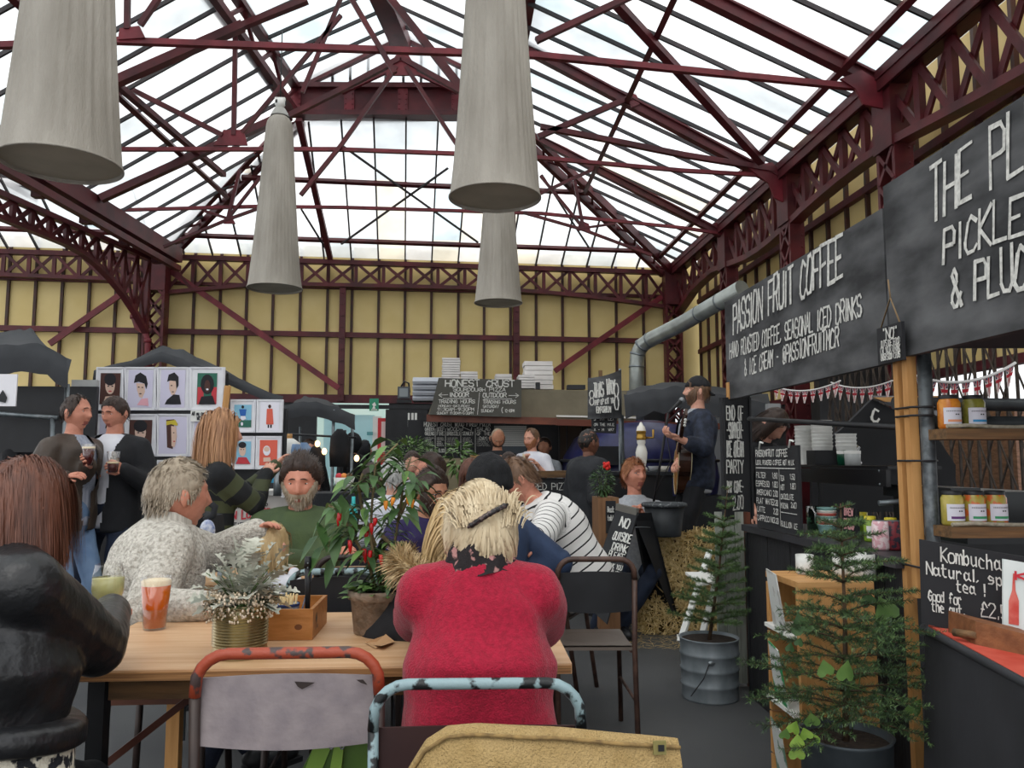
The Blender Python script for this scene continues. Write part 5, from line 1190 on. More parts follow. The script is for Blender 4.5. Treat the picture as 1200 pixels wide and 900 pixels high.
# pine crate stand in front of the coffee stall
A0 = V(1.262, 3.04, 0)
cx0, cy0 = PZ(935, 683, .86).x, PZ(935, 683, .86).y; cx1 = PZ(1027, 683, .86).x; cy1 = PX(897, 668, cx0).y
r = thing('pine_stand', 'open-sided pale pine stand with shelf boards in front of the coffee stall', 'stand', ((cx0+cx1)/2, (cy0+cy1)/2, 0))
q = MB(); q.box(((cx0+cx1)/2, (cy0+cy1)/2, .85), (cx1-cx0, cy1-cy0, .022)); q.build('top_board', M_WOOD, r)
q = MB(); q.box(((cx0+cx1)/2, cy0+.012, .42), (cx1-cx0, .024, .84)); q.build('front_board', M_WOODV, r)
z = 0.0; hts = [.165, .16, .155, .155, .19]
for h_ in hts:
    q = MB(); q.box((cx0+.16, cy1-.012, z+h_/2), (.32, .022, h_-.008)); q.build('back_board', M_WOODV, r); z += h_
for z in (.10, .385, .66):
    q = MB(); q.box((cx0+.10, (cy0+cy1)/2, z), (.24, cy1-cy0-.05, .014)); q.build('shelf', M_WHITE, r)
for z, c_ in ((.11, '#6f8f78'), (.395, '#2f9a5c'), (.67, '#b9b9b4')):
    q = MB(); yy = (cy0+cy1)/2; q.poly([V(cx0-.02, yy-.08, z), V(cx0-.005, yy+.08, z), V(cx0-.025, yy+.085, z+.21), V(cx0-.055, yy-.085, z+.21)], (1, 0, 0), .004); tag(q.build('leaflet_bag', mat('white_card_green_print'+c_[1:], '#d5d8d4', c_, rough=.6, scale=16, thr=(.52, .56))), {.11: 'pale printed bag hanging low on the side of the pine stand', .395: 'white bag with a green print halfway up the pine stand', .67: 'plain pale bag hanging at the top of the pine stand'}[z], 'bag')
for px, yy, rr, h_, lab in ((943, .20, .034, .075, 'white mug with dark marks at the left on the pine stand'), (985, .17, .030, .09, 'white tumbler in the middle of the pine stand'), (1008, .14, .055, .085, 'wide white pot at the right on the pine stand')):
    p = PY(px, 660, cy0+yy); q = MB(); q.lathe([(0, 0), (rr*.85, 0), (rr, .01), (rr, h_), (rr*.92, h_), (rr*.9, .01), (0, .01)], (p.x, p.y, .862), 24); tag(q.build('mug', mat('white_glazed_mug', '#d8d9d4', '#b5b8b4', rough=.35, scale=18)), lab, 'mug')
# ================= pizza stall =================
YP = 9.6
def prect(mb, x0, y0, x1, y1, Y, t=.04, mi=0): 
    a, b = PY(x0, y0, Y), PY(x1, y1, Y); z0, z1 = sorted((a.z, b.z)); mb.poly([V(a.x, Y, z0), V(b.x, Y, z0), V(b.x, Y, z1), V(a.x, Y, z1)], (0, 1, 0), t, mi); return mb
def pquad(mb, pts, Y, t=.03, mi=0): mb.poly([PY(x, y, Y) for x, y in pts], (0, 1, 0), t, mi); return mb
def ptext(mb, t, x0, yb, x1, hpx, Y, seed, lw=.13, slope=0, mi=0, jit=.07):
    a = PY(x0, yb, Y); b = PY(x1, yb+slope, Y); chalk(mb, t, a, b-a, UPZ, hpx*Y/933, (b-a).length, lw, seed=seed, jit=jit, mi=mi, off=.004)
r = thing('pizza_stall', 'wood-fired pizza stall with a beige hood and a long copper-edged fascia', 'stall', tuple(PY(620, 600, YP).xy.to_3d()))
M_HOOD = mat('beige_painted_hood', '#7f7763', '#736b59', rough=.8, scale=5, bump=.2)
q = MB(); pquad(q, [(513, 455), (745, 458), (745, 498), (500, 490)], YP, .5); q.build('hood', M_HOOD, r)
q = MB(); q.beam(PY(500, 490, YP-.06), PY(652, 494, YP-.06), .10, .085); q.build('copper_fascia', mat('copper_brown_trim', '#7a3f28', '#5f3020', rough=.45, scale=6), r)
q = MB(); q.beam(PY(652, 495, YP-.05), PY(850, 500, YP-.05), .10, .075); q.build('brown_fascia', mat('red_brown_trim', '#6a3524', rough=.5), r)
q = MB(); q.beam(PY(652, 487.5, YP-.03), PY(745, 489.5, YP-.03), .03, .02); q.build('dusty_ledge', M_WHITE, r)
q = MB(); prect(q, 478, 492, 760, 600, YP+.9, .05); q.build('dark_back_wall', M_BLACK, r)
q = MB(); prect(q, 655, 498, 697, 590, YP+.6, .05); q.build('brown_door', mat('brown_door_panel', '#4a3a2c', '#3d3025', rough=.7, scale=3), r)
for x in (655, 664, 682): q = MB(); prect(q, x, 498, x+1.5, 590, YP+.57, .03); q.build('door_stile', M_BLACK, r)
sh = PY(579, 499, YP+.5); 
for k in range(11): q = MB(); prect(q, 579, 499+k*2.2, 617, 500.9+k*2.2, YP+.5, .04); q.build('shutter_slat', M_WHITE, r)
q = MB(); prect(q, 579, 523, 617, 534, YP+.5, .04); q.build('grey_panel', mat('grey_blue_panel', '#5a646c', rough=.6), r)
q = MB(); prect(q, 470, 537, 560, 600, YP-.2, .05); q.build('low_wall', mat('sand_board', '#8a8066', rough=.8), r)
r2 = thing('honest_crust_sign', 'grey chalkboard sign HONEST CRUST with indoor and outdoor arrows', 'sign', tuple(PY(560, 488, YP-.25)))
YS2 = YP-.22; q = MB(); pquad(q, [(514, 443), (611, 445), (611, 489), (503, 486)], YS2, .03); q.build('board', mat('warm_grey_chalkboard', '#4c4b46', '#55544e', rough=.85, scale=4), r2)
q = MB(); YT = YS2-.003
ptext(q, 'HONEST CRUST', 522, 453, 604, 7.5, YT, 1, .2); ptext(q, 'SOURDOUGH PIZZA', 531, 458.5, 593, 4, YT, 2, .2); ptext(q, 'INDOOR', 527, 465, 550, 5, YT, 3, .22); ptext(q, 'OUTDOOR', 566, 465.5, 594, 5, YT, 4, .22)
ptext(q, 'TRADING HOURS', 514, 472.5, 557, 4, YT, 5, .2); ptext(q, 'TRADING HOURS', 566, 473, 605, 4, YT, 6, .2)
ptext(q, 'MONDAY-SATURDAY', 514, 477, 551, 2.6, YT, 7, .2); ptext(q, '11:30AM-9:30PM', 513, 481.5, 556, 3.6, YT, 8, .2); ptext(q, 'SUNDAY 11:30AM-5:30PM', 512, 485.5, 555, 2.8, YT, 9, .2)
ptext(q, 'SATURDAY', 566, 478, 585, 3.2, YT, 10, .2); ptext(q, 'SUNDAY', 564, 483, 579, 3.2, YT, 11, .2); ptext(q, '(', 586, 484, 591, 7, YT, 14, .15); ptext(q, '12-10PM', 592, 483, 603, 3.2, YT, 12, .2)
for pts in ([(514, 463), (525, 462.5)], [(514, 463), (518, 460.5)], [(514, 463), (518, 465.5)], [(596, 463.5), (608, 463.5)], [(608, 463.5), (604, 461)], [(608, 463.5), (604, 466)], [(562, 460), (559.5, 486)], [(519, 467), (553, 467)], [(567, 467.5), (600, 467.5)]):
    a, b = PY(*pts[0], YT-.001), PY(*pts[1], YT-.001); q.beam(a, b, .006, .007)
q.build('lettering', M_CHALK, r2)
r2 = thing('pizza_menu_board', 'wide black menu board headed HONEST CRUST WOOD FIRED PIZZA', 'menu', tuple(PY(540, 535, YP+.3)))
YM = YP+.25; q = MB(); pquad(q, [(494, 492), (579, 494), (579, 540), (494, 538)], YM, .03); q.build('board', M_CHALKB, r2); q = MB(); YT = YM-.004
ptext(q, 'HONEST CRUST WOOD FIRED PIZZA', 497, 499.5, 575, 5, YT, 21, .16)
for i, (x0, x1, a_, b_) in enumerate(((498, 509, 'GARDEN', 'GREENS'), (512, 521, 'BEEF', 'FIRE'), (524, 539, 'WOOD', 'BROCCOLI'), (542, 555, 'N', 'STANLEY'), (559, 575, 'SALAD', 'OF THE'))):
    ptext(q, a_, x0, 504.8, x1, 4, YT, 30+i, .16); ptext(q, b_, x0, 510, x1, 4, YT, 40+i, .16)
    for k in range(5): ptext(q, 'HAM.BASIL.OIL'[:8+(k*i) % 5], x0, 514+k*2.2, x1-((k*3+i) % 4), 1.3, YT, 50+i*7+k, .16)
    if i < 4: ptext(q, '8.00', x0+2, 530, x0+9, 4, YT, 60+i, .16)
    if i: a, b = PY(x0-2, 502, YT), PY(x0-2, 536, YT); q.beam(a, b, .006, .008)
ptext(q, 'DAY', 562, 515.5, 571, 4, YT, 48, .16); q.build('lettering', M_CHALK, r2)
# counter
YC2 = 8.65; r2 = thing('pizza_counter', 'pizza counter with a worn timber top and a black front lettered WOOD FIRED PIZZA', 'counter', tuple(PY(640, 640, YC2).xy.to_3d()))
a = PY(560, 556, YC2); b = PY(673, 558, YC2); q = MB(); q.box(((a.x+b.x)/2, YC2+.3, a.z), (b.x-a.x, .62, .07)); q.build('worktop', M_DWOOD, r2)
q = MB(); q.box(((a.x+b.x)/2, YC2+.05, (a.z-.04)/2), (b.x-a.x-.03, .05, a.z-.05)); q.build('front', M_CHALKB, r2)
q = MB(); ptext(q, 'WOOD FIRED PIZZA', 590, 574, 671, 7.5, YC2+.024, 71, .12); ptext(q, 'CRUST', 652, 598, 676, 10, YC2+.024, 72, .10); q.build('lettering', M_CHALK, r2)
def sbox(label, x0, y0, x1, y1, Y, d, m, name='box', cat='box', group=None):
    a, b = PY(x0, y1, Y), PY(x1, y0, Y); q = MB(); q.box(((a.x+b.x)/2, Y+d/2, (a.z+b.z)/2), (b.x-a.x, d, b.z-a.z)); return tag(q.build(name, m), label, cat, group)
sbox('brown cardboard box standing at the left of the pizza counter', 551, 533, 576, 552, 8.7, .2, mat('cardboard', '#a9825a', '#9a7550', rough=.8, scale=6))
q = MB(); q.tube([PY(618, 555, 8.62), PY(616, 545, 8.64), PY(613, 532, 8.66)], [.05, .06, .03], 12, flat=.3); tag(q.build('paper_sheaf', mat('cream_paper', '#cfc4a8', rough=.8)), 'upright sheaf of cream paper on the counter before the cook in white', 'paper')
# stacks of white pizza boxes on the hood
M_PB = mat('white_box_card', '#e2dedb', '#d3cfcd', rough=.7, scale=6)
def bstack(label, x0, y0, x1, y1, n, Y=YP+.02):
    a, b = PY(x0, y1, Y), PY(x1, y0, Y); r = thing('box_stack', label, 'boxes', ((a.x+b.x)/2, Y+.15, a.z)); h = (b.z-a.z)/n
    for k in range(n): q = MB(); q.box(((a.x+b.x)/2+R_.uniform(-.006, .006), Y+.17, a.z+h*(k+.5)), (b.x-a.x, .32, h-.006)); q.build('box', M_PB, r)
bstack('tallest stack of white pizza boxes on the hood, left end', 518, 419, 539, 444, 9); bstack('low stack of white pizza boxes beside the tall left one', 540, 435, 560, 445, 3); bstack('flat white boxes just showing above the middle of the sign', 581, 438, 600, 446, 2)
bstack('stack of white boxes above the right end of the sign', 608, 439, 627, 455, 5); bstack('big block of white boxes at the right on the hood', 615, 423, 648, 456, 6, YP+.38)
sbox('small black flask on the hood before the white boxes', 628, 448, 633, 456, YP, .06, M_BLACK, 'flask', 'flask'); sbox('row of black dishes on the hood right of the white boxes', 665, 451, 686, 456, YP, .1, M_BLACK, 'dishes', 'dish')
r2 = thing('louvre_box', 'white louvred vent box left of the pizza sign', 'vent', tuple(PY(500, 468, YP+.2)))
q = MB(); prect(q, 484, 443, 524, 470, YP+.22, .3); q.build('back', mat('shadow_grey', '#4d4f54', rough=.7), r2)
for k in range(4): q = MB(); a = PY(504, 446+k*6.5, YP+.16); q.box(a, (.42, .12, .035), Matrix.Rotation(.5, 3, 'X')); q.build('slat', mat('pale_grey_louvre', '#aeb2ba', rough=.5), r2)
# floodlight and exit sign
r2 = thing('floodlight', 'small grey floodlight on a stand left of the louvre box', 'lamp', tuple(PY(474, 472, 10.5)))
q = MB(); prect(q, 466, 453, 480, 467, 10.5, .12); q.build('housing', mat('dark_grey_metal', '#4a4e52', rough=.4, metal=.4), r2); q = MB(); prect(q, 468, 455, 478, 465, 10.48, .02); q.build('lens', mat('dull_lens', '#7d8588', rough=.2), r2)
q = MB(); q.tube([PY(470, 453, 10.55), PY(474, 447, 10.55), PY(479, 449, 10.55), PY(480, 460, 10.55)], .012, 8); q.build('bracket', M_BLACK, r2); q = MB(); prect(q, 465, 468, 482, 472, 10.5, .1); q.build('base', M_BLACK, r2)
q = MB(); prect(q, 433, 467, 443.5, 481.5, 14.0, .02); o = thing('exit_sign', 'small green emergency exit sign hanging before the dark lintel', 'sign', tuple(PY(438, 481, 14.0)))
q.build('plate', mat('exit_green', '#2f8f6c', rough=.5), o); q = MB(); pquad(q, [(436, 474), (439, 471), (441, 475), (439, 476), (440, 479), (436, 479), (437.5, 476)], 13.98, .005); prect(q, 435, 479.6, 442, 480.6, 13.98, .005); q.build('symbol', M_WHITE, o)
# oven
c = PY(762, 538, YP+.1); r2 = thing('pizza_oven', 'dark blue domed pizza oven behind the pole and canopy', 'oven', (c.x, c.y, 0))
M_BLUE = mat('dark_blue_tiles', '#20224a', '#2b2e5c', rough=.35, scale=10)
q = MB(); q.lathe([(.95, .9), (.98, 1.1), (.94, 1.35), (.80, 1.58), (.55, 1.74), (.25, 1.80), (0, 1.81)], (c.x-.1, c.y+.2, 0), 40); q.build('dome', M_BLUE, r2)
q = MB(); q.tube([V(c.x-.1+.97*math.cos(t), c.y+.2+.97*math.sin(t), 1.30) for t in [2*math.pi*k/40 for k in range(40)]], .02, 6, closed=True); q.build('band', M_BLACK, r2)
q = MB(); q.box((c.x-.1, c.y+.2, .45), (1.7, 1.6, .9)); q.build('plinth', M_BLACK, r2)
q = MB(); prect(q, 697, 523, 728, 545, c.y-.80, .25); q.build('mouth', M_BLACK, r2)
# hanging "this way" board on the pole
YW = 7.6; r2 = thing('painted_wooden_board', 'curved chalkboard sign on the steel pole by the oven, densely lettered', 'sign', tuple(PY(708, 510, YW)))
q = MB(); pts = []
for i in range(9):
    t = i/8; x = 689+39*t; yt = 443-1.2*math.sin(t*2)-9*t**2.2; yb = 491-1*t; pts.append((x, yt, yb, -.10*math.sin(t*math.pi)))
vs = []
for x, yt, yb, dy in pts:
    for y in (yt, yb): p = PY(x, y, YW+dy); vs += [p, p+V(0, .02, 0)]
q.add(vs, [(4*i, 4*i+2, 4*i+6, 4*i+4) for i in range(8)]+[(4*i+1, 4*i+5, 4*i+7, 4*i+3) for i in range(8)]+[(4*i, 4*i+4, 4*i+5, 4*i+1) for i in range(8)]+[(4*i+2, 4*i+3, 4*i+7, 4*i+6) for i in range(8)]+[(0, 1, 3, 2), (32, 34, 35, 33)]); q.build('board', M_SLATE, r2)
q = MB(); ptext(q, 'THIS WAY', 696, 466, 721, 17, YW-.13, 81, .11, -5); ptext(q, 'POP UP KIT TO', 697, 475, 719, 6, YW-.13, 82, .16, -3); ptext(q, 'EMPORIUM', 699, 484, 716, 7, YW-.13, 83, .16, -1); ptext(q, '8', 691, 475, 697, 16, YW-.13, 84, .08); ptext(q, '8', 720, 480, 726, 32, YW-.13, 85, .05)
q.build('lettering', M_CHALK, r2)
q = MB(); pquad(q, [(693, 489), (723, 488), (722, 508), (694, 507)], YW-.03, .02); q.build('lower_board', M_CHALKB, r2); q = MB(); ptext(q, '3  PM  LET', 696, 492.5, 720, 3.6, YW-.036, 86, .16); ptext(q, 'ON THE MILE', 696, 499, 720, 3, YW-.036, 87, .16); ptext(q, 'A - M  WAY', 696, 505, 720, 3, YW-.036, 88, .16); q.build('small_lettering', M_CHALK, r2)
q = MB(); prect(q, 702, 434, 706, 446, YW+.02, .03); q.build('batten', M_DWOOD, r2)
a = PY(729, 486, YW); q = MB(); q.tube([V(a.x, YW+.05, 0), V(a.x, YW+.05, a.z)], .027, 14); q.tube([V(a.x-.01, YW+.02, .9), V(a.x-.01, YW+.02, PY(728, 432, YW).z)], .013, 10); tag(q.build('steel_pole', M_STEEL), 'upright steel pole carrying the curved sign beside the oven', 'pole')
# canopies: sheets with folds, edges hung down
def canopy(label, ridge, eave, drop, Y, dY, m=M_CANVAS, seed=0, legs=()):
    """ridge and eave are pixel polylines of equal count; drop = valance height px"""
    r = thing('stall_canopy', label, 'canopy', tuple(PY(*eave[0], Y)))
    n = len(ridge)-1; K = 8; vs = []
    for j in range(K+1):
        v = j/K
        for i in range(n*6+1):
            t = i/6; k = min(int(t), n-1); f = t-k
            rx = ridge[k][0]+(ridge[k+1][0]-ridge[k][0])*f; ry = ridge[k][1]+(ridge[k+1][1]-ridge[k][1])*f; ex = eave[k][0]+(eave[k+1][0]-eave[k][0])*f; ey = eave[k][1]+(eave[k+1][1]-eave[k][1])*f
            p = PY(rx, ry, Y+dY).lerp(PY(ex, ey, Y), v)+V(0, 0, -.05*math.sin(v*math.pi)+.03*noise.noise(V(t*2.3+seed, v*2, 0))); vs.append(p)
    W = n*6+1
    dr = [vs[K*W+i] + V(.01*math.sin(i*2+seed), -.03, -drop*Y/933*(1+.06*math.sin(i*1.3+seed))) for i in range(W)]; mid = [vs[K*W+i].lerp(dr[i], .5)+V(0, -.03*abs(math.sin(i*1.1)), 0) for i in range(W)]
    vs += mid+dr; q = MB(); q.add(vs, [(j*W+i, j*W+i+1, (j+1)*W+i+1, (j+1)*W+i) for j in range(K+2) for i in range(W-1)], 0, True); q.build('cloth', m, r)
    for lx, ly, dy in legs:
        a = PY(lx, ly, Y+dy); q = MB(); q.tube([V(a.x, a.y, 0), a], .018, 10); q.build('leg', M_STEEL, r)
    return r
canopy('charcoal canvas canopy behind the singer', [(735, 458), (760, 451), (792, 447), (850, 455), (900, 462)], [(731, 462), (760, 458), (792, 452), (845, 462), (905, 474)], 28, 7.4, 1.2, seed=2)
canopy('dark grey canopy over a stall at the far left edge', [(-60, 392), (0, 390), (22, 386), (38, 386)], [(-60, 402), (0, 405), (45, 402), (84, 421)], 33, 6.1, 1.3, seed=5, legs=((79, 450, .1),))
canopy('grey canopy peaked over the framed print stall', [(150, 425), (190, 405), (215, 411), (262, 432)], [(110, 434), (190, 412), (240, 430), (332, 464)], 12, 7.1, .5, seed=7)
canopy('black canopy over the clothes stall in the distance', [(345, 470), (356, 465), (372, 466), (396, 474)], [(329, 476), (356, 470), (385, 474), (416, 486)], 17, 9.4, 1.4, seed=9, legs=((391, 480, 0), (413, 500, .3), (352, 500, 1.2)))
q = MB(); prect(q, -60, 452, 110, 530, 6.4, .04); tag(q.build('dark_backdrop', M_BLACK), 'black cloth backdrop beneath the far left canopy', 'backdrop')
q = MB(); prect(q, 84, 445, 113, 455, 6.5, .05); tag(q.build('plastic_valance', mat('pale_plastic_sheet', '#b9bab8', '#a6a8a8', rough=.4, scale=8)), 'strip of pale plastic sheet between the two left canopies', 'sheet')
q = MB(); q.tube([PY(-60, 480, 6.25), PY(68, 490, 6.25)], .018, 10); q.tube([PY(62, 489, 6.25), PY(61, 600, 6.25)], .018, 10); tag(q.build('barrier_rail', M_STEEL), 'grey tubular barrier rail behind the man in the brown jacket', 'rail')
o = thing('white_placard', 'white placard with a small dark emblem at the left edge', 'placard', tuple(PY(0, 476, 4.7))); q = MB(); prect(q, -50, 438, 18, 476, 4.75, .01); q.build('board', M_WHITEB, o)
q = MB(); pquad(q, [(-2, 470), (6, 472), (8, 466), (5, 460), (3, 457), (0, 462), (-4, 466)], 4.74, .003); q.build('emblem', M_BLACK, o)
# flue duct
pts = [PY(746, 520, 10), PY(746, 430, 10), PY(747, 415, 10), PY(752, 405, 9.95), PY(762, 398, 9.85), PY(800, 379, 9.3), PY(870, 338, 8.3)]
r2 = thing('flue_duct', 'silver galvanised flue duct rising from the oven and bending to the right', 'duct', tuple(pts[0])); q = MB(); q.tube(pts, .095, 22); q.build('tube', mat('bright_spiral_duct', '#a3a8a4', '#8d928e', rough=.35, metal=.6, scale=6), r2)
for i in range(1, 5): q = MB(); d_ = (pts[min(i+1, 6)]-pts[i-1]).normalized(); q.tube([pts[i]-d_*.012, pts[i]+d_*.012], .101, 22); q.build('seam_ring', M_STEEL, r2)
for t in (.3, .65): p = pts[5].lerp(pts[6], t); d_ = (pts[6]-pts[5]).normalized(); q = MB(); q.tube([p-d_*.01, p+d_*.01], .100, 22); q.build('seam_ring', M_STEEL, r2)
# ================= print stall =================
def portrait(q, x0, y0, x1, y1, Y, kind, rn):
    """flat generic pictures: ground, hair, face, shoulders; materials 0.. in PM"""
    def R(u0, v0, u1, v1, mi): prect(q, x0+(x1-x0)*u0, y0+(y1-y0)*v0, x0+(x1-x0)*u1, y0+(y1-y0)*v1, Y-.0020-.00001*len(q.f), .0006, mi)
    def E(u, v, a, b, mi, e=0, n=14): q.poly([PY(x0+(x1-x0)*(u+a*math.cos(2*math.pi*k/n)), y0+(y1-y0)*(v+b*math.sin(2*math.pi*k/n)), Y-.004-e) for k in range(n)], (0, 1, 0), .0008, mi)
    def Pg(pts, mi, e=0): q.poly([PY(x0+(x1-x0)*u, y0+(y1-y0)*v, Y-.004-e) for u, v in pts], (0, 1, 0), .0008, mi)
    return R, E, Pg
PM = [mat('print_lilac', '#cfcbe0', rough=.7), mat('print_black', '#1c1a20', rough=.7), mat('print_skin', '#d8b9a8', rough=.7), mat('print_red', '#c03a44', rough=.7), mat('print_green', '#2f6a58', rough=.7), mat('print_sky', '#86bdd6', rough=.7), mat('print_pink', '#e2a8b4', rough=.7), mat('print_yellow', '#c8b43c', rough=.7), mat('print_brown', '#4a2c26', rough=.7), mat('print_coral', '#d8614e', rough=.7), mat('print_blue', '#2a62b0', rough=.7), mat('print_pale', '#e6e4ee', rough=.7)]
M_FR = mat('white_mount_frame', '#e6e6ea', '#dcdce2', rough=.6, scale=10)
def print_frame(label, x0, y0, x1, y1, Y, kind, gx=.22, gy=.16):
    r = thing('framed_print', label, 'print', tuple(PY((x0+x1)/2, y1, Y)), 0, 'framed prints on the stall'); q = MB(); prect(q, x0, y0, x1, y1, Y, .02); mt_ = q.build('mount', M_FR, r)
    q = MB(); w_ = x1-x0; h_ = y1-y0
    for a, b in (((x0+1, y0+1), (x1-1, y0+1)), ((x0+1, y1-1), (x1-1, y1-1)), ((x0+1, y0+1), (x0+1, y1-1)), ((x1-1, y0+1), (x1-1, y1-1))): q.beam(PY(*a, Y-.004), PY(*b, Y-.004), .012, .012)
    q.build('frame', M_FR, mt_); q = MB(); ax0, ay0, ax1, ay1 = x0+w_*gx, y0+h_*gy, x1-w_*gx, y1-h_*gy
    R, E, Pg = portrait(q, ax0, ay0, ax1, ay1, Y-.003, kind, R_)
    if kind == 'dark': R(0, 0, 1, 1, 8); E(.5, .4, .26, .28, 2); E(.5, .2, .32, .2, 1, .001); Pg([(.1, 1), (.25, .75), (.75, .72), (.95, 1)], 2, .001); E(.4, .42, .05, .02, 1, .003); E(.62, .42, .05, .02, 1, .003); E(.5, .58, .09, .02, 3, .003)
    elif kind == 'quiff': R(-.2, -.1, 1.2, 1.1, 0); Pg([(.1, .32), (.2, .08), (.5, -.02), (.85, .1), (.95, .35), (.85, .52), (.75, .34), (.4, .28)], 1); Pg([(.25, .32), (.75, .34), (.78, .6), (.6, .8), (.42, .76), (.3, .55)], 2, -.001); E(.4, .45, .06, .018, 1, .003); E(.62, .46, .05, .018, 1, .003); E(.5, .66, .08, .018, 1, .003); Pg([(.3, 1.02), (.55, .82), (.95, .8), (1.0, 1.05)], 6, .001)
    elif kind == 'jacket': R(-.2, -.1, 1.2, 1.1, 0); Pg([(.0, 1.0), (.15, .85), (.55, .68), (.9, .7), (1.0, 1.0)], 1, .002); Pg([(.3, .2), (.7, .2), (.75, .5), (.6, .7), (.42, .7), (.28, .5)], 2); Pg([(.15, .28), (.25, .05), (.6, -.02), (.85, .12), (.85, .4), (.72, .5), (.68, .26), (.35, .24)], 1, .001); E(.42, .4, .05, .02, 1, .003); E(.5, .6, .07, .015, 1, .003)
    elif kind == 'curls': R(0, 0, 1, 1, 4); R(0, .45, .3, 1, 3); R(.75, .45, 1, 1, 3); E(.52, .36, .36, .32, 1, .001); E(.52, .42, .16, .2, 8, .003); Pg([(.05, 1), (.2, .75), (.8, .72), (.95, 1)], 1, .003); E(.52, .52, .07, .03, 11, .005)
    elif kind == 'scarf': R(-.3, -.1, 1.3, 1.1, 0); Pg([(.1, .0), (.6, -.02), (.5, .95), (.15, .9)], 8, .0); Pg([(.4, .2), (.7, .22), (.75, .55), (.6, .9), (.42, .85)], 2, .002); Pg([(.1, .05), (.65, .0), (.8, .14), (.75, .2), (.4, .14), (.1, .18)], 7, .003); E(.55, .42, .05, .015, 1, .004); E(.58, .7, .06, .02, 3, .004)
    elif kind == 'footballer': R(0, 0, 1, .68, 5); R(0, .68, 1, 1, 4); E(.5, .1, .08, .07, 1, .001); Pg([(.28, .2), (.72, .2), (.66, .5), (.36, .5)], 10, .001); Pg([(.38, .5), (.64, .5), (.7, .62), (.5, .7), (.36, .62)], 11, .002); E(.45, .85, .07, .08, 11, .002)
    elif kind == 'redcoat': R(-.2, -.1, 1.2, 1.1, 11); E(.5, .1, .12, .08, 8, .001); Pg([(.28, .2), (.72, .2), (.8, .85), (.22, .85)], 9, .002); R(.35, .86, .46, 1, 1); R(.54, .86, .66, 1, 1)
    elif kind == 'striker': R(0, 0, 1, 1, 5); Pg([(.1, 1), (.25, .7), (.75, .7), (1, 1)], 3, .001); E(.5, .38, .22, .28, 2, .002); E(.5, .16, .24, .14, 1, .003); E(.42, .36, .04, .02, 1, .004); E(.58, .36, .04, .02, 1, .004)
    else: R(0, 0, 1, 1, 9); E(.4, .42, .22, .2, 11, .001); E(.4, .36, .17, .1, 2, .002); Pg([(.2, .7), (.6, .68), (.66, .85), (.2, .86)], 2, .002)
    q.build('picture', PM, r); return r
YR = 6.9
for row, (y0, y1) in enumerate(((430, 481), (485, 535), (539, 588))):
    for i, (x0, x1) in enumerate(((113, 145), (146, 183), (184, 221), (223, 262))):
        kd = (('dark', 'quiff', 'jacket', 'curls'), ('jacket', 'dark', 'scarf', 'quiff'), ('dark', 'scarf', 'jacket', 'dark'))[row][i]
        if row == 2 and i in (0, 1, 3): continue
        nm = {'dark': 'dark portrait', 'quiff': 'portrait with swept black hair on lilac', 'jacket': 'portrait in a dark collar on lilac', 'curls': 'portrait with dark curls on green', 'scarf': 'portrait with a yellow headband'}[kd]
        g_ = {'dark': .16, 'curls': .22}.get(kd, .24)
        print_frame('white-framed %s, %s row %s' % (nm, ('top', 'second', 'lowest')[row], ('at the left end', 'second from left', 'third from left', 'fourth from left')[i]), x0, y0, x1, y1, YR, kd, g_, .14)
YR2 = 6.95
print_frame('white-framed picture of a footballer in blue, on the right wing of the print stall', 270, 468, 299, 507, YR2, 'footballer', .16, .16); print_frame('white-framed picture of a long red coat on the right wing', 301, 468, 331, 507, YR2, 'redcoat', .25, .14)
print_frame('white-framed portrait in a red shirt on pale blue, lower right wing', 270, 511, 298, 550, YR2, 'striker', .16, .16); print_frame('white-framed coral print with a pale face, lower right wing', 300, 511, 329, 550, YR2, 'coral', .16, .12)
q = MB()
for y in (483, 537): q.beam(PY(112, y, YR+.03), PY(264, y+1, YR+.03), .03, .02)
q.box((PY(188, 520, YR).x, YR+.06, 1.03), (PY(263, 520, YR).x-PY(113, 520, YR).x, .02, 2.04)); tag(q.build('display_panel', M_BLACK), 'black display panel behind the framed prints', 'panel')
q = MB(); q.box((PY(300, 520, YR).x, YR+.12, .88), (.46, .02, 1.74)); tag(q.build('display_panel', M_BLACK), 'narrow black panel behind the right wing of prints', 'panel')
o = thing('price_card', 'small white card lettered in black over the second row of prints', 'card', tuple(PY(236, 494, YR-.03))); q = MB(); prect(q, 223.5, 481, 242, 494, YR-.03, .004); q.build('card', M_WHITE, o); q = MB(); ptext(q, 'All my own', 225, 486.5, 241, 4, YR-.032, 91, .2); ptext(q, 'WORK', 231, 492, 241, 4, YR-.032, 92, .25); q.build('lettering', M_BLACK, o)
q = MB(); q.beam(PY(267, 452, YR-.03), PY(264, 478, YR-.03), .05, .02); tag(q.build('plywood_edge', M_WOODV), 'slanting pale plywood edge between the two banks of prints', 'board')
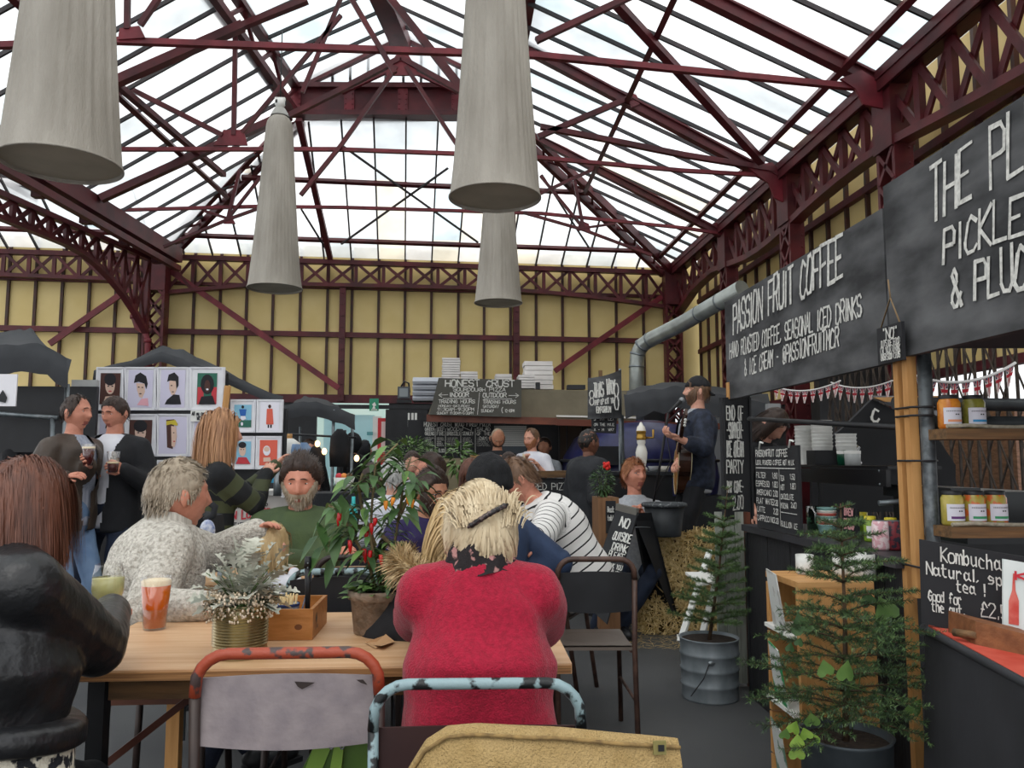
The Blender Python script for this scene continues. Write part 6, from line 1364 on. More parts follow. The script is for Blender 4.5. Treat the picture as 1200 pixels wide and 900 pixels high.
# print table with banner
YB2 = 6.2; r2 = thing('print_table', 'white-covered table with a lettered cloth banner under the print stall', 'table', tuple(PY(300, 640, YB2).xy.to_3d()))
q = MB(); a, b = PY(262, 578, YB2), PY(342, 571, YB2); q.box(((a.x+b.x)/2, YB2+.25, a.z), (b.x-a.x, .6, .03)); q.build('table_top', M_WHITE, r2)
q = MB(); prect(q, 262, 578, 342, 733, YB2, .01); q.build('banner', mat('cream_banner_cloth', '#cfcac4', '#c2bdb8', rough=.9, scale=4), r2)
q = MB(); ptext(q, 'from The Whatever U Like Co', 250, 598, 314, 4.5, YB2-.003, 93, .18, -5); q.build('small_lettering', M_BLACK, r2)
q = MB(); ptext(q, 'FASHION LOVERS', 240, 611, 318, 9, YB2-.003, 94, .2, -6); q.build('lettering', PM[3], r2)
q = MB(); ptext(q, 'MATTIE   TIM', 256, 619, 318, 5, YB2-.003, 95, .18, -3); q.build('grey_lettering', M_DGREY, r2)
q = MB(); pquad(q, [(304, 566), (317, 552), (322, 552), (322, 568)], 6.1, .05); tag(q.build('blue_card', mat('cyan_card', '#2f8fb4', rough=.6)), 'bright blue card on the print table', 'card'); sbox('flat black tray on the print table', 295, 566, 321, 571, 6.05, .2, M_BLACK, 'tray', 'tray')
a = PY(325, 581, 5.95); q = MB(); q.lathe([(0, 0), (.030, 0), (.028, .16), (.022, .165), (.026, .20), (.012, .235), (0, .24)], a, 18); tag(q.build('steel_flask', M_STEEL), 'steel drinks flask on the print table', 'flask')
a = PY(336, 580, 6.0); q = MB(); q.box(a+V(0, .1, .12), (.10, .12, .28)); tag(q.build('white_carton', M_WHITEB), 'white carton at the end of the print table', 'carton')
# clothes stall beyond
YCL = 8.6
r2 = thing('denim_jacket', 'blue denim waistcoat on a dressmaker dummy below the black canopy', 'jacket', tuple(PY(338, 560, YCL)))
q = MB(); c = PY(338, 535, YCL); loft(q, [(c+V(0, 0, z), V(1, 0, 0), V(0, 1, 0), a_, b_) for z, a_, b_ in ((-.28, .12, .08), (-.1, .11, .08), (.05, .13, .09), (.14, .12, .08), (.19, .05, .05))], 20); q.build('shirt', M_WHITE, r2)
for sg in (-1, 1): q = MB(); loft(q, [(c+V(sg*.085, -.02, z), V(1, 0, 0), V(0, 1, 0), a_, .09) for z, a_ in ((-.29, .06), (-.1, .055), (.06, .06), (.13, .04))], 14); q.build('front', M_JEANSL, r2)
q = MB(); q.tube([c+V(0, 0, .18), c+V(0, 0, .24)], .035, 12); q.build('neck_block', M_WOOD, r2)
for x, y, lab, m_, nm in ((356, 536, 'hanging light denim jacket with a green strap beside the dummy', M_JEANSL, 'hanging_jacket'), (370, 540, 'black garment with a white collar hanging on the rail', M_BLKCL, 'hanging_garment'), (398, 520, 'cluster of dark bags hanging from the clothes rail', M_BLKCL, 'hanging_bag')):
    q = MB(); c = PY(x, y, YCL+.2); loft(q, [(c+V(0, 0, z), V(1, 0, 0), V(0, 1, 0), a_, .06) for z, a_ in ((-.25, .10), (-.1, .11), (.08, .10), (.16, .03))], 14); tag(q.build(nm, m_), lab, 'clothes')
q = MB(); q.tube([PY(325, 508, YCL+.2), PY(418, 513, YCL+.2)], .012, 8); q.tube([PY(330, 512, YCL+.3), PY(330, 600, YCL+.3)], .012, 8); q.tube([PY(404, 504, YCL+.6), PY(404, 560, YCL+.6)], .018, 8); tag(q.build('clothes_rail', M_BLACK), 'black clothes rail under the far canopy', 'rail')
for k, (x, y) in enumerate(((372, 520), (380, 529), (418, 537))):
    q = MB(); q.ell(PY(x, y, YCL+.1), (.028, .028, .036), 12, 8); o = tag(q.build('warm_bulb', None or mat('bulb_glow', '#ffd49a')), ('upper warm glowing bulb on the clothes stall', 'lower warm glowing bulb on the clothes stall', 'warm glowing bulb between the hooded figures')[k], 'bulb')
_b = _mc['bulb_glow'].node_tree.nodes['Principled BSDF']; _b.inputs['Emission Color'].default_value = (1, .55, .25, 1); _b.inputs['Emission Strength'].default_value = 2.5
r2 = thing('white_basket', 'white bucket holding red and orange items on a far table', 'basket', tuple(PY(403, 575, 6.4))); c = PY(403, 573, 6.4); q = MB(); q.lathe([(0, 0), (.055, 0), (.085, .09), (.080, .09), (.05, .01)], c-V(0, 0, 0), 20); q.build('bucket', M_WHITE, r2)
for k, (dx, m_) in enumerate(((-.04, PM[3]), (0, mat('orange_fruit', '#d8863c', rough=.5)), (.04, M_DWOOD))): q = MB(); q.ell(c+V(dx, 0, .10), (.028, .03, .025), 10, 8); q.build('item', m_, r2)
q = MB(); a = PY(392, 578, 6.3); q.box(V(a.x, 6.5, a.z-.4), (.8, .5, .8)); tag(q.build('far_table', M_DGREY), 'dark-draped table beyond the man in the green sweatshirt', 'table')
q = MB(); c = PY(414, 600, 5.3); q.lathe([(0, 0), (.025, 0), (.028, .12), (.012, .16), (.012, .2), (0, .2)], c-V(0, 0, .1), 14); tag(q.build('turquoise_bottle', mat('turquoise_plastic', '#2fb4b4', rough=.3)), 'turquoise bottle beyond the chilli plant', 'bottle')
# ================= stage side =================
q = MB(); q.box((2.3, 7.35, .13), (1.15, 2.2, .26)); tag(q.build('stage', mat('dark_stage_board', '#2a2826', '#34312e', rough=.8, scale=6)), 'low dark stage under the singer', 'stage')
# guitar held by singer
gc = PY(799, 545, 6.22); r2 = thing('acoustic_guitar', 'brown acoustic guitar seen edge-on, held by the singer', 'guitar', tuple(gc))
ga_ = V(-.10, -.62, .42).normalized(); gn = V(-.96, .16, .05); gn = (gn-ga_*gn.dot(ga_)).normalized(); gs = ga_.cross(gn)
gc2 = PY(800, 548, 6.35)
def outl(t): a = 2*math.pi*t; x = math.cos(a); w_ = .19*(1-.12*x)-.045*math.exp(-((x-.25)/.3)**2); return x*.245, math.sin(a)*w_
fr = [gc2+ga_*u+gs*v+gn*.05 for u, v in [outl(k/40) for k in range(40)]]; bk_ = [p-gn*.10 for p in fr]
q = MB(); q.add(fr, [tuple(range(40))], 0); q.build('soundboard', mat('spruce_top', '#b8803c', '#a06c30', rough=.3, scale=6), r2)
q = MB(); q.add(fr+bk_, [(i, (i+1) % 40, (i+1) % 40+40, i+40) for i in range(40)]+[tuple(range(40, 80))[::-1]], 0); q.build('body', mat('dark_rosewood', '#2c1a14', '#3d241a', rough=.25, scale=10), r2)
for off in (.05, -.05): q = MB(); q.tube([p+gn*(0 if off > 0 else -.10) for p in fr], .0035, 6, closed=True); q.build('binding', mat('cream_binding', '#c8bc98', rough=.4), r2)
q = MB(); q.beam(gc2+ga_*.22+gn*.05, gc2+ga_*.60+gn*.05, .045, .025, up=gn); q.build('neck', mat('dark_rosewood', '#2c1a14'), r2); q = MB(); q.beam(gc2+ga_*.60+gn*.05, gc2+ga_*.74+gn*.035, .06, .018, up=gn); q.build('headstock', mat('dark_rosewood', '#2c1a14'), r2)
for k in range(6): q = MB(); q.ell(gc2+ga_*(.63+.035*(k % 3))+gs*(.042 if k < 3 else -.042)+gn*.04, (.011, .011, .011), 8, 6); q.build('tuning_peg', M_WHITE, r2)
q = MB(); q.tube([gc2+ga_*.60+gn*.06, PY(806, 492, 6.3), PY(822, 482, 6.2), PY(840, 500, 6.35)], .02, 8, flat=.25); q.build('strap', M_BLACK, r2)
# microphone
r2 = thing('microphone', 'microphone on a boom stand in front of the singer', 'microphone', tuple(PY(775, 600, 6.1)))
mp, mq = PY(799, 469, 6.15), PY(783, 484, 6.1); q = MB(); q.ell(mp, (.024, .024, .024), 12, 8); q.build('mesh_head', mat('grey_mesh', '#8c8f92', rough=.4, metal=.5), r2); q = MB(); q.tube([mp, mq], [.018, .011], 10); q.build('handle', M_BLACK, r2)
q = MB(); q.tube([mq, PY(781, 497, 6.1), PY(776, 530, 6.1), PY(764, 600, 6.2)], .010, 8); q.tube([PY(779, 497, 6.1), PY(800, 478, 6.15)], .006, 6); q.tube([mq, PY(780, 500, 6.05), PY(786, 540, 6.05), PY(770, 575, 6.1)], .004, 6); q.build('boom_stand', M_BLACK, r2)
# beer font
c = PY(752, 552, 6.9); r2 = thing('beer_font', 'white ceramic beer font with gold bands on the bar', 'font', tuple(c)); K_ = .38
q = MB(); q.lathe([(0, 0), (.055, 0), (.055, .02), (.035, .04), (.048, .10), (.052, .16), (.042, .20), (.030, .23), (.038, .245), (.038, .27)], c, 24); q.build('column', mat('white_ceramic', '#dcd9d0', rough=.2), r2)
q = MB(); q.lathe([(.040, .27), (.043, .275), (.043, .30), (.040, .305), (.040, .33), (.043, .335), (.043, .35)], c, 24); q.build('gold_band', mat('brass_gold', '#a8843c', rough=.3, metal=.7), r2)
q = MB(); q.lathe([(.043, .35), (.034, .385), (.020, .40), (.012, .42), (0, .43)], c, 24); q.build('dome', mat('white_ceramic', '#dcd9d0'), r2); q = MB(); q.tube([c+V(.04, 0, .29), c+V(.10, -.03, .29), c+V(.10, -.03, .36)], .010, 8); q.build('tap_handle', mat('brass_gold', '#a8843c'), r2)
r2 = thing('bar_counter', 'black-draped bar counter beneath the white beer font', 'bar', tuple(PY(760, 620, 6.7).xy.to_3d())); a, b = PY(712, 553, 6.75), PY(790, 553, 6.75)
q = MB(); q.box(((a.x+b.x)/2, 7.05, a.z-.015), (b.x-a.x, .6, .03)); q.build('top', M_DGREY, r2); q = MB(); q.box(((a.x+b.x)/2, 7.05, (a.z-.03)/2), (b.x-a.x-.02, .55, a.z-.03)); q.build('drape', M_BLACK, r2)
for k, (x, y, c_, lab, nm) in enumerate(((778, 549, '#c9c4b8', 'pale bowl on the bar right of the beer font', 'bowl'), (766, 549, '#8a8d90', 'small steel beaker on the bar', 'beaker'), (790, 556, '#b8905a', 'wooden bowl at the right end of the bar', 'bowl'))):
    c = PY(x, y+4, 6.85); q = MB(); q.lathe([(0, 0), (.03, 0), (.05, .05), (.046, .05), (.025, .01), (0, .01)], c, 16); tag(q.build(nm, mat('bowl%d' % k, c_, rough=.4)), lab, 'bowl')
# singing side: crate pillar with planter, sandwich board, bales, tub
r2 = thing('plywood_pillar', 'square plywood plinth with a small chalkboard beside the hoodie man', 'plinth', tuple(PY(712, 660, 5.9).xy.to_3d())); a, b = PY(700, 583, 5.9), PY(724, 583, 5.9)
q = MB(); q.box(((a.x+b.x)/2, 6.0, a.z/2), (b.x-a.x, .28, a.z)); q.build('box', mat('brown_plywood', '#8a6444', '#775538', rough=.7, scale=4, stretch=(8, 8, 1)), r2)
q = MB(); prect(q, 710, 587, 722, 625, 5.84, .012); q.build('chalk_panel', M_CHALKB, r2); q = MB(); ptext(q, 'Book', 712, 600, 720, 6, 5.835, 96, .16); ptext(q, 'table', 712, 610, 721, 6, 5.835, 97, .16); q.build('lettering', M_CHALK, r2)
r2 = thing('sandwich_board', 'folding black sandwich board chalked NO OUTSIDE DRINK PLEASE', 'sign', tuple(PZ(745, 742, 0)))
Ta, Tb = PY(723, 594, 5.75), PY(747, 600, 5.6); Ba, Bb = PY(696, 672, 5.55), PY(722, 690, 5.35)
nn_ = (Tb-Ta).cross(Ba-Ta).normalized(); nn_ = nn_ if nn_.y > 0 else -nn_
Ba2, Bb2 = Ta+(Ba-Ta)*1.42, Tb+(Bb-Tb)*1.42
q = MB(); q.poly([Ta, Tb, Bb2, Ba2], nn_, .015); q.build('front_leaf', M_CHALKB, r2)
q = MB(); q.beam(Ta, Tb, .03, .05); q.build('top_rail', mat('weathered_grey_timber', '#6e6b64', rough=.8), r2)
q = MB(); up_ = (Ta-Ba).normalized()
for i, (t, x0, y0, x1, h_) in enumerate((('NO', 726, 617, 737, 12), ('OUTSIDE', 718, 633, 739, 10), ('DRINK', 717, 645, 735, 9), ('PLEASE', 713, 654, 731, 8), ('THANK YOU', 709, 665, 729, 5.5), ('SO MUCH', 707, 672, 727, 5))):
    a, b = PP(x0, y0-1, Ta-nn_*.001, nn_), PP(x1, y0+4, Ta-nn_*.001, nn_); chalk(q, t, a, b-a, up_, h_*5.6/933, (b-a).length, .17, seed=100+i, off=.004)
q.build('lettering', M_CHALK, r2)
q = MB(); T1, T2_ = PY(741, 602, 5.62), PY(761, 601, 5.75); zf = lambda x, y: PZ(x, y, .0)
q.poly([T1, T2_, PZ(797, 742, 0), PZ(790, 720, .12)*1.0, PZ(772, 705, .18), PZ(767, 738, 0)], V(.9, -.4, .2), .015); q.build('rear_leaf', M_BLACK, r2)
q = MB(); q.tube([PY(742, 618, 5.58), PY(752, 617.5, 5.6), PY(762, 618, 5.68)], .003, 6); q.build('chain', M_STEEL, r2)
# straw bales
M_STRAW = mat('golden_straw', '#6a532b', '#4a3a1e', rough=.9, scale=30, stretch=(1, 4, 6), bump=.8, bscale=60)
M_STR_D = mat('straw_stalks', '#e8d09a', '#b89a5c', rough=.85, scale=40)
def bale(label, c, d, rz, n, seed):
    r = thing('straw_bale', label, 'bale', tuple(c), rz, 'straw bales'); q = MB(); rn = random.Random(seed)
    def f(u, v): return V(0, 0, 0)
    N_ = 8; b = MB(); b.box((0, 0, d[2]/2), (d[0]-.03, d[1]-.03, d[2]-.02)); b.build('core', M_STRAW, r, local=True)
    q = MB()
    for k in range(n):
        f_ = rn.choice((0, 0, 0, 1, 2, 2)); x, y, z = rn.uniform(-.5, .5)*d[0], rn.uniform(-.5, .5)*d[1], rn.uniform(.0, 1)*d[2]
        if f_ == 0: y = -d[1]/2
        elif f_ == 1: z = d[2]
        else: x = -d[0]/2
        c_ = V(x, y, z); dr = V(rn.gauss(0, 1), rn.gauss(0, .5), rn.gauss(0, 1)).normalized(); L = rn.uniform(.04, .14); a0 = c_-dr*L/2; b0 = c_+dr*L/2+V(rn.uniform(-.02, .02), -.03*rn.random() if f_ == 0 else 0, .0)
        sd = dr.cross(V(0, 1, .3)).normalized()*.0042; m_ = (a0+b0)/2+V(-.012 if f_ == 2 else 0, -.012 if f_ == 0 else 0, .01 if f_ == 1 else 0)
        q.add([a0-sd, a0+sd, m_+sd, m_-sd, b0+sd*.4, b0-sd*.4], [(0, 1, 2, 3), (3, 2, 4, 5)])
    o = q.build('loose_straw', M_STR_D, r, local=True); o['kind'] = 'stuff'
    for y in (-.17, .17):
        q = MB(); q.tube([(y*d[0]*1.6, -d[1]/2-.004, .01), (y*d[0]*1.6, -d[1]/2-.004, d[2]), (y*d[0]*1.6, d[1]/2, d[2]+.002)], .003, 5); q.build('twine', mat('jute_string', '#8a7355'), r, local=True)
    return r
b0 = PZ(785, 738, 0)
bale('lower straw bale on the floor behind the sandwich board', V(b0.x+.22, 6.25, 0), (.85, .45, .36), -.12, 2000, 1)
bale('upper straw bale carrying the black tub', V(b0.x+.20, 6.22, .36), (.68, .45, .37), -.10, 2600, 2)
q = MB(); rn = random.Random(5)
for k in range(500):
    c_ = PZ(rn.uniform(690, 860), rn.uniform(732, 760), .004); dr = V(rn.gauss(0, 1), rn.gauss(0, 1), 0).normalized()*rn.uniform(.02, .05); sd = V(-dr.y, dr.x, 0).normalized()*.0018; q.add([c_-dr-sd, c_-dr+sd, c_+dr+sd, c_+dr-sd], [(0, 1, 2, 3)])
o = q.build('scattered_straw', M_STR_D); o['kind'] = 'stuff'; o['label'] = 'loose straw scattered on the floor around the bales'; o['category'] = 'straw'
c = PY(781, 634, 5.85); r2 = thing('black_tub', 'round black plastic tub standing on the upper straw bale', 'tub', (c.x, c.y+.02, .73)); R0 = .155
q = MB(); q.lathe([(0, 0), (R0*.76, 0), (R0*.78, .01), (R0*.97, .235), (R0*.9, .235), (R0*.7, .02), (0, .02)], (c.x, c.y+.05, .745), 32); q.build('bucket', mat('scuffed_black_plastic', '#1e2124', '#2a2e32', rough=.55, scale=12), r2)
q = MB(); q.tube([V(c.x+R0*math.cos(t), c.y+.05+R0*math.sin(t), .975) for t in [2*math.pi*k/40 for k in range(40)]], .016, 8, closed=True); q.build('rolled_rim', mat('dusty_black_rim', '#3a3e42', '#8a8e90', rough=.6, scale=60, thr=(.6, .66)), r2)
# white step display ladder
r2 = thing('white_step_stand', 'small white step stand leaning between the fir bucket and the bales', 'stand', tuple(PZ(815, 772, 0)))
YL = 4.75
for a, b in (((832, 645), (797, 752)), ((846, 655), (814, 778))): q = MB(); q.beam(PY(*a, YL+.25), PY(*b, YL), .035, .02); q.build('side_rail', M_WHITE, r2)
for a, b, c_, d_ in (((803, 673), (835, 673), (838, 684), (822, 687)), ((793, 746), (812, 752), (818, 778), (800, 762))): q = MB(); q.poly([PY(*a, YL+.1), PY(*b, YL+.2), PY(*c_, YL), PY(*d_, YL-.05)], (0, 0, 1), .015); q.build('tread', M_WHITE, r2)
# shrubs on the far counter
def leafy(label, c, rx, rz_, n, L, m, seed, stems=6, name='potted_shrub', down=0.0, ry=None):
    rn = random.Random(seed); r = thing(name, label, 'plant', tuple(c)); q = MB(); ry = ry or rx
    for k in range(n):
        d = V(rn.gauss(0, 1), rn.gauss(0, 1), rn.gauss(0, 1)).normalized(); f = rn.uniform(.35, 1)**.5; p = c+V(d.x*rx*f, d.y*ry*f, rz_+d.z*rz_*f)
        ax_ = (V(d.x, d.y, d.z*.4-down+rn.uniform(-.3, .3))).normalized(); leafmesh(q, p, ax_, L*rn.uniform(.6, 1.2), L*.36, rn)
    q.build('foliage', m, r)['kind'] = 'stuff'
    for k in range(stems):
        a = rn.uniform(0, 6.3); q = MB(); q.tube([c+V(.02*math.cos(a), .02*math.sin(a), -.0), c+V(rx*.3*math.cos(a), ry*.3*math.sin(a), rz_*.8), c+V(rx*.6*math.cos(a), ry*.6*math.sin(a), rz_*1.5)], [.006, .004, .002], 6); q.build('stem', M_STEMG, r)
    return r
T2 = .74
# -- standing by the print stall --
A = person('woman with long strawberry hair in an olive and black striped jumper', (258, 508, 4.4), 62, sit=None, female=True, build=1.08, hair=('strawberry', 'long'), hlen=.25, hcount=1500, zend=-.27, hlift=.03, top=M_STR1, topoff=.022, hem=-.20,
           trousers=M_JEANSD, rh=PY(312, 556, 4.55), lh=PY(322, 546, 4.75), curl=(.3, .3), lod=0, look=10, lean=4, poles=((.0, -.6, -1), (.6, -.2, -1)), eyes=False, part=-.02)
A = person('man in a worn brown jacket and pale jeans holding a dark pint', (90, 484, 5.6), 108, sit=None, lean=3, build=1.05, hair=('darkbrown', 'recede'), hlen=.03, hcount=500, skin='pink', top=M_BRNL, topoff=.03, hem=-.10, inner=mat('grey_striped_shirt', '#8f95a6', '#a8adbb', rough=.8, scale=60, stretch=(1, 1, 0)), vgap=.05,
           trousers=M_JEANSL, shoes=mat('brown_shoe', '#4a3020', rough=.5), lh=PY(104, 545, 5.45), rh=PY(75, 560, 5.3), curl=(.75, .4), look=-6, lod=1, collar=(mat('grey_shirt_collar', '#8f95a6', rough=.8), .045, .068), palms=((1, 0, .2), None))
pt_a = A
A = person('dark-haired man in a black blazer and open white shirt holding a dark beer', (135, 485, 5.9), 192, sit=None, build=1.12, hair=('darkbrown', 'short'), hlen=.03, hcount=500, skin='pink', top=M_BLKCL, topoff=.03, hem=-.16, inner=M_WSHIRT, vgap=.085,
           trousers=M_JEANSD, lh=PY(145, 551, 5.65), rh=PY(108, 560, 5.8), curl=(.8, .4), nod=12, look=8, collar=(M_WSHIRT, .05, .070), palms=((1, .2, 0), None), lod=1)
pt_b = A
person('woman with tied brown hair and a dark coat at the far left', (24, 498, 6.6), 262, sit=None, female=True, hair=('midbrown', 'long'), hlen=.14, hcount=700, zend=-.14, top=M_BLKCL, topoff=.035, hem=-.25, trousers=M_BLKCL, collar=(M_DGREY, .06, .08), lod=2)
person('bald passer-by half hidden behind the brown jacket', (43, 492, 8.4), 200, sit=None, hair=('grey', 'bald'), hcount=50, top=M_GREYT, trousers=M_JEANSD, lod=2)
# -- near table --
A = person('woman with an auburn bob in a black leather jacket, seen from behind', (30, 598, 1.95), 40, sit=.47, lean=10, nk=.87, arm=1.3, female=True, build=1.26, bag=2.4, hair=('auburn', 'long'), hlen=.20, hcount=7000, zend=-.115, hlift=.016, skin='pink', hs=.98, top=M_LEATHER, topoff=.028, hem=.24,
           trousers=M_BLKCL, lod=0, rh=PY(131, 716, 2.34), lh=PZ(60, 700, .80), look=-15, eyes=False, curl=(.5, .75), collar=(M_LEATHER, .045, .075), wrinkle=.006, poles=(None, (.6, .3, -1.1)), hw=.0017)
B_ = A['root']
q = MB(); P_, up_, ax_, fw_ = A['P'], A['up'], A['ax'], A['fw']
loft(q, [(P_+up_*t, ax_, fw_, w_, d_) for t, w_, d_ in ((-.10, .262, .215), (-.03, .262, .21), (.06, .256, .20), (.18, .235, .18))], 30)
q.build('knitted_top', mat('black_and_cream_open_knit', '#d8d2c0', '#22242a', rough=.95, scale=34, stretch=(1, 1, 1), thr=(.47, .53), bump=.8, bscale=70), B_, local=True)
q = MB(); loft(q, [(P_+up_*t, ax_, fw_, w_, d_) for t, w_, d_ in ((.135, .252, .198), (.142, .262, .208), (.178, .258, .204), (.188, .246, .192))], 30); q.build('waistband', M_LEATHER, B_, local=True)
sm = MB()                                      # raised seams over the back
N_, T_ = A['N'], A['T']
def bk(x, t): 
    c = A['spine'](t); w_ = .205; d_ = .168+.012*math.sin(t*6)
    return c+ax_*x-fw_*d_*math.sqrt(max(0, 1-(x/w_)**2))
sm.tube([bk(-.17+.34*k/12, .62-.02*math.cos(k/12*math.pi*2)) for k in range(13)], .004, 6)
for x0, x1 in ((-.09, -.11), (.09, .11)): sm.tube([bk(x0+(x1-x0)*k/8, .61-.5*k/8) for k in range(9)], .0035, 6)
sm.build('seam', M_LEATHER, B_, local=True)
A = person('grey-haired man in an oatmeal marl jumper turned away towards the stage', (209, 581, 3.30), 42, sit=.50, lean=8, side=6, build=1.36, nk=.80, arm=1.12, hair=('grey', 'short'), hlen=.022, hcount=2600, skin='pink', hs=1.2, top=M_CREAMK, topoff=.032, hem=-.10, wrinkle=.010,
           trousers=M_JEANSD, lod=0, rh=PZ(240, 710, .79), lh=PY(300, 622, 3.5), lf=V(-.70, 3.30, .08), rf=V(-.98, 3.12, .08), look=8, eyes=False, curl=(.5, .6), collar=(mat('ribbed_oatmeal_collar', '#c9c3b8', '#a39d92', rough=.95, scale=120, stretch=(1, 1, .05), bump=.6, bscale=90), .085, .082), twist=-18, poles=((-.6, .2, -.6), (.5, -.6, -1)))
A = person('woman in a raspberry red jumper with swept-up blonde hair, seen from behind', (563, 628, 2.02), 2, sit=.45, lean=10, nk=.88, female=True, build=1.16, bag=1.9, hair=('paleblonde', 'clip'), hcount=5200, skin='pink', hs=1.02, top=M_REDK, topoff=.030, hem=-.16, wrinkle=.008,
           trousers=M_BLKCL, lod=0, rh=PZ(625, 742, .80), lh=PZ(500, 735, .80), nod=14, eyes=False, poles=((-1.0, -.5, -.8), (1.0, -.5, -.8)), look=-10, hth=.016)
rw = A; B_ = A['root']; Hm = A['Hm']
q = MB(); q.v = []; rn = random.Random(4)
def hm(v): return Hm @ v
tw_ = MB()
for k in range(2600):      # the tuft folded up over the clip and falling forward again
    x = rn.gauss(0, .030); st = V(x, -.105+rn.uniform(-.012, .012), .03+rn.uniform(-.03, .03)); pts = [st]
    d_ = V(x*2+rn.uniform(-.18, .18), -.10+rn.uniform(-.2, .3), 1).normalized(); L = rn.uniform(.04, .10)
    for i in range(6):
        d_ = (d_+V(x*1.5+rn.uniform(-.05, .05), .26, -.12*i)).normalized(); pts.append(pts[-1]+d_*L/6)
    ribbon(tw_, [hm(p) for p in pts], .0017, rn, hm(V(0, 0, 0)))
for k in range(900):       # sleek twist at the nape
    a = rn.uniform(-1, 1); st = V(a*.066, -.050-.03*(1-abs(a)), -.085+rn.uniform(-.012, .02)); pts = [st]
    for i in range(1, 7):
        t = i/6; pts.append(V(a*.066*(1-t)+.012*t+math.sin(t*3.1)*a*.012, -.075-.045*math.sin(t*1.5)*(1-.3*abs(a)), -.085+.125*t))
    ribbon(tw_, [hm(p) for p in pts], .002, rn, hm(V(0, 0, 0)))
tw_.build('hair_twist', HAIR['paleblonde'], B_, local=True)
q = MB(); cp = [hm(V(-.050+.10*k/10, -.128+.012*math.cos(k*.6), .002+.055*k/10)) for k in range(11)]
q.tube(cp, [.003]+[.0052+.002*(k % 2) for k in range(9)]+[.003], 7)
for k in range(5): q.ell(cp[2*k+1], (.008, .006, .007), 8, 6)
q.build('hair_clip', mat('dark_beaded_clip', '#1c1718', '#5a4a48', rough=.3, scale=90, thr=(.5, .6)), B_, local=True)
q = MB(); c0 = A['N']-A['up']*.035; n = 40; vs = []
for k, (rr, z) in enumerate(((.074, .095), (.080, .070), (.084, .04), (.089, .024), (.094, .012))):
    for j in range(n):
        t = 2*math.pi*j/n; wv = .006*math.sin(7*t+k*1.3); vs.append(c0+A['ax']*(rr+wv)*math.cos(t)+A['fw']*(rr+wv)*math.sin(t)+A['up']*(z+.008*math.sin(3*t+k)))
q.add(vs, [(i*n+j, i*n+(j+1) % n, (i+1)*n+(j+1) % n, (i+1)*n+j) for i in range(4) for j in range(n)], 0, True)
q.build('scarf', mat('black_scarf_with_pink_flecks', '#1c1618', '#a87a76', rough=.9, scale=38, thr=(.58, .64), bump=.3), B_, local=True)
# -- second table --
A = person('bearded man in an olive green sweatshirt facing the camera', (352, 566, 4.35), 176, sit=.42, lean=9, build=1.3, hair=('darkbrown', 'back'), hlen=.07, hcount=1300, hlift=.022, hth=.02, skin='pink', hs=1.16, top=M_GREEN, topoff=.026, hem=-.12, trousers=M_JEANSD, lod=0,
           beard=('grey', 1.3), lh=PZ(335, 655, .82)+V(-.02, .02, 0), rh=PZ(392, 648, .82), curl=(.6, .6), nod=8, collar=(M_GREEN, .025, .075), palms=((1, .2, -.3), (-1, .2, -.3)), sleeve=.96)
person('small blonde child in a white top with back to the camera', (318, 640, 3.55), 20, sit=.36, female=True, build=1.0, hair=('blonde', 'long'), hlen=.10, hcount=900, zend=-.12, hlift=.012, hs=.82, top=M_WSHIRT, topoff=.014, trousers=M_JEANSL, lod=1, rh=PZ(352, 648, .80), lh=PZ(300, 660, .76), eyes=False)
A = person('dark-bearded man in glasses and a purple T-shirt leaning on the table', (505, 577, 4.3), 146, sit=.42, lean=14, build=1.15, hair=('darkbrown', 'back'), hlen=.05, hcount=1000, hlift=.02, hth=.014, skin='tan', top=M_PURPLE, topoff=.018, hem=-.1, sleeve=.42, trousers=M_JEANSD, lod=0,
           beard=('darkbrown', 1.2), rh=PZ(470, 660, .80), lh=PZ(520, 655, .80), nod=14, look=-8, curl=(.5, .5), poles=((-.4, -.3, -1), (.7, .2, -1)))
q = MB(); Hm = A['Hm']
for sg in (-1, 1):
    q.tube([Hm @ V(sg*.032+.021*math.cos(t), .100, .008+.015*math.sin(t)) for t in [2*math.pi*k/14 for k in range(14)]], .0024, 6, closed=True)
    q.tube([Hm @ V(sg*.053, .099, .014), Hm @ V(sg*.080, .02, .012), Hm @ V(sg*.082, -.02, .004)], .0022, 6)
q.tube([Hm @ V(-.011, .102, .012), Hm @ V(.011, .102, .012)], .0022, 6); q.build('glasses', M_BLACK, A['root'], local=True)
A = person('person in a black beanie and navy jacket seen from behind', (573, 568, 3.75), 318, sit=.45, lean=4, build=1.05, hair=('darkbrown', 'short'), hcount=200, skin='fair', top=M_NAVY, topoff=.03, hem=-.1, trousers=M_JEANSD, lod=1, eyes=False, rh=PZ(600, 665, .80), lh=PZ(540, 665, .8), look=10, hs=1.05)
q = MB(); cap_mesh(q, A['Hm'], 1.1, lambda d: d.z+.28*d.y*-.3+.12-(.30*max(0, d.y)), .018, ramp=.08, nz=.004)
q.ell(A['Hm'] @ V(0, -.062, .058), (.072, .062, .066), 20, 14); 
q.build('beanie', mat('black_knit_beanie', '#121315', '#1a1b1e', rough=.95, scale=40, bump=.6, bscale=110, stretch=(1, 1, .3)), A['root'], local=True)
A = person('fair-haired person in a white top with thin black stripes bending to the left', (608, 562, 4.45), 262, sit=.45, lean=34, build=1.15, hair=('midbrown', 'short'), hlen=.04, hcount=900, skin='pink', top=M_STR2, topoff=.03, hem=-.08, torsolen=.66, trousers=mat('brown_corduroy', '#5a4034', rough=.9), lod=0, nod=26,
           lh=PZ(600, 655, .86), rh=PZ(612, 640, .86), look=10, hlift=.02)
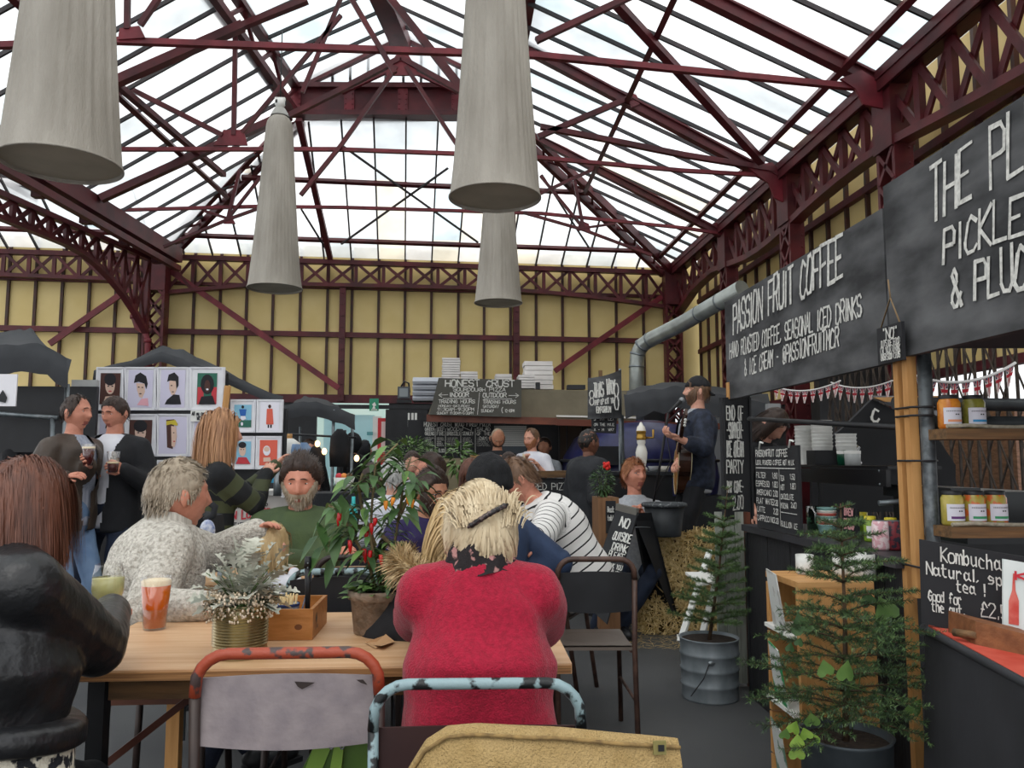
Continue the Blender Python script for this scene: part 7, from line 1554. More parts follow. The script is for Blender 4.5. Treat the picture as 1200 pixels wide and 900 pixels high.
A = person('woman with long honey blonde hair and a fur-trimmed hood beside the red jumper', (541, 622, 2.62), 30, sit=.44, lean=6, female=True, hair=('blonde', 'long'), hlen=.26, hcount=2200, zend=-.20, hlift=.022, top=M_BLKCL, topoff=.04, hem=-.1, trousers=M_BLKCL, lod=1, eyes=False, skin='fair', rh=PZ(560, 725, .8), lh=PZ(500, 728, .8))
fz = MB(); rn = random.Random(9); c0 = A['N']-A['up']*.0-A['fw']*.07
for k in range(3800):     # fur edge of the hood lying on the shoulders
    t = rn.uniform(-.15, math.pi+.15)+math.pi; a0 = c0+A['ax']*.155*math.cos(t)+A['fw']*.12*math.sin(t)+A['up']*(-.02+.05*abs(math.cos(t)))
    th_ = rn.uniform(0, 2*math.pi); rad = (A['ax']*math.cos(t)+A['fw']*math.sin(t)).normalized(); d_ = rad*math.cos(th_)+A['up']*math.sin(th_); L = rn.uniform(.03, .065)
    pts = [a0+d_*.012, a0+d_*(.012+L*.5)-A['up']*.003, a0+d_*(.012+L)-A['up']*.014+A['ax']*rn.uniform(-.01, .01)]; ribbon(fz, pts, .0022, rn, a0)
fz.tube([c0+A['ax']*.15*math.cos(t)+A['fw']*.115*math.sin(t)+A['up']*(-.02+.05*abs(math.cos(t))) for t in [math.pi+math.pi*k/14 for k in range(15)]], .026, 8)
fz.build('fur_trim', hairmat('tawny_fur', '#8a6e48', '#d6be92'), A['root'], local=True)
# -- background --
person('pizza cook in a black T-shirt looking down at the counter', (583, 514, 9.3), 172, sit=None, hair=('grey', 'bald'), hcount=60, beard=('darkbrown', 1.0), skin='tan', top=M_BLKCL, topoff=.02, sleeve=.42, trousers=M_BLKCL, nod=35, build=1.15, lod=1, lh=PY(592, 541, 9.0), rh=PY(574, 541, 9.0), hs=1.05)
A = person('pizza cook in a white T-shirt and dark apron turned to the left', (623, 515, 9.2), 222, sit=None, hair=('midbrown', 'recede'), hcount=300, beard=('ginger', .8), skin='fair', top=M_WSHIRT, topoff=.022, sleeve=.45, trousers=M_BLKCL, nod=8, build=1.12, lod=1, lh=PY(630, 545, 8.9), rh=PY(616, 538, 8.9), hs=1.05)
q = MB(); P_, up_, ax_, fw_ = A['P'], A['up'], A['ax'], A['fw']
q.poly([P_+fw_*.155+ax_*x+up_*z for x, z in ((-.14, -.15), (.14, -.15), (.15, .12), (.08, .36), (-.08, .36), (-.15, .12))], fw_, .012)
for sg in (-1, 1): q.tube([P_+fw_*.16+ax_*.07*sg+up_*.35, A['N']+ax_*.06*sg+fw_*.05+up_*.01], .010, 6)
q.build('apron', M_APRON, A['root'], local=True)
person('person half hidden behind the cook in the white T-shirt', (638, 524, 9.9), 200, sit=None, hair=('darkbrown', 'short'), hcount=200, skin='tan', top=M_GREYT, trousers=M_BLKCL, lod=2)
person('man in a charcoal hoodie standing with back turned by the pizza counter', (690, 519, 6.9), 62, sit=None, hair=('black', 'short'), hlen=.006, hcount=60, hth=.002, skin='brown', top=M_DGREY, topoff=.05, hem=-.16, trousers=M_BLKCL, build=1.05, lod=1, rh=PY(706, 575, 6.9), collar=(M_DGREY, .06, .085), eyes=False)
A = person('ginger-haired man in glasses and a grey T-shirt watching the singer', (743, 557, 6.42), 172, sit=.30, lh=PY(752, 606, 6.15), rh=PY(742, 606, 6.2), lean=-4, lf=V(1.20, 6.0, .08), rf=V(1.02, 6.02, .08), hair=('ginger', 'short'), hlen=.035, hcount=900, hlift=.02, skin='pink', top=M_GREYT, topoff=.018, sleeve=.42, trousers=M_JEANSD, look=-16, nod=-6, lod=1, hs=1.1, build=.95)
q = MB(); Hm = A['Hm']
for sg in (-1, 1):
    q.tube([Hm @ V(sg*.032+.019*math.cos(t), .098, .008+.013*math.sin(t)) for t in [2*math.pi*k/12 for k in range(12)]], .0014, 6, closed=True); q.tube([Hm @ V(sg*.05, .097, .012), Hm @ V(sg*.080, .0, .008)], .0014, 6)
q.build('glasses', M_STEEL, A['root'], local=True)
stz = .26
def GU(x, y): return PY(x, y, 6.2)
A = person('bearded singer in a backwards black cap and dark check shirt playing guitar on the stage', (817, 459, 6.4), 272, sit=('stand', stz), lean=-3, hair=('midbrown', 'long'), hlen=.08, hcount=260, zend=-.08, maskst='short', beard=('midbrown', 1.0), skin='fair', top=check_mat(), topoff=.028, hem=-.20, sleeve=.74, inner=M_GREYT, vgap=.07,
           trousers=M_BLKCL, lod=0, look=6, nod=-6, build=1.10, lh=PY(793, 513, 6.0), rh=PY(795, 540, 6.25), curl=(.7, .6), palms=((.2, 0, 1), (.2, -.6, -.4)), poles=((-.6, 0, -1), (1, -.8, -.6)))
sg_ = A; q = MB(); cap_mesh(q, A['Hm'], 1.0, lambda d: d.z-.22-.10*max(0, -d.y), .015, ramp=.1, nz=.002); 
vis = [A['Hm'] @ (V(math.sin(t)*.062, -.088-.060*math.cos(t)*f, .012-.030*f)) for f in (0, 1) for t in [(-1.3+2.6*k/10) for k in range(11)]]
q.add(vis+[v+A['Hm'].to_3x3() @ V(0, 0, .006) for v in vis], [(k, k+1, k+12, k+11) for k in range(10)]+[(k+22, k+23, k+34, k+33) for k in range(10)], 0, True)
q.build('cap', M_BLKCL, A['root'], local=True)
person('barista bending behind the coffee menu board in a yellow-banded hat', (906, 497, 5.5), 150, sit=('stand', -.0), lean=30, female=True, hair=('darkbrown', 'long'), hlen=.2, hcount=800, zend=-.2, top=M_BLKCL, sleeve=.4, trousers=M_BLKCL, nod=50, lod=2, skin='fair', torsolen=.62)
for (x, y, Y, hd, hr, tp, lab, kw) in (
    (437, 560, 6.6, 20, ('darkbrown', 'long'), M_DGREY, 'seated woman with long dark straight hair, back turned, beyond the chilli plant', dict(hlen=.26, hcount=500, zend=-.3, female=True)),
    (461, 557, 5.6, 350, ('silver', 'short'), M_WSHIRT, 'silver-haired person in a white top just behind the chilli plant', dict(hlen=.05, hcount=500)),
    (483, 544, 7.6, 170, ('darkbrown', 'short'), M_GREYT, 'distant diner with brown hair seen between the chilli leaves and the menu board', dict(hcount=200)),
    (505, 551, 5.9, 250, ('darkbrown', 'short'), M_BLKCL, 'dark-haired man in black just above the man in glasses', dict(hcount=400, hs=1.05, skin='pink')),
    (552, 556, 6.2, 20, ('auburn', 'long'), M_BLKCL, 'brown-haired diner showing just left of the black beanie', dict(hcount=300, hlen=.12, zend=-.15, female=True)),
    (596, 546, 7.2, 178, ('darkbrown', 'short'), M_BLKCL, 'dark-haired diner whose forehead shows above the striped top', dict(hcount=300, skin='tan'))):
    person(lab, (x, y, Y), hd, sit=.45, top=tp, hair=hr, trousers=M_JEANSD, lod=2, **kw)
for (x, y, Y, hd, lab) in ((413, 520, 10.5, 300, 'hooded figure in black beneath the far canopy, the left one'), (428, 528, 11.5, 60, 'hooded figure in black in front of the bright doorway, the right one')):
    A = person(lab, (x, y, Y), hd, sit=None, top=M_BLKCL, topoff=.045, hem=-.3, hair=('black', 'short'), hcount=50, trousers=M_BLKCL, lod=2, eyes=False)
    q = MB(); cap_mesh(q, A['Hm'], 1.1, lambda d: .45-d.y, .02, nz=.01, n=24, m=18); q.build('hood', M_BLKCL, A['root'], local=True)
person('distant stallholder with a dark ponytail beneath the far canopy', (362, 527, 9.5), 160, sit=None, top=M_BLKCL, hair=('darkbrown', 'short'), hcount=100, trousers=M_BLKCL, lod=2)
# ================= shrubs behind =================
leafy('bushy green plant standing left of the pizza menu board', PY(482, 556, 8.2), .26, .19, 1100, .055, M_LEAFM, 3, stems=8)
leafy('small upright plant before the pizza menu board', PY(537, 556, 7.9), .12, .16, 150, .09, M_LEAFM, 4, stems=4)
r_ = leafy('bushy green planter with red flowers beside the hoodie man', PY(706, 582, 5.95), .085, .11, 420, .035, M_LEAFD, 6, stems=4)
q = MB(); rn = random.Random(2)
for k in range(14): q.ell(PY(711, 546, 5.8)+V(rn.uniform(-.02, .02), rn.uniform(-.02, .02), rn.uniform(-.02, .03)), (.010, .01, .014), 6, 5)
q.build('red_flower', mat('scarlet_petal', '#d0241c', rough=.5), r_)
leafy('small green plant by the foot of the beer font', PY(737, 556, 6.6), .06, .07, 120, .035, M_LEAFD, 8, stems=3)
# ================= tables =================
M_TBL = mat('worn_ply_table', '#d8b48e', '#c2966c', rough=.42, scale=2.2, stretch=(1.2, 14, 1), bump=.12, bscale=16, thr=(.3, .7), detail=8)
M_TBE = mat('ply_edge', '#a87a4c', '#7d5634', rough=.6, scale=6, stretch=(1, 1, 40))
def table(label, x0, x1, y0, y1, z, skew=0, legs=True):
    r = thing('cafe_table', label, 'table', ((x0+x1)/2, (y0+y1)/2, 0)); n = 1
    q = MB(); q.poly([V(x0, y0, z-.028), V(x1, y0+skew, z-.028), V(x1+.01, y1+skew, z-.028), V(x0, y1, z-.028)], (0, 0, 1), .028); q.build('table_top', M_TBL, r)
    q = MB(); q.box(((x0+x1)/2, y0+.004+skew/2, z-.016), ((x1-x0)-.004, .012, .022)); q.build('edge_band', M_TBE, r)
    for xx in (x0+.12, x1-.12):
        for yy in (y0+.10, y1-.08): q = MB(); q.box((xx, yy+skew*(xx-x0)/(x1-x0), (z-.03)/2), (.045, .045, z-.03)); q.build('leg', M_WOODV if yy > y0+.2 else M_BLACK, r)
    for yy in (y0+.10, y1-.08): q = MB(); q.box(((x0+x1)/2, yy+skew/2, z-.07), (x1-x0-.3, .03, .06)); q.build('apron_rail', M_DWOOD, r)
    return r
TX0, TX1, TY0, TY1 = -1.12, .312, 2.26, 3.06
table('near pale plywood table with the pint glass and potted plants on it', TX0, TX1, TY0, TY1, .74)
q = PZ(240, 668, .74); table('second plywood table where the bearded man in green sits', PZ(232, 672, .74).x, PZ(498, 678, .74).x, 3.78, 4.38, .74)
# ================= chairs =================
def paint_worn(nm, c, c2, c3, lo=.48): return mat(nm, c, c2, rough=.45, scale=26, stretch=(1, 1, 1), thr=(lo, lo+.06), bump=.15, bscale=80)
M_RUST = paint_worn('worn_red_orange_paint', '#984028', '#463836', 0, .50); M_DTUBE = mat('dark_brown_tube', '#2c2422', '#3a2e2a', rough=.45, metal=.2, scale=14)
M_TEAL = paint_worn('worn_pale_blue_paint', '#869da2', '#14181a', 0, .50); M_GPL = mat('grey_lilac_hammered_paint', '#7c7377', '#928889', rough=.5, scale=14, bump=.2, bscale=40)
def cafe_chair(label, loc, rz, w=.42, d=.40, zt=.84, seatz=.45, tube=M_DTUBE, toptube=None, back=M_BLACK, seat=M_DTUBE, pb=(.50, .30), tr=.0125, curve=.03, group='metal cafe chairs', wseat=None, rad=.07, seatw=None):
    """chair with its back at y=0 and the seat towards +y; pb = panel (drop below top, height)"""
    r = thing('cafe_chair', label, 'chair', loc, rz, group); w2 = w/2
    top = [(-w2, -.012, zt-rad*1.3)]+[(-w2+rad*(1-math.cos(a)), -.014, zt-rad+rad*math.sin(a)) for a in [math.pi/2*k/5 for k in range(1, 6)]]
    top = top+[(-x, y, z) for x, y, z in top[::-1]]
    q = MB(); q.tube(top, tr*1.06, 12); q.build('top_rail', toptube or tube, r, local=True)
    for sg in (-1, 1):
        q = MB(); q.tube([(sg*w2, -.012, zt-rad*1.2), (sg*w2, .015, seatz), (sg*w2, -.05, 0)], tr, 10); q.build('back_leg', tube, r, local=True)
        q = MB(); q.tube([(sg*w2*.92, .02, seatz-.015), (sg*w2*.88, d-.03, seatz-.015), (sg*w2*.95, d+.01, 0)], tr*.95, 10); q.build('front_leg', tube, r, local=True)
        q = MB(); q.tube([(sg*w2*.98, -.015, .22), (sg*w2*.92, d-.01, .22)], tr*.6, 8); q.build('side_stretcher', tube, r, local=True)
    def pf(o): 
        def f(u, v): x = (u-.5)*(w-.02); return V(x, .0+o-curve*(1-(2*u-1)**2), zt-pb[0]-pb[1]*v+.006*math.sin(u*math.pi)*(v*2-1)*-1.5)
        return f
    q = MB(); q.grid(pf(0), 14, 4); q.grid(pf(.006), 14, 4); 
    f0, f1 = pf(0), pf(.006); n = 14; e = [f0(i/n, 0) for i in range(n+1)]+[f1(i/n, 0) for i in range(n+1)]+[f0(i/n, 1) for i in range(n+1)]+[f1(i/n, 1) for i in range(n+1)]
    q.add(e, [(i, i+1, i+n+2, i+n+1) for i in range(n)]+[(2*n+2+i, 2*n+3+i, 3*n+4+i, 3*n+3+i) for i in range(n)]); q.build('back_panel', back, r, local=True)
    sw_ = (seatw or w)/2-.01
    q = MB(); 
    def sf(u, v): x = (u-.5)*2*sw_; y = .01+v*d; return V(x, y, seatz+.008-.012*math.cos((u-.5)*2)*math.sin(v*3.1)-.010*max(0, v-.85)/.15)
    q.grid(sf, 12, 10); q.poly([(-sw_, .01, seatz-.014), (sw_, .01, seatz-.014), (sw_, d+.01, seatz-.014), (-sw_, d+.01, seatz-.014)], (0, 0, 1), .014); q.build('seat', seat, r, local=True)
    return r
a = PY(340, 755, 1.86)
cr = cafe_chair('metal chair with a worn orange-red top rail and a grey back plate', (a.x, 1.86, 0), .0, w=.402, zt=.875, toptube=M_RUST, back=M_GPL, seat=mat('tan_plywood_seat', '#8a5230', '#a0643c', rough=.5, scale=8), pb=(.055, .145), curve=.012)
q = MB(); q.add([V(x, -.0165, z) for x, z in ((.015, .814), (.06, .811), (.045, .803), (.032, .797), (.022, .803))], [(0, 1, 2, 3, 4)]); q.build('chipped_paint', M_DTUBE, cr, local=True); q = MB(); q.add([V(x, -.0145, z) for x, z in ((.15, .815), (.16, .808), (.175, .803), (.165, .815))], [(0, 1, 2, 3)]); q.build('chipped_paint', M_DTUBE, cr, local=True)
a = PY(560, 796, 1.70); cafe_chair('metal chair with chipped pale blue tubing behind the red jumper', (a.x, 1.70, 0), -.03, w=.425, zt=.845, tube=M_TEAL, back=mat('dark_maroon_panel', '#2a1414', '#321a18', rough=.5), tr=.011, seat=M_DTUBE, pb=(.09, .20), curve=.02)
a = PY(697, 655, 3.72); cafe_chair('dark bare metal chair standing empty right of the red jumper', (a.x, 3.70, 0), -.05, w=.355, zt=.85, tube=mat('rusty_brown_tube', '#3d2a24', '#5a4238', rough=.5, scale=20), back=M_BLACK, seat=mat('dull_bronze_seat', '#6d625a', '#5d534c', rough=.35, scale=4), pb=(.065, .17), curve=.01)
a = PY(676, 610, 4.6); cafe_chair('dark red-brown metal chair behind the striped top', (a.x, 4.55, 0), 1.15, w=.38, zt=.88, tube=mat('rusty_brown_tube', '#3d2a24'), back=mat('dark_oxblood_panel', '#30201e', rough=.5), pb=(.05, .22))
a = PY(392, 666, 3.22); cafe_chair('metal chair with pale blue top rail on the far side of the near table', (a.x, 3.22, 0), math.pi, w=.36, zt=.865, toptube=M_TEAL, back=M_BLACK, pb=(.03, .22))
a = PY(420, 648, 3.58); cafe_chair('dark metal chair behind the chilli plant', (a.x, 3.60, 0), 0.1, w=.36, zt=.88, back=M_BLACK, pb=(.05, .15))
a = PY(-20, 820, 1.50); cafe_chair('dark metal chair under the woman in the leather jacket', (a.x-.06, 1.62, 0), -.6, w=.40, zt=.70, back=M_BLACK, pb=(.05, .12))
# burlap-covered chair back at the bottom edge
YK = 1.42; r = thing('sack_covered_chair', 'chair back wrapped in coarse tan sackcloth at the bottom edge', 'chair', tuple(PY(632, 990, YK)))
def sk(u, v):
    xs = [478, 500, 525, 560, 650, 720, 760, 790]; ys = [905, 868, 852, 849, 853, 860, 864, 868]; t = u*7; k = min(6, int(t)); f = t-k; x = xs[k]+(xs[k+1]-xs[k])*f; y = ys[k]+(ys[k+1]-ys[k])*f
    p = PY(x, y, YK); return V(p.x-.02*v*(1-u)*(1 if u < .2 else 0), YK-.035-.02*math.sin(u*math.pi)-.03*math.sin(min(1, v*5)*1.57)+.006*noise.noise(V(u*9, v*7, 0)), p.z-.42*v+.006*math.sin(u*19)*v)
def sk2(u, v): p = sk(u, v); return V(p.x, YK-.01+.02*math.sin(min(1, v*5)*1.57), p.z)
def sk3(u, v): return sk(u, 0).lerp(sk2(u, 0), v)+V(0, 0, .012*math.sin(v*math.pi))
M_SACK = mat('tan_sackcloth', '#b89c6a', '#a88c5a', rough=.95, scale=24, bump=1.0, bscale=260, thr=(.3, .7))
q = MB(); q.grid(sk, 60, 24); q.grid(sk2, 60, 10); q.grid(sk3, 60, 6); q.grid(lambda u, v: sk(1, v).lerp(sk2(1, v), u), 4, 24); q.grid(lambda u, v: sk(0, v).lerp(sk2(0, v), u), 4, 24); q.build('sack_cover', M_SACK, r)
q = MB(); q.tube([sk(k/60, 0)+V(0, -.004, .002) for k in range(61)], .0035, 6); q.build('stitched_hem', mat('darker_sack_hem', '#957a4c', '#6b5636', rough=.95, scale=60), r)
q = MB(); c = PY(773, 876, YK-.055); q.box(c, (.022, .004, .022)); q.box(c+V(.002, -.003, 0), (.010, .002, .010), mi=1); q.build('tag', [mat('olive_tag', '#7d7444', rough=.7), M_BLACK], r)
for sg in (-1, 1): q = MB(); x = .05+sg*.2; q.tube([(x, YK+.02, .75), (x, YK+.02, .0)], .012, 8); q.build('leg', M_DTUBE, r)
q = MB(); q.box((.05, YK+.22, .44), (.40, .38, .02)); q.build('seat', M_DWOOD, r)
# stool beneath the man in the oatmeal jumper and its crossed leg
a = PZ(177, 806, .52); r = thing('brown_stool', 'brown-seated stool under the man in the oatmeal jumper', 'stool', (a.x, 3.1, 0)); q = MB(); q.box((a.x, 3.1, .485), (.37, .34, .055)); q.build('seat', mat('chestnut_leatherette', '#4a2a1e', '#5c3626', rough=.35, scale=5), r)
for sx in (-1, 1):
    for sy in (-1, 1): q = MB(); q.tube([(a.x+sx*.16, 3.1+sy*.15, .47), (a.x+sx*.18, 3.1+sy*.17, 0)], .014, 8); q.build('leg', M_DTUBE, r)
q = MB(); q.beam(PY(238, 806, 2.46), PY(128, 892, 2.46), .035, .02); tag(q.build('table_brace', mat('red_brown_flat_bar', '#5a3428', '#4a2a22', rough=.5)), 'red-brown diagonal bar under the near table beside the brown stool', 'bar')
q = MB(); q.tube([PY(112, 832, 2.2), PY(128, 838, 2.2), PY(150, 870, 2.2)], .02, 8); a = PY(175, 800, 2.75)
# green handbag hanging on the rust chair
r = thing('green_handbag', 'green leather bag hanging on the chair with the orange-red rail', 'bag', tuple(PY(395, 900, 1.93)))
q = MB(); BGY = 1.95; bp = [(352, 905), (372, 868), (380, 858), (432, 852), (446, 880), (450, 930), (446, 985), (340, 985), (342, 935)]
q.poly([PY(x, y, BGY) for x, y in bp], (0, 1, 0), .09); q.build('body', mat('moss_green_leather', '#4a6a22', '#3d5a1c', rough=.4, scale=8, bump=.15), r)
q = MB(); q.poly([PY(x, y, BGY-.012) for x, y in ((372, 864), (395, 858), (372, 915), (352, 915))], (0, 1, 0), .012); q.build('side_fold', mat('bright_moss_leather', '#6f9136', rough=.4), r)
q = MB(); q.poly([PY(x, y, BGY-.02) for x, y in ((392, 872), (403, 872), (398, 920), (383, 920))], (0, 1, 0), .010); q.build('strap', mat('lime_strap', '#7fa23e', '#6d9034', rough=.4, scale=10), r)
for x in (389, 402): q = MB(); q.tube([PY(x+3*math.cos(t)-1, 869+9*math.sin(t), BGY-.026) for t in [2*math.pi*k/14 for k in range(14)]], .0022, 6, closed=True); q.build('ring', M_STEEL, r)
# ================= things on the near table =================
TZ = .741
# pint of amber beer
c = PZ(181, 737, TZ); r = thing('pint_of_beer', 'full pint glass of amber beer with a thin head on the near table', 'drink', tuple(c)); G_ = glassmat('clear_pint_glass')
s_ = (c.y/2.45); hh = .150*s_; r0, r1 = .031*s_, .0435*s_
q = MB(); q.lathe([(0, 0), (r0, 0), (r0*1.02, .008), (r1, hh), (r1*.96, hh), (r0*.985, .005), (0, .005)], c, 32); q.build('glass', G_, r)
def beermat(nm, c_, c2): return mat(nm, c_, c2, rough=.12, scale=12, spec=.6)
M_AMB = mat('amber_beer', '#c8560c', '#d87018', rough=.08, scale=10, trans=.12, ior=1.33); 
q = MB(); q.lathe([(0, .007), (r0*.97, .007), (r1*.935, hh*.84), (0, hh*.84)], c, 32); q.build('beer', M_AMB, r)
q = MB(); q.lathe([(r1*.935, hh*.84), (r1*.95, hh*.93), (r1*.9, hh*.945), (0, hh*.94)], c, 32); q.build('foam_head', mat('cream_foam', '#e6d3b0', rough=.8), r)
# white wine glass
c = PZ(124, 752, TZ); c = PY(126, 700, 2.42); c.z = TZ; r = thing('wine_glass', 'half-full glass of white wine held by the woman in leather', 'drink', tuple(c))
Wp = [(.0, .004), (.032, .004), (.033, .006), (.006, .010), (.004, .05), (.004, .085)]
bz = PY(126, 715, 2.36).z-TZ; tz_ = PY(126, 664, 2.36).z-TZ; bw_ = .0445; q = MB(); q.lathe([(0, .003), (.032, .003), (.030, .006), (.005, .010), (.004, bz-.02)], c, 24); q.build('stem', G_, r)
q = MB(); q.lathe([(.004, bz-.02), (.022, bz-.006), (.038, bz+.02), (bw_, bz+.05), (.042, bz+.09), (.036, tz_)], c, 32); q.build('bowl', G_, r)
lz = PY(126, 680, 2.36).z-TZ; q = MB(); q.lathe([(0, bz-.015), (.020, bz-.004), (.036, bz+.02), (bw_-.002, bz+.045), (bw_-.002, lz), (0, lz)], c, 32); q.build('wine', mat('pale_gold_wine', '#c9c486', '#d8d4a0', rough=.06, trans=.25, ior=1.33), r)
# ribbed tin with silver plant
c = PZ(281, 758, TZ); c.y = 2.42; c = V(PY(281, 760, 2.42).x, 2.42, TZ); r = thing('ribbed_tin', 'large ribbed food tin used as a planter for silver foliage', 'tin', tuple(c)); rt_ = .079; ht = PY(281, 706, 2.42).z-TZ
prof = [(0, .003), (rt_*.97, .003), (rt_*1.03, .0), (rt_*1.03, .006), (rt_, .010)]; n = 24
for k in range(n): z = .03+(ht-.05)*k/n; prof += [(rt_*(1 if k % 2 else .945), z)]
prof += [(rt_, ht-.012), (rt_*1.03, ht-.006), (rt_*1.03, ht), (rt_*.96, ht), (rt_*.95, ht-.03), (0, ht-.03)]
q = MB(); q.lathe(prof, c, 80, sm=False); q.build('can', mat('tarnished_brass_tin', '#b9aa84', '#9a8c68', rough=.28, metal=.85, scale=6), r)
q = MB(); q.disc(c+V(0, 0, ht-.022), rt_*.94, 24); q.build('soil', M_SOIL, r)
rp_ = thing('silver_ragwort', 'bushy silver-leaved plant growing in the ribbed tin', 'plant', (c.x, c.y, c.z+ht-.03)); M_SIL = mat('felted_silver_leaf', '#9a9a8c', '#c8c8ba', rough=.8, scale=22, bump=.3, bscale=90); M_SIL2 = mat('blue_grey_leaf', '#868c80', '#a2a698', rough=.75, scale=20)
rn = random.Random(12); c1 = c+V(0, 0, ht-.03)
def lobed(q, p, ax_, L, rn, mi=0):
    sd = ax_.cross(V(0, 0, 1)); sd = sd.normalized() if sd.length > .1 else V(1, 0, 0); sd = (sd+V(0, 0, rn.uniform(-.4, .4))).normalized(); nr = sd.cross(ax_).normalized(); vs = [p]; 
    prof_ = [(0, .04), (.16, .07), (.22, .26), (.30, .28), (.34, .10), (.42, .12), (.48, .36), (.57, .36), (.60, .13), (.68, .14), (.74, .33), (.83, .27), (.86, .12), (1.0, .05)]
    m_ = [p+ax_*L*t-V(0, 0, .3*L*t*t) for t, w_ in prof_]; l = [m_[i]-sd*L*prof_[i][1]*1.15+nr*L*prof_[i][1]*.3 for i in range(14)]; r2 = [m_[i]+sd*L*prof_[i][1]*1.15+nr*L*prof_[i][1]*.3 for i in range(14)]
    q.add(m_+l+r2, [(i, i+1, i+15, i+14) for i in range(13)]+[(i, i+28, i+29, i+1) for i in range(13)], mi, True)
for k in range(120):
    a = rn.uniform(0, 6.283); el = rn.uniform(-.15, 1.4); d = V(math.cos(a)*math.cos(el), math.sin(a)*math.cos(el)*.8, math.sin(el)); R0 = rn.uniform(.02, .13)*(.7+.5*math.sin(el)); p = c1+V(.01, 0, .025)+V(d.x*R0, d.y*R0, d.z*R0*.95+.01); q = MB(); lobed(q, p, (d+V(0, 0, .1)).normalized(), rn.uniform(.045, .085), rn); q.build('leaf', M_SIL if k % 4 else M_SIL2, rp_)
q = MB()
for k in range(20): a = rn.uniform(0, 6.28); q.tube([c1, c1+V(.05*math.cos(a), .05*math.sin(a), .07), c1+V(.10*math.cos(a), .09*math.sin(a), .12)], [.003, .002, .001], 5)
q.build('stems', M_STEMG, rp_)['kind'] = 'stuff'
fl_ = thing('white_heather', 'tiny cream flowers and dark leaves spilling over the rim of the ribbed tin', 'plant', tuple(c1))
q = MB()
for k in range(900):
    a = rn.uniform(0, 6.28); R0 = rn.uniform(.05, .105); z = rn.uniform(-.012, .065); p = c1+V(R0*math.cos(a), R0*math.sin(a), z); q.ell(p, (.0034, .0034, .0045), 5, 4)
q.build('blossom', mat('cream_blossom', '#cdb898', '#e6d8c4', rough=.8, scale=60), fl_)['kind'] = 'stuff'
q = MB()
for k in range(420): a = rn.uniform(0, 6.28); R0 = rn.uniform(.03, .09); p = c1+V(R0*math.cos(a), R0*math.sin(a), rn.uniform(0, .04)); leafmesh(q, p, V(math.cos(a), math.sin(a), rn.uniform(.1, 1)).normalized(), .022, .010, rn)
q.build('foliage', M_LEAFD, fl_)['kind'] = 'stuff'
# wooden condiment crate
cA, cB, cC = PZ(313, 749, TZ), PZ(366, 750, TZ), PZ(385, 731, TZ); h_ = PY(366, 714, cB.y).z-TZ; r = thing('wooden_caddy', 'pale wooden cutlery box with a branded end on the near table', 'caddy', ((cA.x+cB.x)/2, cB.y+.08, TZ))
x0, x1, y0, y1 = cA.x-.04, cB.x, cB.y, cC.y+.02
M_CAD = mat('honey_pine_box', '#b57a42', '#a0682f', rough=.5, scale=5, stretch=(2, 10, 10), bump=.1)
for ce, d_ in (((x0+x1)/2, y0+.006, h_/2), (x1-x0, .012, h_)), (((x0+x1)/2, y1-.006, h_/2), (x1-x0, .012, h_)), ((x0+.006, (y0+y1)/2, h_/2), (.012, y1-y0-.024, h_)), ((x1-.006, (y0+y1)/2, h_/2), (.012, y1-y0-.024, h_)): q = MB(); q.box(V(*ce)+V(0, 0, TZ), d_); q.build('side', M_CAD, r)
q = MB(); q.box(((x0+x1)/2, (y0+y1)/2, TZ+.005), (x1-x0-.02, y1-y0-.02, .008)); q.build('floor_board', M_CAD, r)
q = MB(); chalk(q, 'M', V(x1, y0+.045, TZ+.025), V(0, 1, 0), UPZ, .045, .03, .16, off=.0015, jit=0); chalk(q, '.', V(x1, y0+.075, TZ+.025), V(0, 1, 0), UPZ, .03, .01, .3, off=.0015); q.build('branded_mark', M_BLACK, r)
q = MB(); kp = V(x0+.035, y0-.0007, TZ+.03); q.add([kp+V(.105+.012*math.cos(t), 0, .010+.009*math.sin(t)) for t in [6.28*k/12 for k in range(12)]], [tuple(range(12))]); q.build('knot', mat('dark_knot', '#6d4020', rough=.6), r)
# in the crate: enamel pot with cutlery, black-handled utensil
c = V(PY(336, 705, y0+.06).x, y0+.07, TZ+.012); r = thing('enamel_pot', 'small blue-grey enamel pot of cutlery standing in the wooden box', 'pot', tuple(c)); q = MB(); q.lathe([(0, 0), (.030, 0), (.034, .005), (.038, .085), (.040, .088), (.036, .086), (.033, .01), (0, .01)], c, 26); q.build('pot', mat('blue_grey_enamel', '#8d9cb4', '#a5b2c6', rough=.25, scale=8), r)
q = MB(); q.lathe([(.0388, .082), (.0405, .088), (.0388, .091)], c, 26); q.build('rim', mat('navy_enamel_rim', '#2c3c66', rough=.3), r)
q = MB(); rn = random.Random(4)
for k in range(26): a = rn.uniform(0, 6.28); R0 = rn.uniform(0, .028); q.tube([c+V(R0*math.cos(a), R0*math.sin(a), .02), c+V(R0*1.6*math.cos(a), R0*1.3*math.sin(a), .105+rn.uniform(0, .02))], .003, 5)
q.build('wooden_cutlery', mat('pale_birch', '#d8c090', rough=.7), r)['kind'] = 'stuff'
c = V(PY(348, 700, y0+.10).x, y0+.11, TZ+.012); q = MB(); q.beam(c, c+V(.045, .0, .175), .016, .004); tag(q.build('metal_ruler', mat('mottled_blue_enamel_strip', '#a3acc0', '#7d88a2', rough=.3, scale=50)), 'mottled blue-white metal strip leaning in the wooden box', 'utensil')
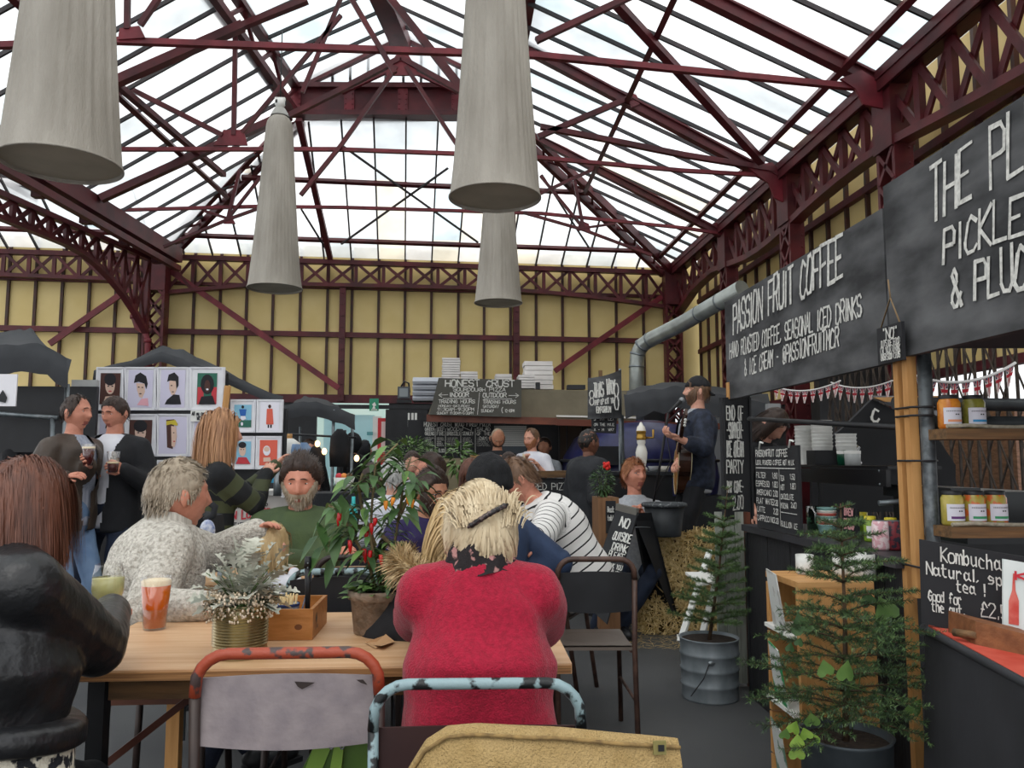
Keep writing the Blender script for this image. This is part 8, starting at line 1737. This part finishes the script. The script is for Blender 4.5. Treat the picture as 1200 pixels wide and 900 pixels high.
c = V(PY(359, 710, y0+.07).x, y0+.09, TZ+.012); r = thing('pepper_grinder', 'tall black-handled utensil standing in a glass in the wooden box', 'utensil', tuple(c)); q = MB(); q.tube([c+V(0, 0, .03), c+V(.0, 0, .13), c+V(-.002, 0, .20)], [.008, .009, .011], 12); q.tube([c+V(-.002, 0, .20), c+V(-.002, 0, .235)], [.013, .010], 12); q.build('handle', M_BLACK, r)
for z in (.20, .215): q = MB(); q.ell(c+V(0, -.012, z), (.003, .002, .003), 8, 6); q.build('rivet', M_STEEL, r)
q = MB(); q.lathe([(0, 0), (.024, 0), (.026, .04), (.024, .04), (.022, .004), (0, .004)], c, 20); q.build('glass', G_, r)
# chilli plant in stone pot
c = V(PY(442, 745, 2.68).x, 2.70, TZ); ph = PY(442, 690, 2.70).z-TZ; k_ = 2.70/933
r = thing('stone_pot', 'weathered pinkish stone pot with a rolled rim on the near table', 'pot', tuple(c)); q = MB(); q.lathe([(0, 0), (25.5*k_, 0), (27*k_, .004), (31*k_, ph*.78), (34*k_, ph*.80), (34.5*k_, ph*.97), (33*k_, ph), (30*k_, ph), (29*k_, ph*.9), (0, ph*.9)], c, 40)
q.build('pot', mat('lichened_stone', '#8f7d6c', '#6d6052', rough=.95, scale=18, bump=.7, bscale=60, thr=(.38, .66)), r); q = MB(); q.disc(c+V(0, 0, ph*.92), 29*k_, 24); q.build('soil', M_SOIL, r)
cp = c+V(0, 0, ph*.9); r = thing('chilli_plant', 'tall chilli plant with drooping leaves and red chillies in the stone pot', 'plant', tuple(cp)); rn = random.Random(21)
def pxs(x, y, dy=0): p = PY(x, y, 2.70+dy); return p
stems = [[(446, 688), (440, 660), (434, 630), (436, 590), (440, 545), (466, 520)], [(448, 688), (455, 665), (462, 640), (468, 600), (474, 560), (482, 535)], [(440, 690), (432, 660), (415, 630), (400, 600), (385, 592)], [(452, 690), (462, 672), (466, 655), (460, 640), (448, 628)], [(440, 640), (425, 600), (420, 570), (425, 555)], [(466, 610), (480, 580), (488, 560)]]
tips = []
for i, st in enumerate(stems):
    dy = rn.uniform(-.05, .05); pts = [pxs(x, y, dy*j/len(st)) for j, (x, y) in enumerate(st)]; q = MB(); q.tube(pts, [.0065-.0008*j for j in range(len(pts))] if i != 3 else .007, 8); q.build('stem', mat('woody_tan_stem', '#8a7a58', '#5a5038', rough=.8, scale=20), r); tips.append(pts)
nl = 0
for pts in tips:
    for j in range(1, len(pts)):
        for k in range(14 if j > 1 else 4):
            p = pts[j-1].lerp(pts[j], rn.random()); a = rn.uniform(0, 6.283); d = V(math.cos(a), math.sin(a)*.7, rn.uniform(-.15, .45)).normalized(); L = rn.uniform(.035, .075)
            p2 = p+d*rn.uniform(.012, .05); q = MB(); q.tube([p, p2], .0012, 4, mi=1); leafmesh(q, p2, (d+V(0, 0, -.35)).normalized(), L, L*.5, rn, 0, droop=.55); q.build('leaf', [M_LEAFD if rn.random() < .8 else M_LEAFM, M_STEMG], r)
for x, y in ((385, 598), (372, 612), (396, 625), (378, 640), (392, 652), (400, 580), (372, 628)):
    p = pxs(x, y, rn.uniform(-.05, .04)); q = MB(); leafmesh(q, p, V(rn.uniform(-.5, .3), -.2, -.5).normalized(), .085, .05, rn, 0, droop=.3); q.build('leaf', M_LEAFD, r)
M_CH = mat('glossy_red_chilli', '#b3161a', '#8f1014', rough=.2, scale=10); M_CHO = mat('orange_chilli', '#d8862a', rough=.25)
for x, y, l, o_ in ((398, 606, .035, 0), (435, 618, .03, 0), (410, 638, .035, 0), (427, 648, .036, 0), (434, 650, .036, 0), (440, 612, .022, 0), (446, 655, .034, 0), (430, 627, .025, 0), (478, 585, .028, 1), (483, 590, .024, 1), (461, 588, .022, 1), (452, 592, .025, 1)):
    p = pxs(x, y-5, -.07+rn.uniform(0, .03)); q = MB(); e = p+V(rn.uniform(-.006, .008), -.003, -l*1.25); q.tube([p, p.lerp(e, .35), p.lerp(e, .7), e], [.0065, .0075, .0055, .0012], 9); q.tube([p+V(0, 0, .012), p], .0015, 5, mi=1); q.build('chilli', [M_CHO if o_ else M_CH, M_STEMG], r)
r2 = thing('trailing_herb', 'low variegated green herb trailing over the rim of the stone pot', 'plant', tuple(cp))
for k in range(110): a = rn.uniform(0, 6.28); R0 = rn.uniform(.02, .105); p = cp+V(R0*math.cos(a), R0*math.sin(a), .02*rn.random()+(.012 if R0 < .09 else -.01)); q = MB(); leafmesh(q, p, V(math.cos(a), math.sin(a), .3).normalized(), .04, .028, rn); q.build('leaf', M_LEAFM if k % 3 else M_LEAFD, r2)
# folded napkin
c = PZ(466, 752, TZ); r = thing('folded_napkin', 'folded brown paper napkin beside the stone pot', 'napkin', tuple(c)); q = MB()
pts = [PZ(x, y, TZ+z) for x, y, z in ((426, 753, .002), (449, 743, .012), (462, 752, .002), (444, 760, .002), (449, 742, .018))]
q.add([PZ(427, 753, TZ+.002), PZ(452, 744, TZ+.022), PZ(461, 751, TZ+.003), PZ(440, 760, TZ+.002)], [(0, 1, 2, 3)]); q.add([PZ(437, 756, TZ+.001), PZ(452, 743, TZ+.024), PZ(463, 752, TZ+.004), PZ(447, 757, TZ+.016)], [(0, 1, 2), (0, 2, 3)]); q.build('paper', mat('kraft_paper', '#b9926a', rough=.8), r)
# second-table things
def cupon(label, x, y, z, rr, h, m, name='paper_cup', cat='cup'):
    c = PZ(x, y, z); q = MB(); q.lathe([(0, 0), (rr*.75, 0), (rr, h), (rr*.94, h), (rr*.7, .006), (0, .006)], c, 20); return tag(q.build(name, m), label, cat)
cupon('white paper cup on the second table by the purple T-shirt', 462, 661, .741, .036, .10, M_WHITE)
sp = PZ(372, 652, .80); q = MB(); q.ell(sp, (.035, .018, .016), 12, 8); q.tube([sp+V(-.03, 0, 0), sp+V(.03, .0, .01)], .018, 10); tag(q.build('dark_toy', M_BLACK), 'small dark toy under the hand of the man in green', 'toy')
for (A_, hand_i, lab) in ((pt_a, 0, 'pint of dark beer held by the man in the brown jacket'), (pt_b, 0, 'half-empty glass of dark beer held by the man in the blazer')):
    w_ = XF[A_['root'].name] @ (A_['W'][hand_i]+(A_['W'][hand_i]-A_['E'][hand_i]).normalized()*.085); c = w_+V(0, -.02, -.06); r = thing('beer_glass', lab, 'drink', tuple(c)); full = .80 if A_ is pt_a else .45
    q = MB(); q.lathe([(0, 0), (.030, 0), (.043, .15), (.041, .15), (.028, .01), (0, .01)], c, 24); q.build('glass', G_, r); q = MB(); q.lathe([(0, .01), (.0285, .01), (.0285+.0125*full, .15*full), (0, .15*full)], c, 24); q.build('beer', mat('dark_ruby_ale', '#4a1410', rough=.1), r)
    q = MB(); q.lathe([(.0285+.0125*full, .15*full), (.040, .15*full+.012), (0, .15*full+.013)], c, 24); q.build('foam', mat('cream_foam', '#e6d3b0'), r)
# pushchair handle
r = thing('pushchair', 'dark pushchair with a padded handle behind the oatmeal jumper', 'pushchair', tuple(PY(245, 640, 3.7))); q = MB(); q.tube([PY(x, y, 3.7) for x, y in ((226, 600), (232, 590), (244, 588), (252, 594), (250, 604), (240, 610))], .016, 10); q.build('handle', M_DGREY, r)
q = MB(); q.poly([PY(x, y, 3.75) for x, y in ((226, 602), (246, 606), (250, 640), (228, 640))], (0, 1, 0), .2); q.build('seat_shell', M_BLKCL, r); q = MB(); q.ell(PY(243, 622, 3.68), (.035, .03, .05), 12, 8); q.build('blanket', mat('white_blue_blanket', '#d0d4de', '#6a7cae', rough=.9, scale=40), r)
for dx in (-.06, .08): q = MB(); c_ = PY(238, 640, 3.8); q.tube([V(c_.x+dx, 3.8, 0.05), V(c_.x+dx, 3.8, c_.z)], .012, 8); q.build('leg', M_STEEL, r)
# ================= firs =================
bc = PZ(842, 826, 0); bc.y += .14; r = thing('galvanised_bucket', 'ribbed galvanised steel bin holding the farther fir', 'bucket', tuple(bc)); rb_ = 33.5*bc.y/933; hb_ = PY(842, 746, bc.y).z
prof = [(0, .0), (rb_*.95, 0), (rb_*.96, .01)]
for z in (.25, .5, .75): prof += [(rb_*(.95+.05*z), hb_*z-.008), (rb_*(.95+.05*z)+.006, hb_*z), (rb_*(.95+.05*z), hb_*z+.008)]
prof += [(rb_, hb_-.006), (rb_+.006, hb_), (rb_-.002, hb_+.002), (rb_*.96, hb_-.02), (0, hb_-.02)]
q = MB(); q.lathe(prof, bc, 44); q.build('bin', mat('mottled_galvanised', '#8b9398', '#6c757a', rough=.5, metal=.25, scale=9, bump=.1, bscale=30, thr=(.35, .65), stretch=(1, 1, .5)), r); q = MB(); q.disc(bc+V(0, 0, hb_-.015), rb_*.96, 30); q.build('soil', M_SOIL, r)
q = MB(); q.tube([bc+V(-.05, -rb_, hb_*.68), bc+V(-.09, -rb_-.02, hb_*.45), bc+V(-.15, -rb_*.9, hb_*.15)], .003, 6); _wh = q.build('wire_handle', M_BLACK, r)
q = MB(); q.ell(bc+V(-.04, -rb_, hb_*.68), (.02, .008, .012), 10, 6); q.build('handle_lug', M_STEEL, _wh)
fir('young fir tree growing in the ribbed galvanised bin', bc+V(0, 0, hb_-.03), PY(853, 570, bc.y), 15, .20, 5, needle=.022, fresh=.5, dens=1.0)
pc = V(PY(1000, 868, 2.50).x, 2.55, 0); rb_ = 52*2.5/933; zt_ = PY(1000, 866, 2.50).z; r = thing('zinc_pot', 'dull zinc pot holding the near fir at the bottom right', 'pot', tuple(pc)); q = MB(); q.lathe([(0, 0), (rb_*.9, 0), (rb_, zt_-.01), (rb_+.006, zt_), (rb_*.96, zt_), (rb_*.93, zt_-.03), (0, zt_-.03)], pc, 44); q.build('pot', mat('dark_zinc', '#3f464b', '#52595e', rough=.5, metal=.5, scale=9), r)
q = MB(); q.disc(pc+V(0, 0, zt_-.022), rb_*.93, 30); q.build('soil', M_SOIL, r)
ft = fir('wide young fir tree in the zinc pot, nearest on the right', pc+V(0, 0, zt_-.03), PY(985, 590, 2.55), 15, .33, 8, needle=.019, fresh=.15, dens=.85, droop=.25, low=.10)
ivy = thing('broad_leaved_creeper', 'broad heart-shaped green leaves growing among the near fir', 'plant', tuple(pc+V(0, 0, zt_)))
rn = random.Random(3)
for x, y, R0, m_, dy in ((968, 786, .038, M_LEAFM, -.22), (992, 790, .046, M_LEAFM, -.24), (1040, 718, .062, M_LEAFM, .02), (1018, 705, .04, M_LEAFD, .05), (930, 855, .030, M_LEAFL, -.2), (945, 862, .028, M_LEAFL, -.2), (935, 872, .032, M_LEAFL, -.22), (953, 868, .030, M_LEAFL, -.18), (952, 846, .034, M_LEAFM, -.15), (934, 884, .034, M_LEAFL, -.22), (926, 760, .022, M_LEAFD, -.1), (936, 754, .020, M_LEAFD, -.1), (1072, 832, .045, M_LEAFM, -.1), (940, 735, .05, M_LEAFD, -.05), (920, 862, .025, M_LEAFM, -.2)):
    q = MB(); a_ = V(rn.uniform(-.5, .5), rn.uniform(-.2, .2), 1).normalized(); s2 = a_.cross(V(rn.uniform(-.3, .3), 1, .3)).normalized(); heart(q, PY(x, y, 2.55+dy), a_, s2, R0); q.build('leaf', m_, ivy)
q = MB(); q.tube([PY(958, 790, 2.36), PY(990, 802, 2.34), PY(1020, 812, 2.36)], .002, 5); q.tube([pc+V(-.05, 0, zt_), PY(950, 862, 2.38), PY(935, 850, 2.36)], .002, 5); q.tube([pc+V(.02, 0, zt_), PY(1010, 780, 2.5), PY(1035, 720, 2.56)], .002, 5); q.build('vine', M_STEMG, ivy)
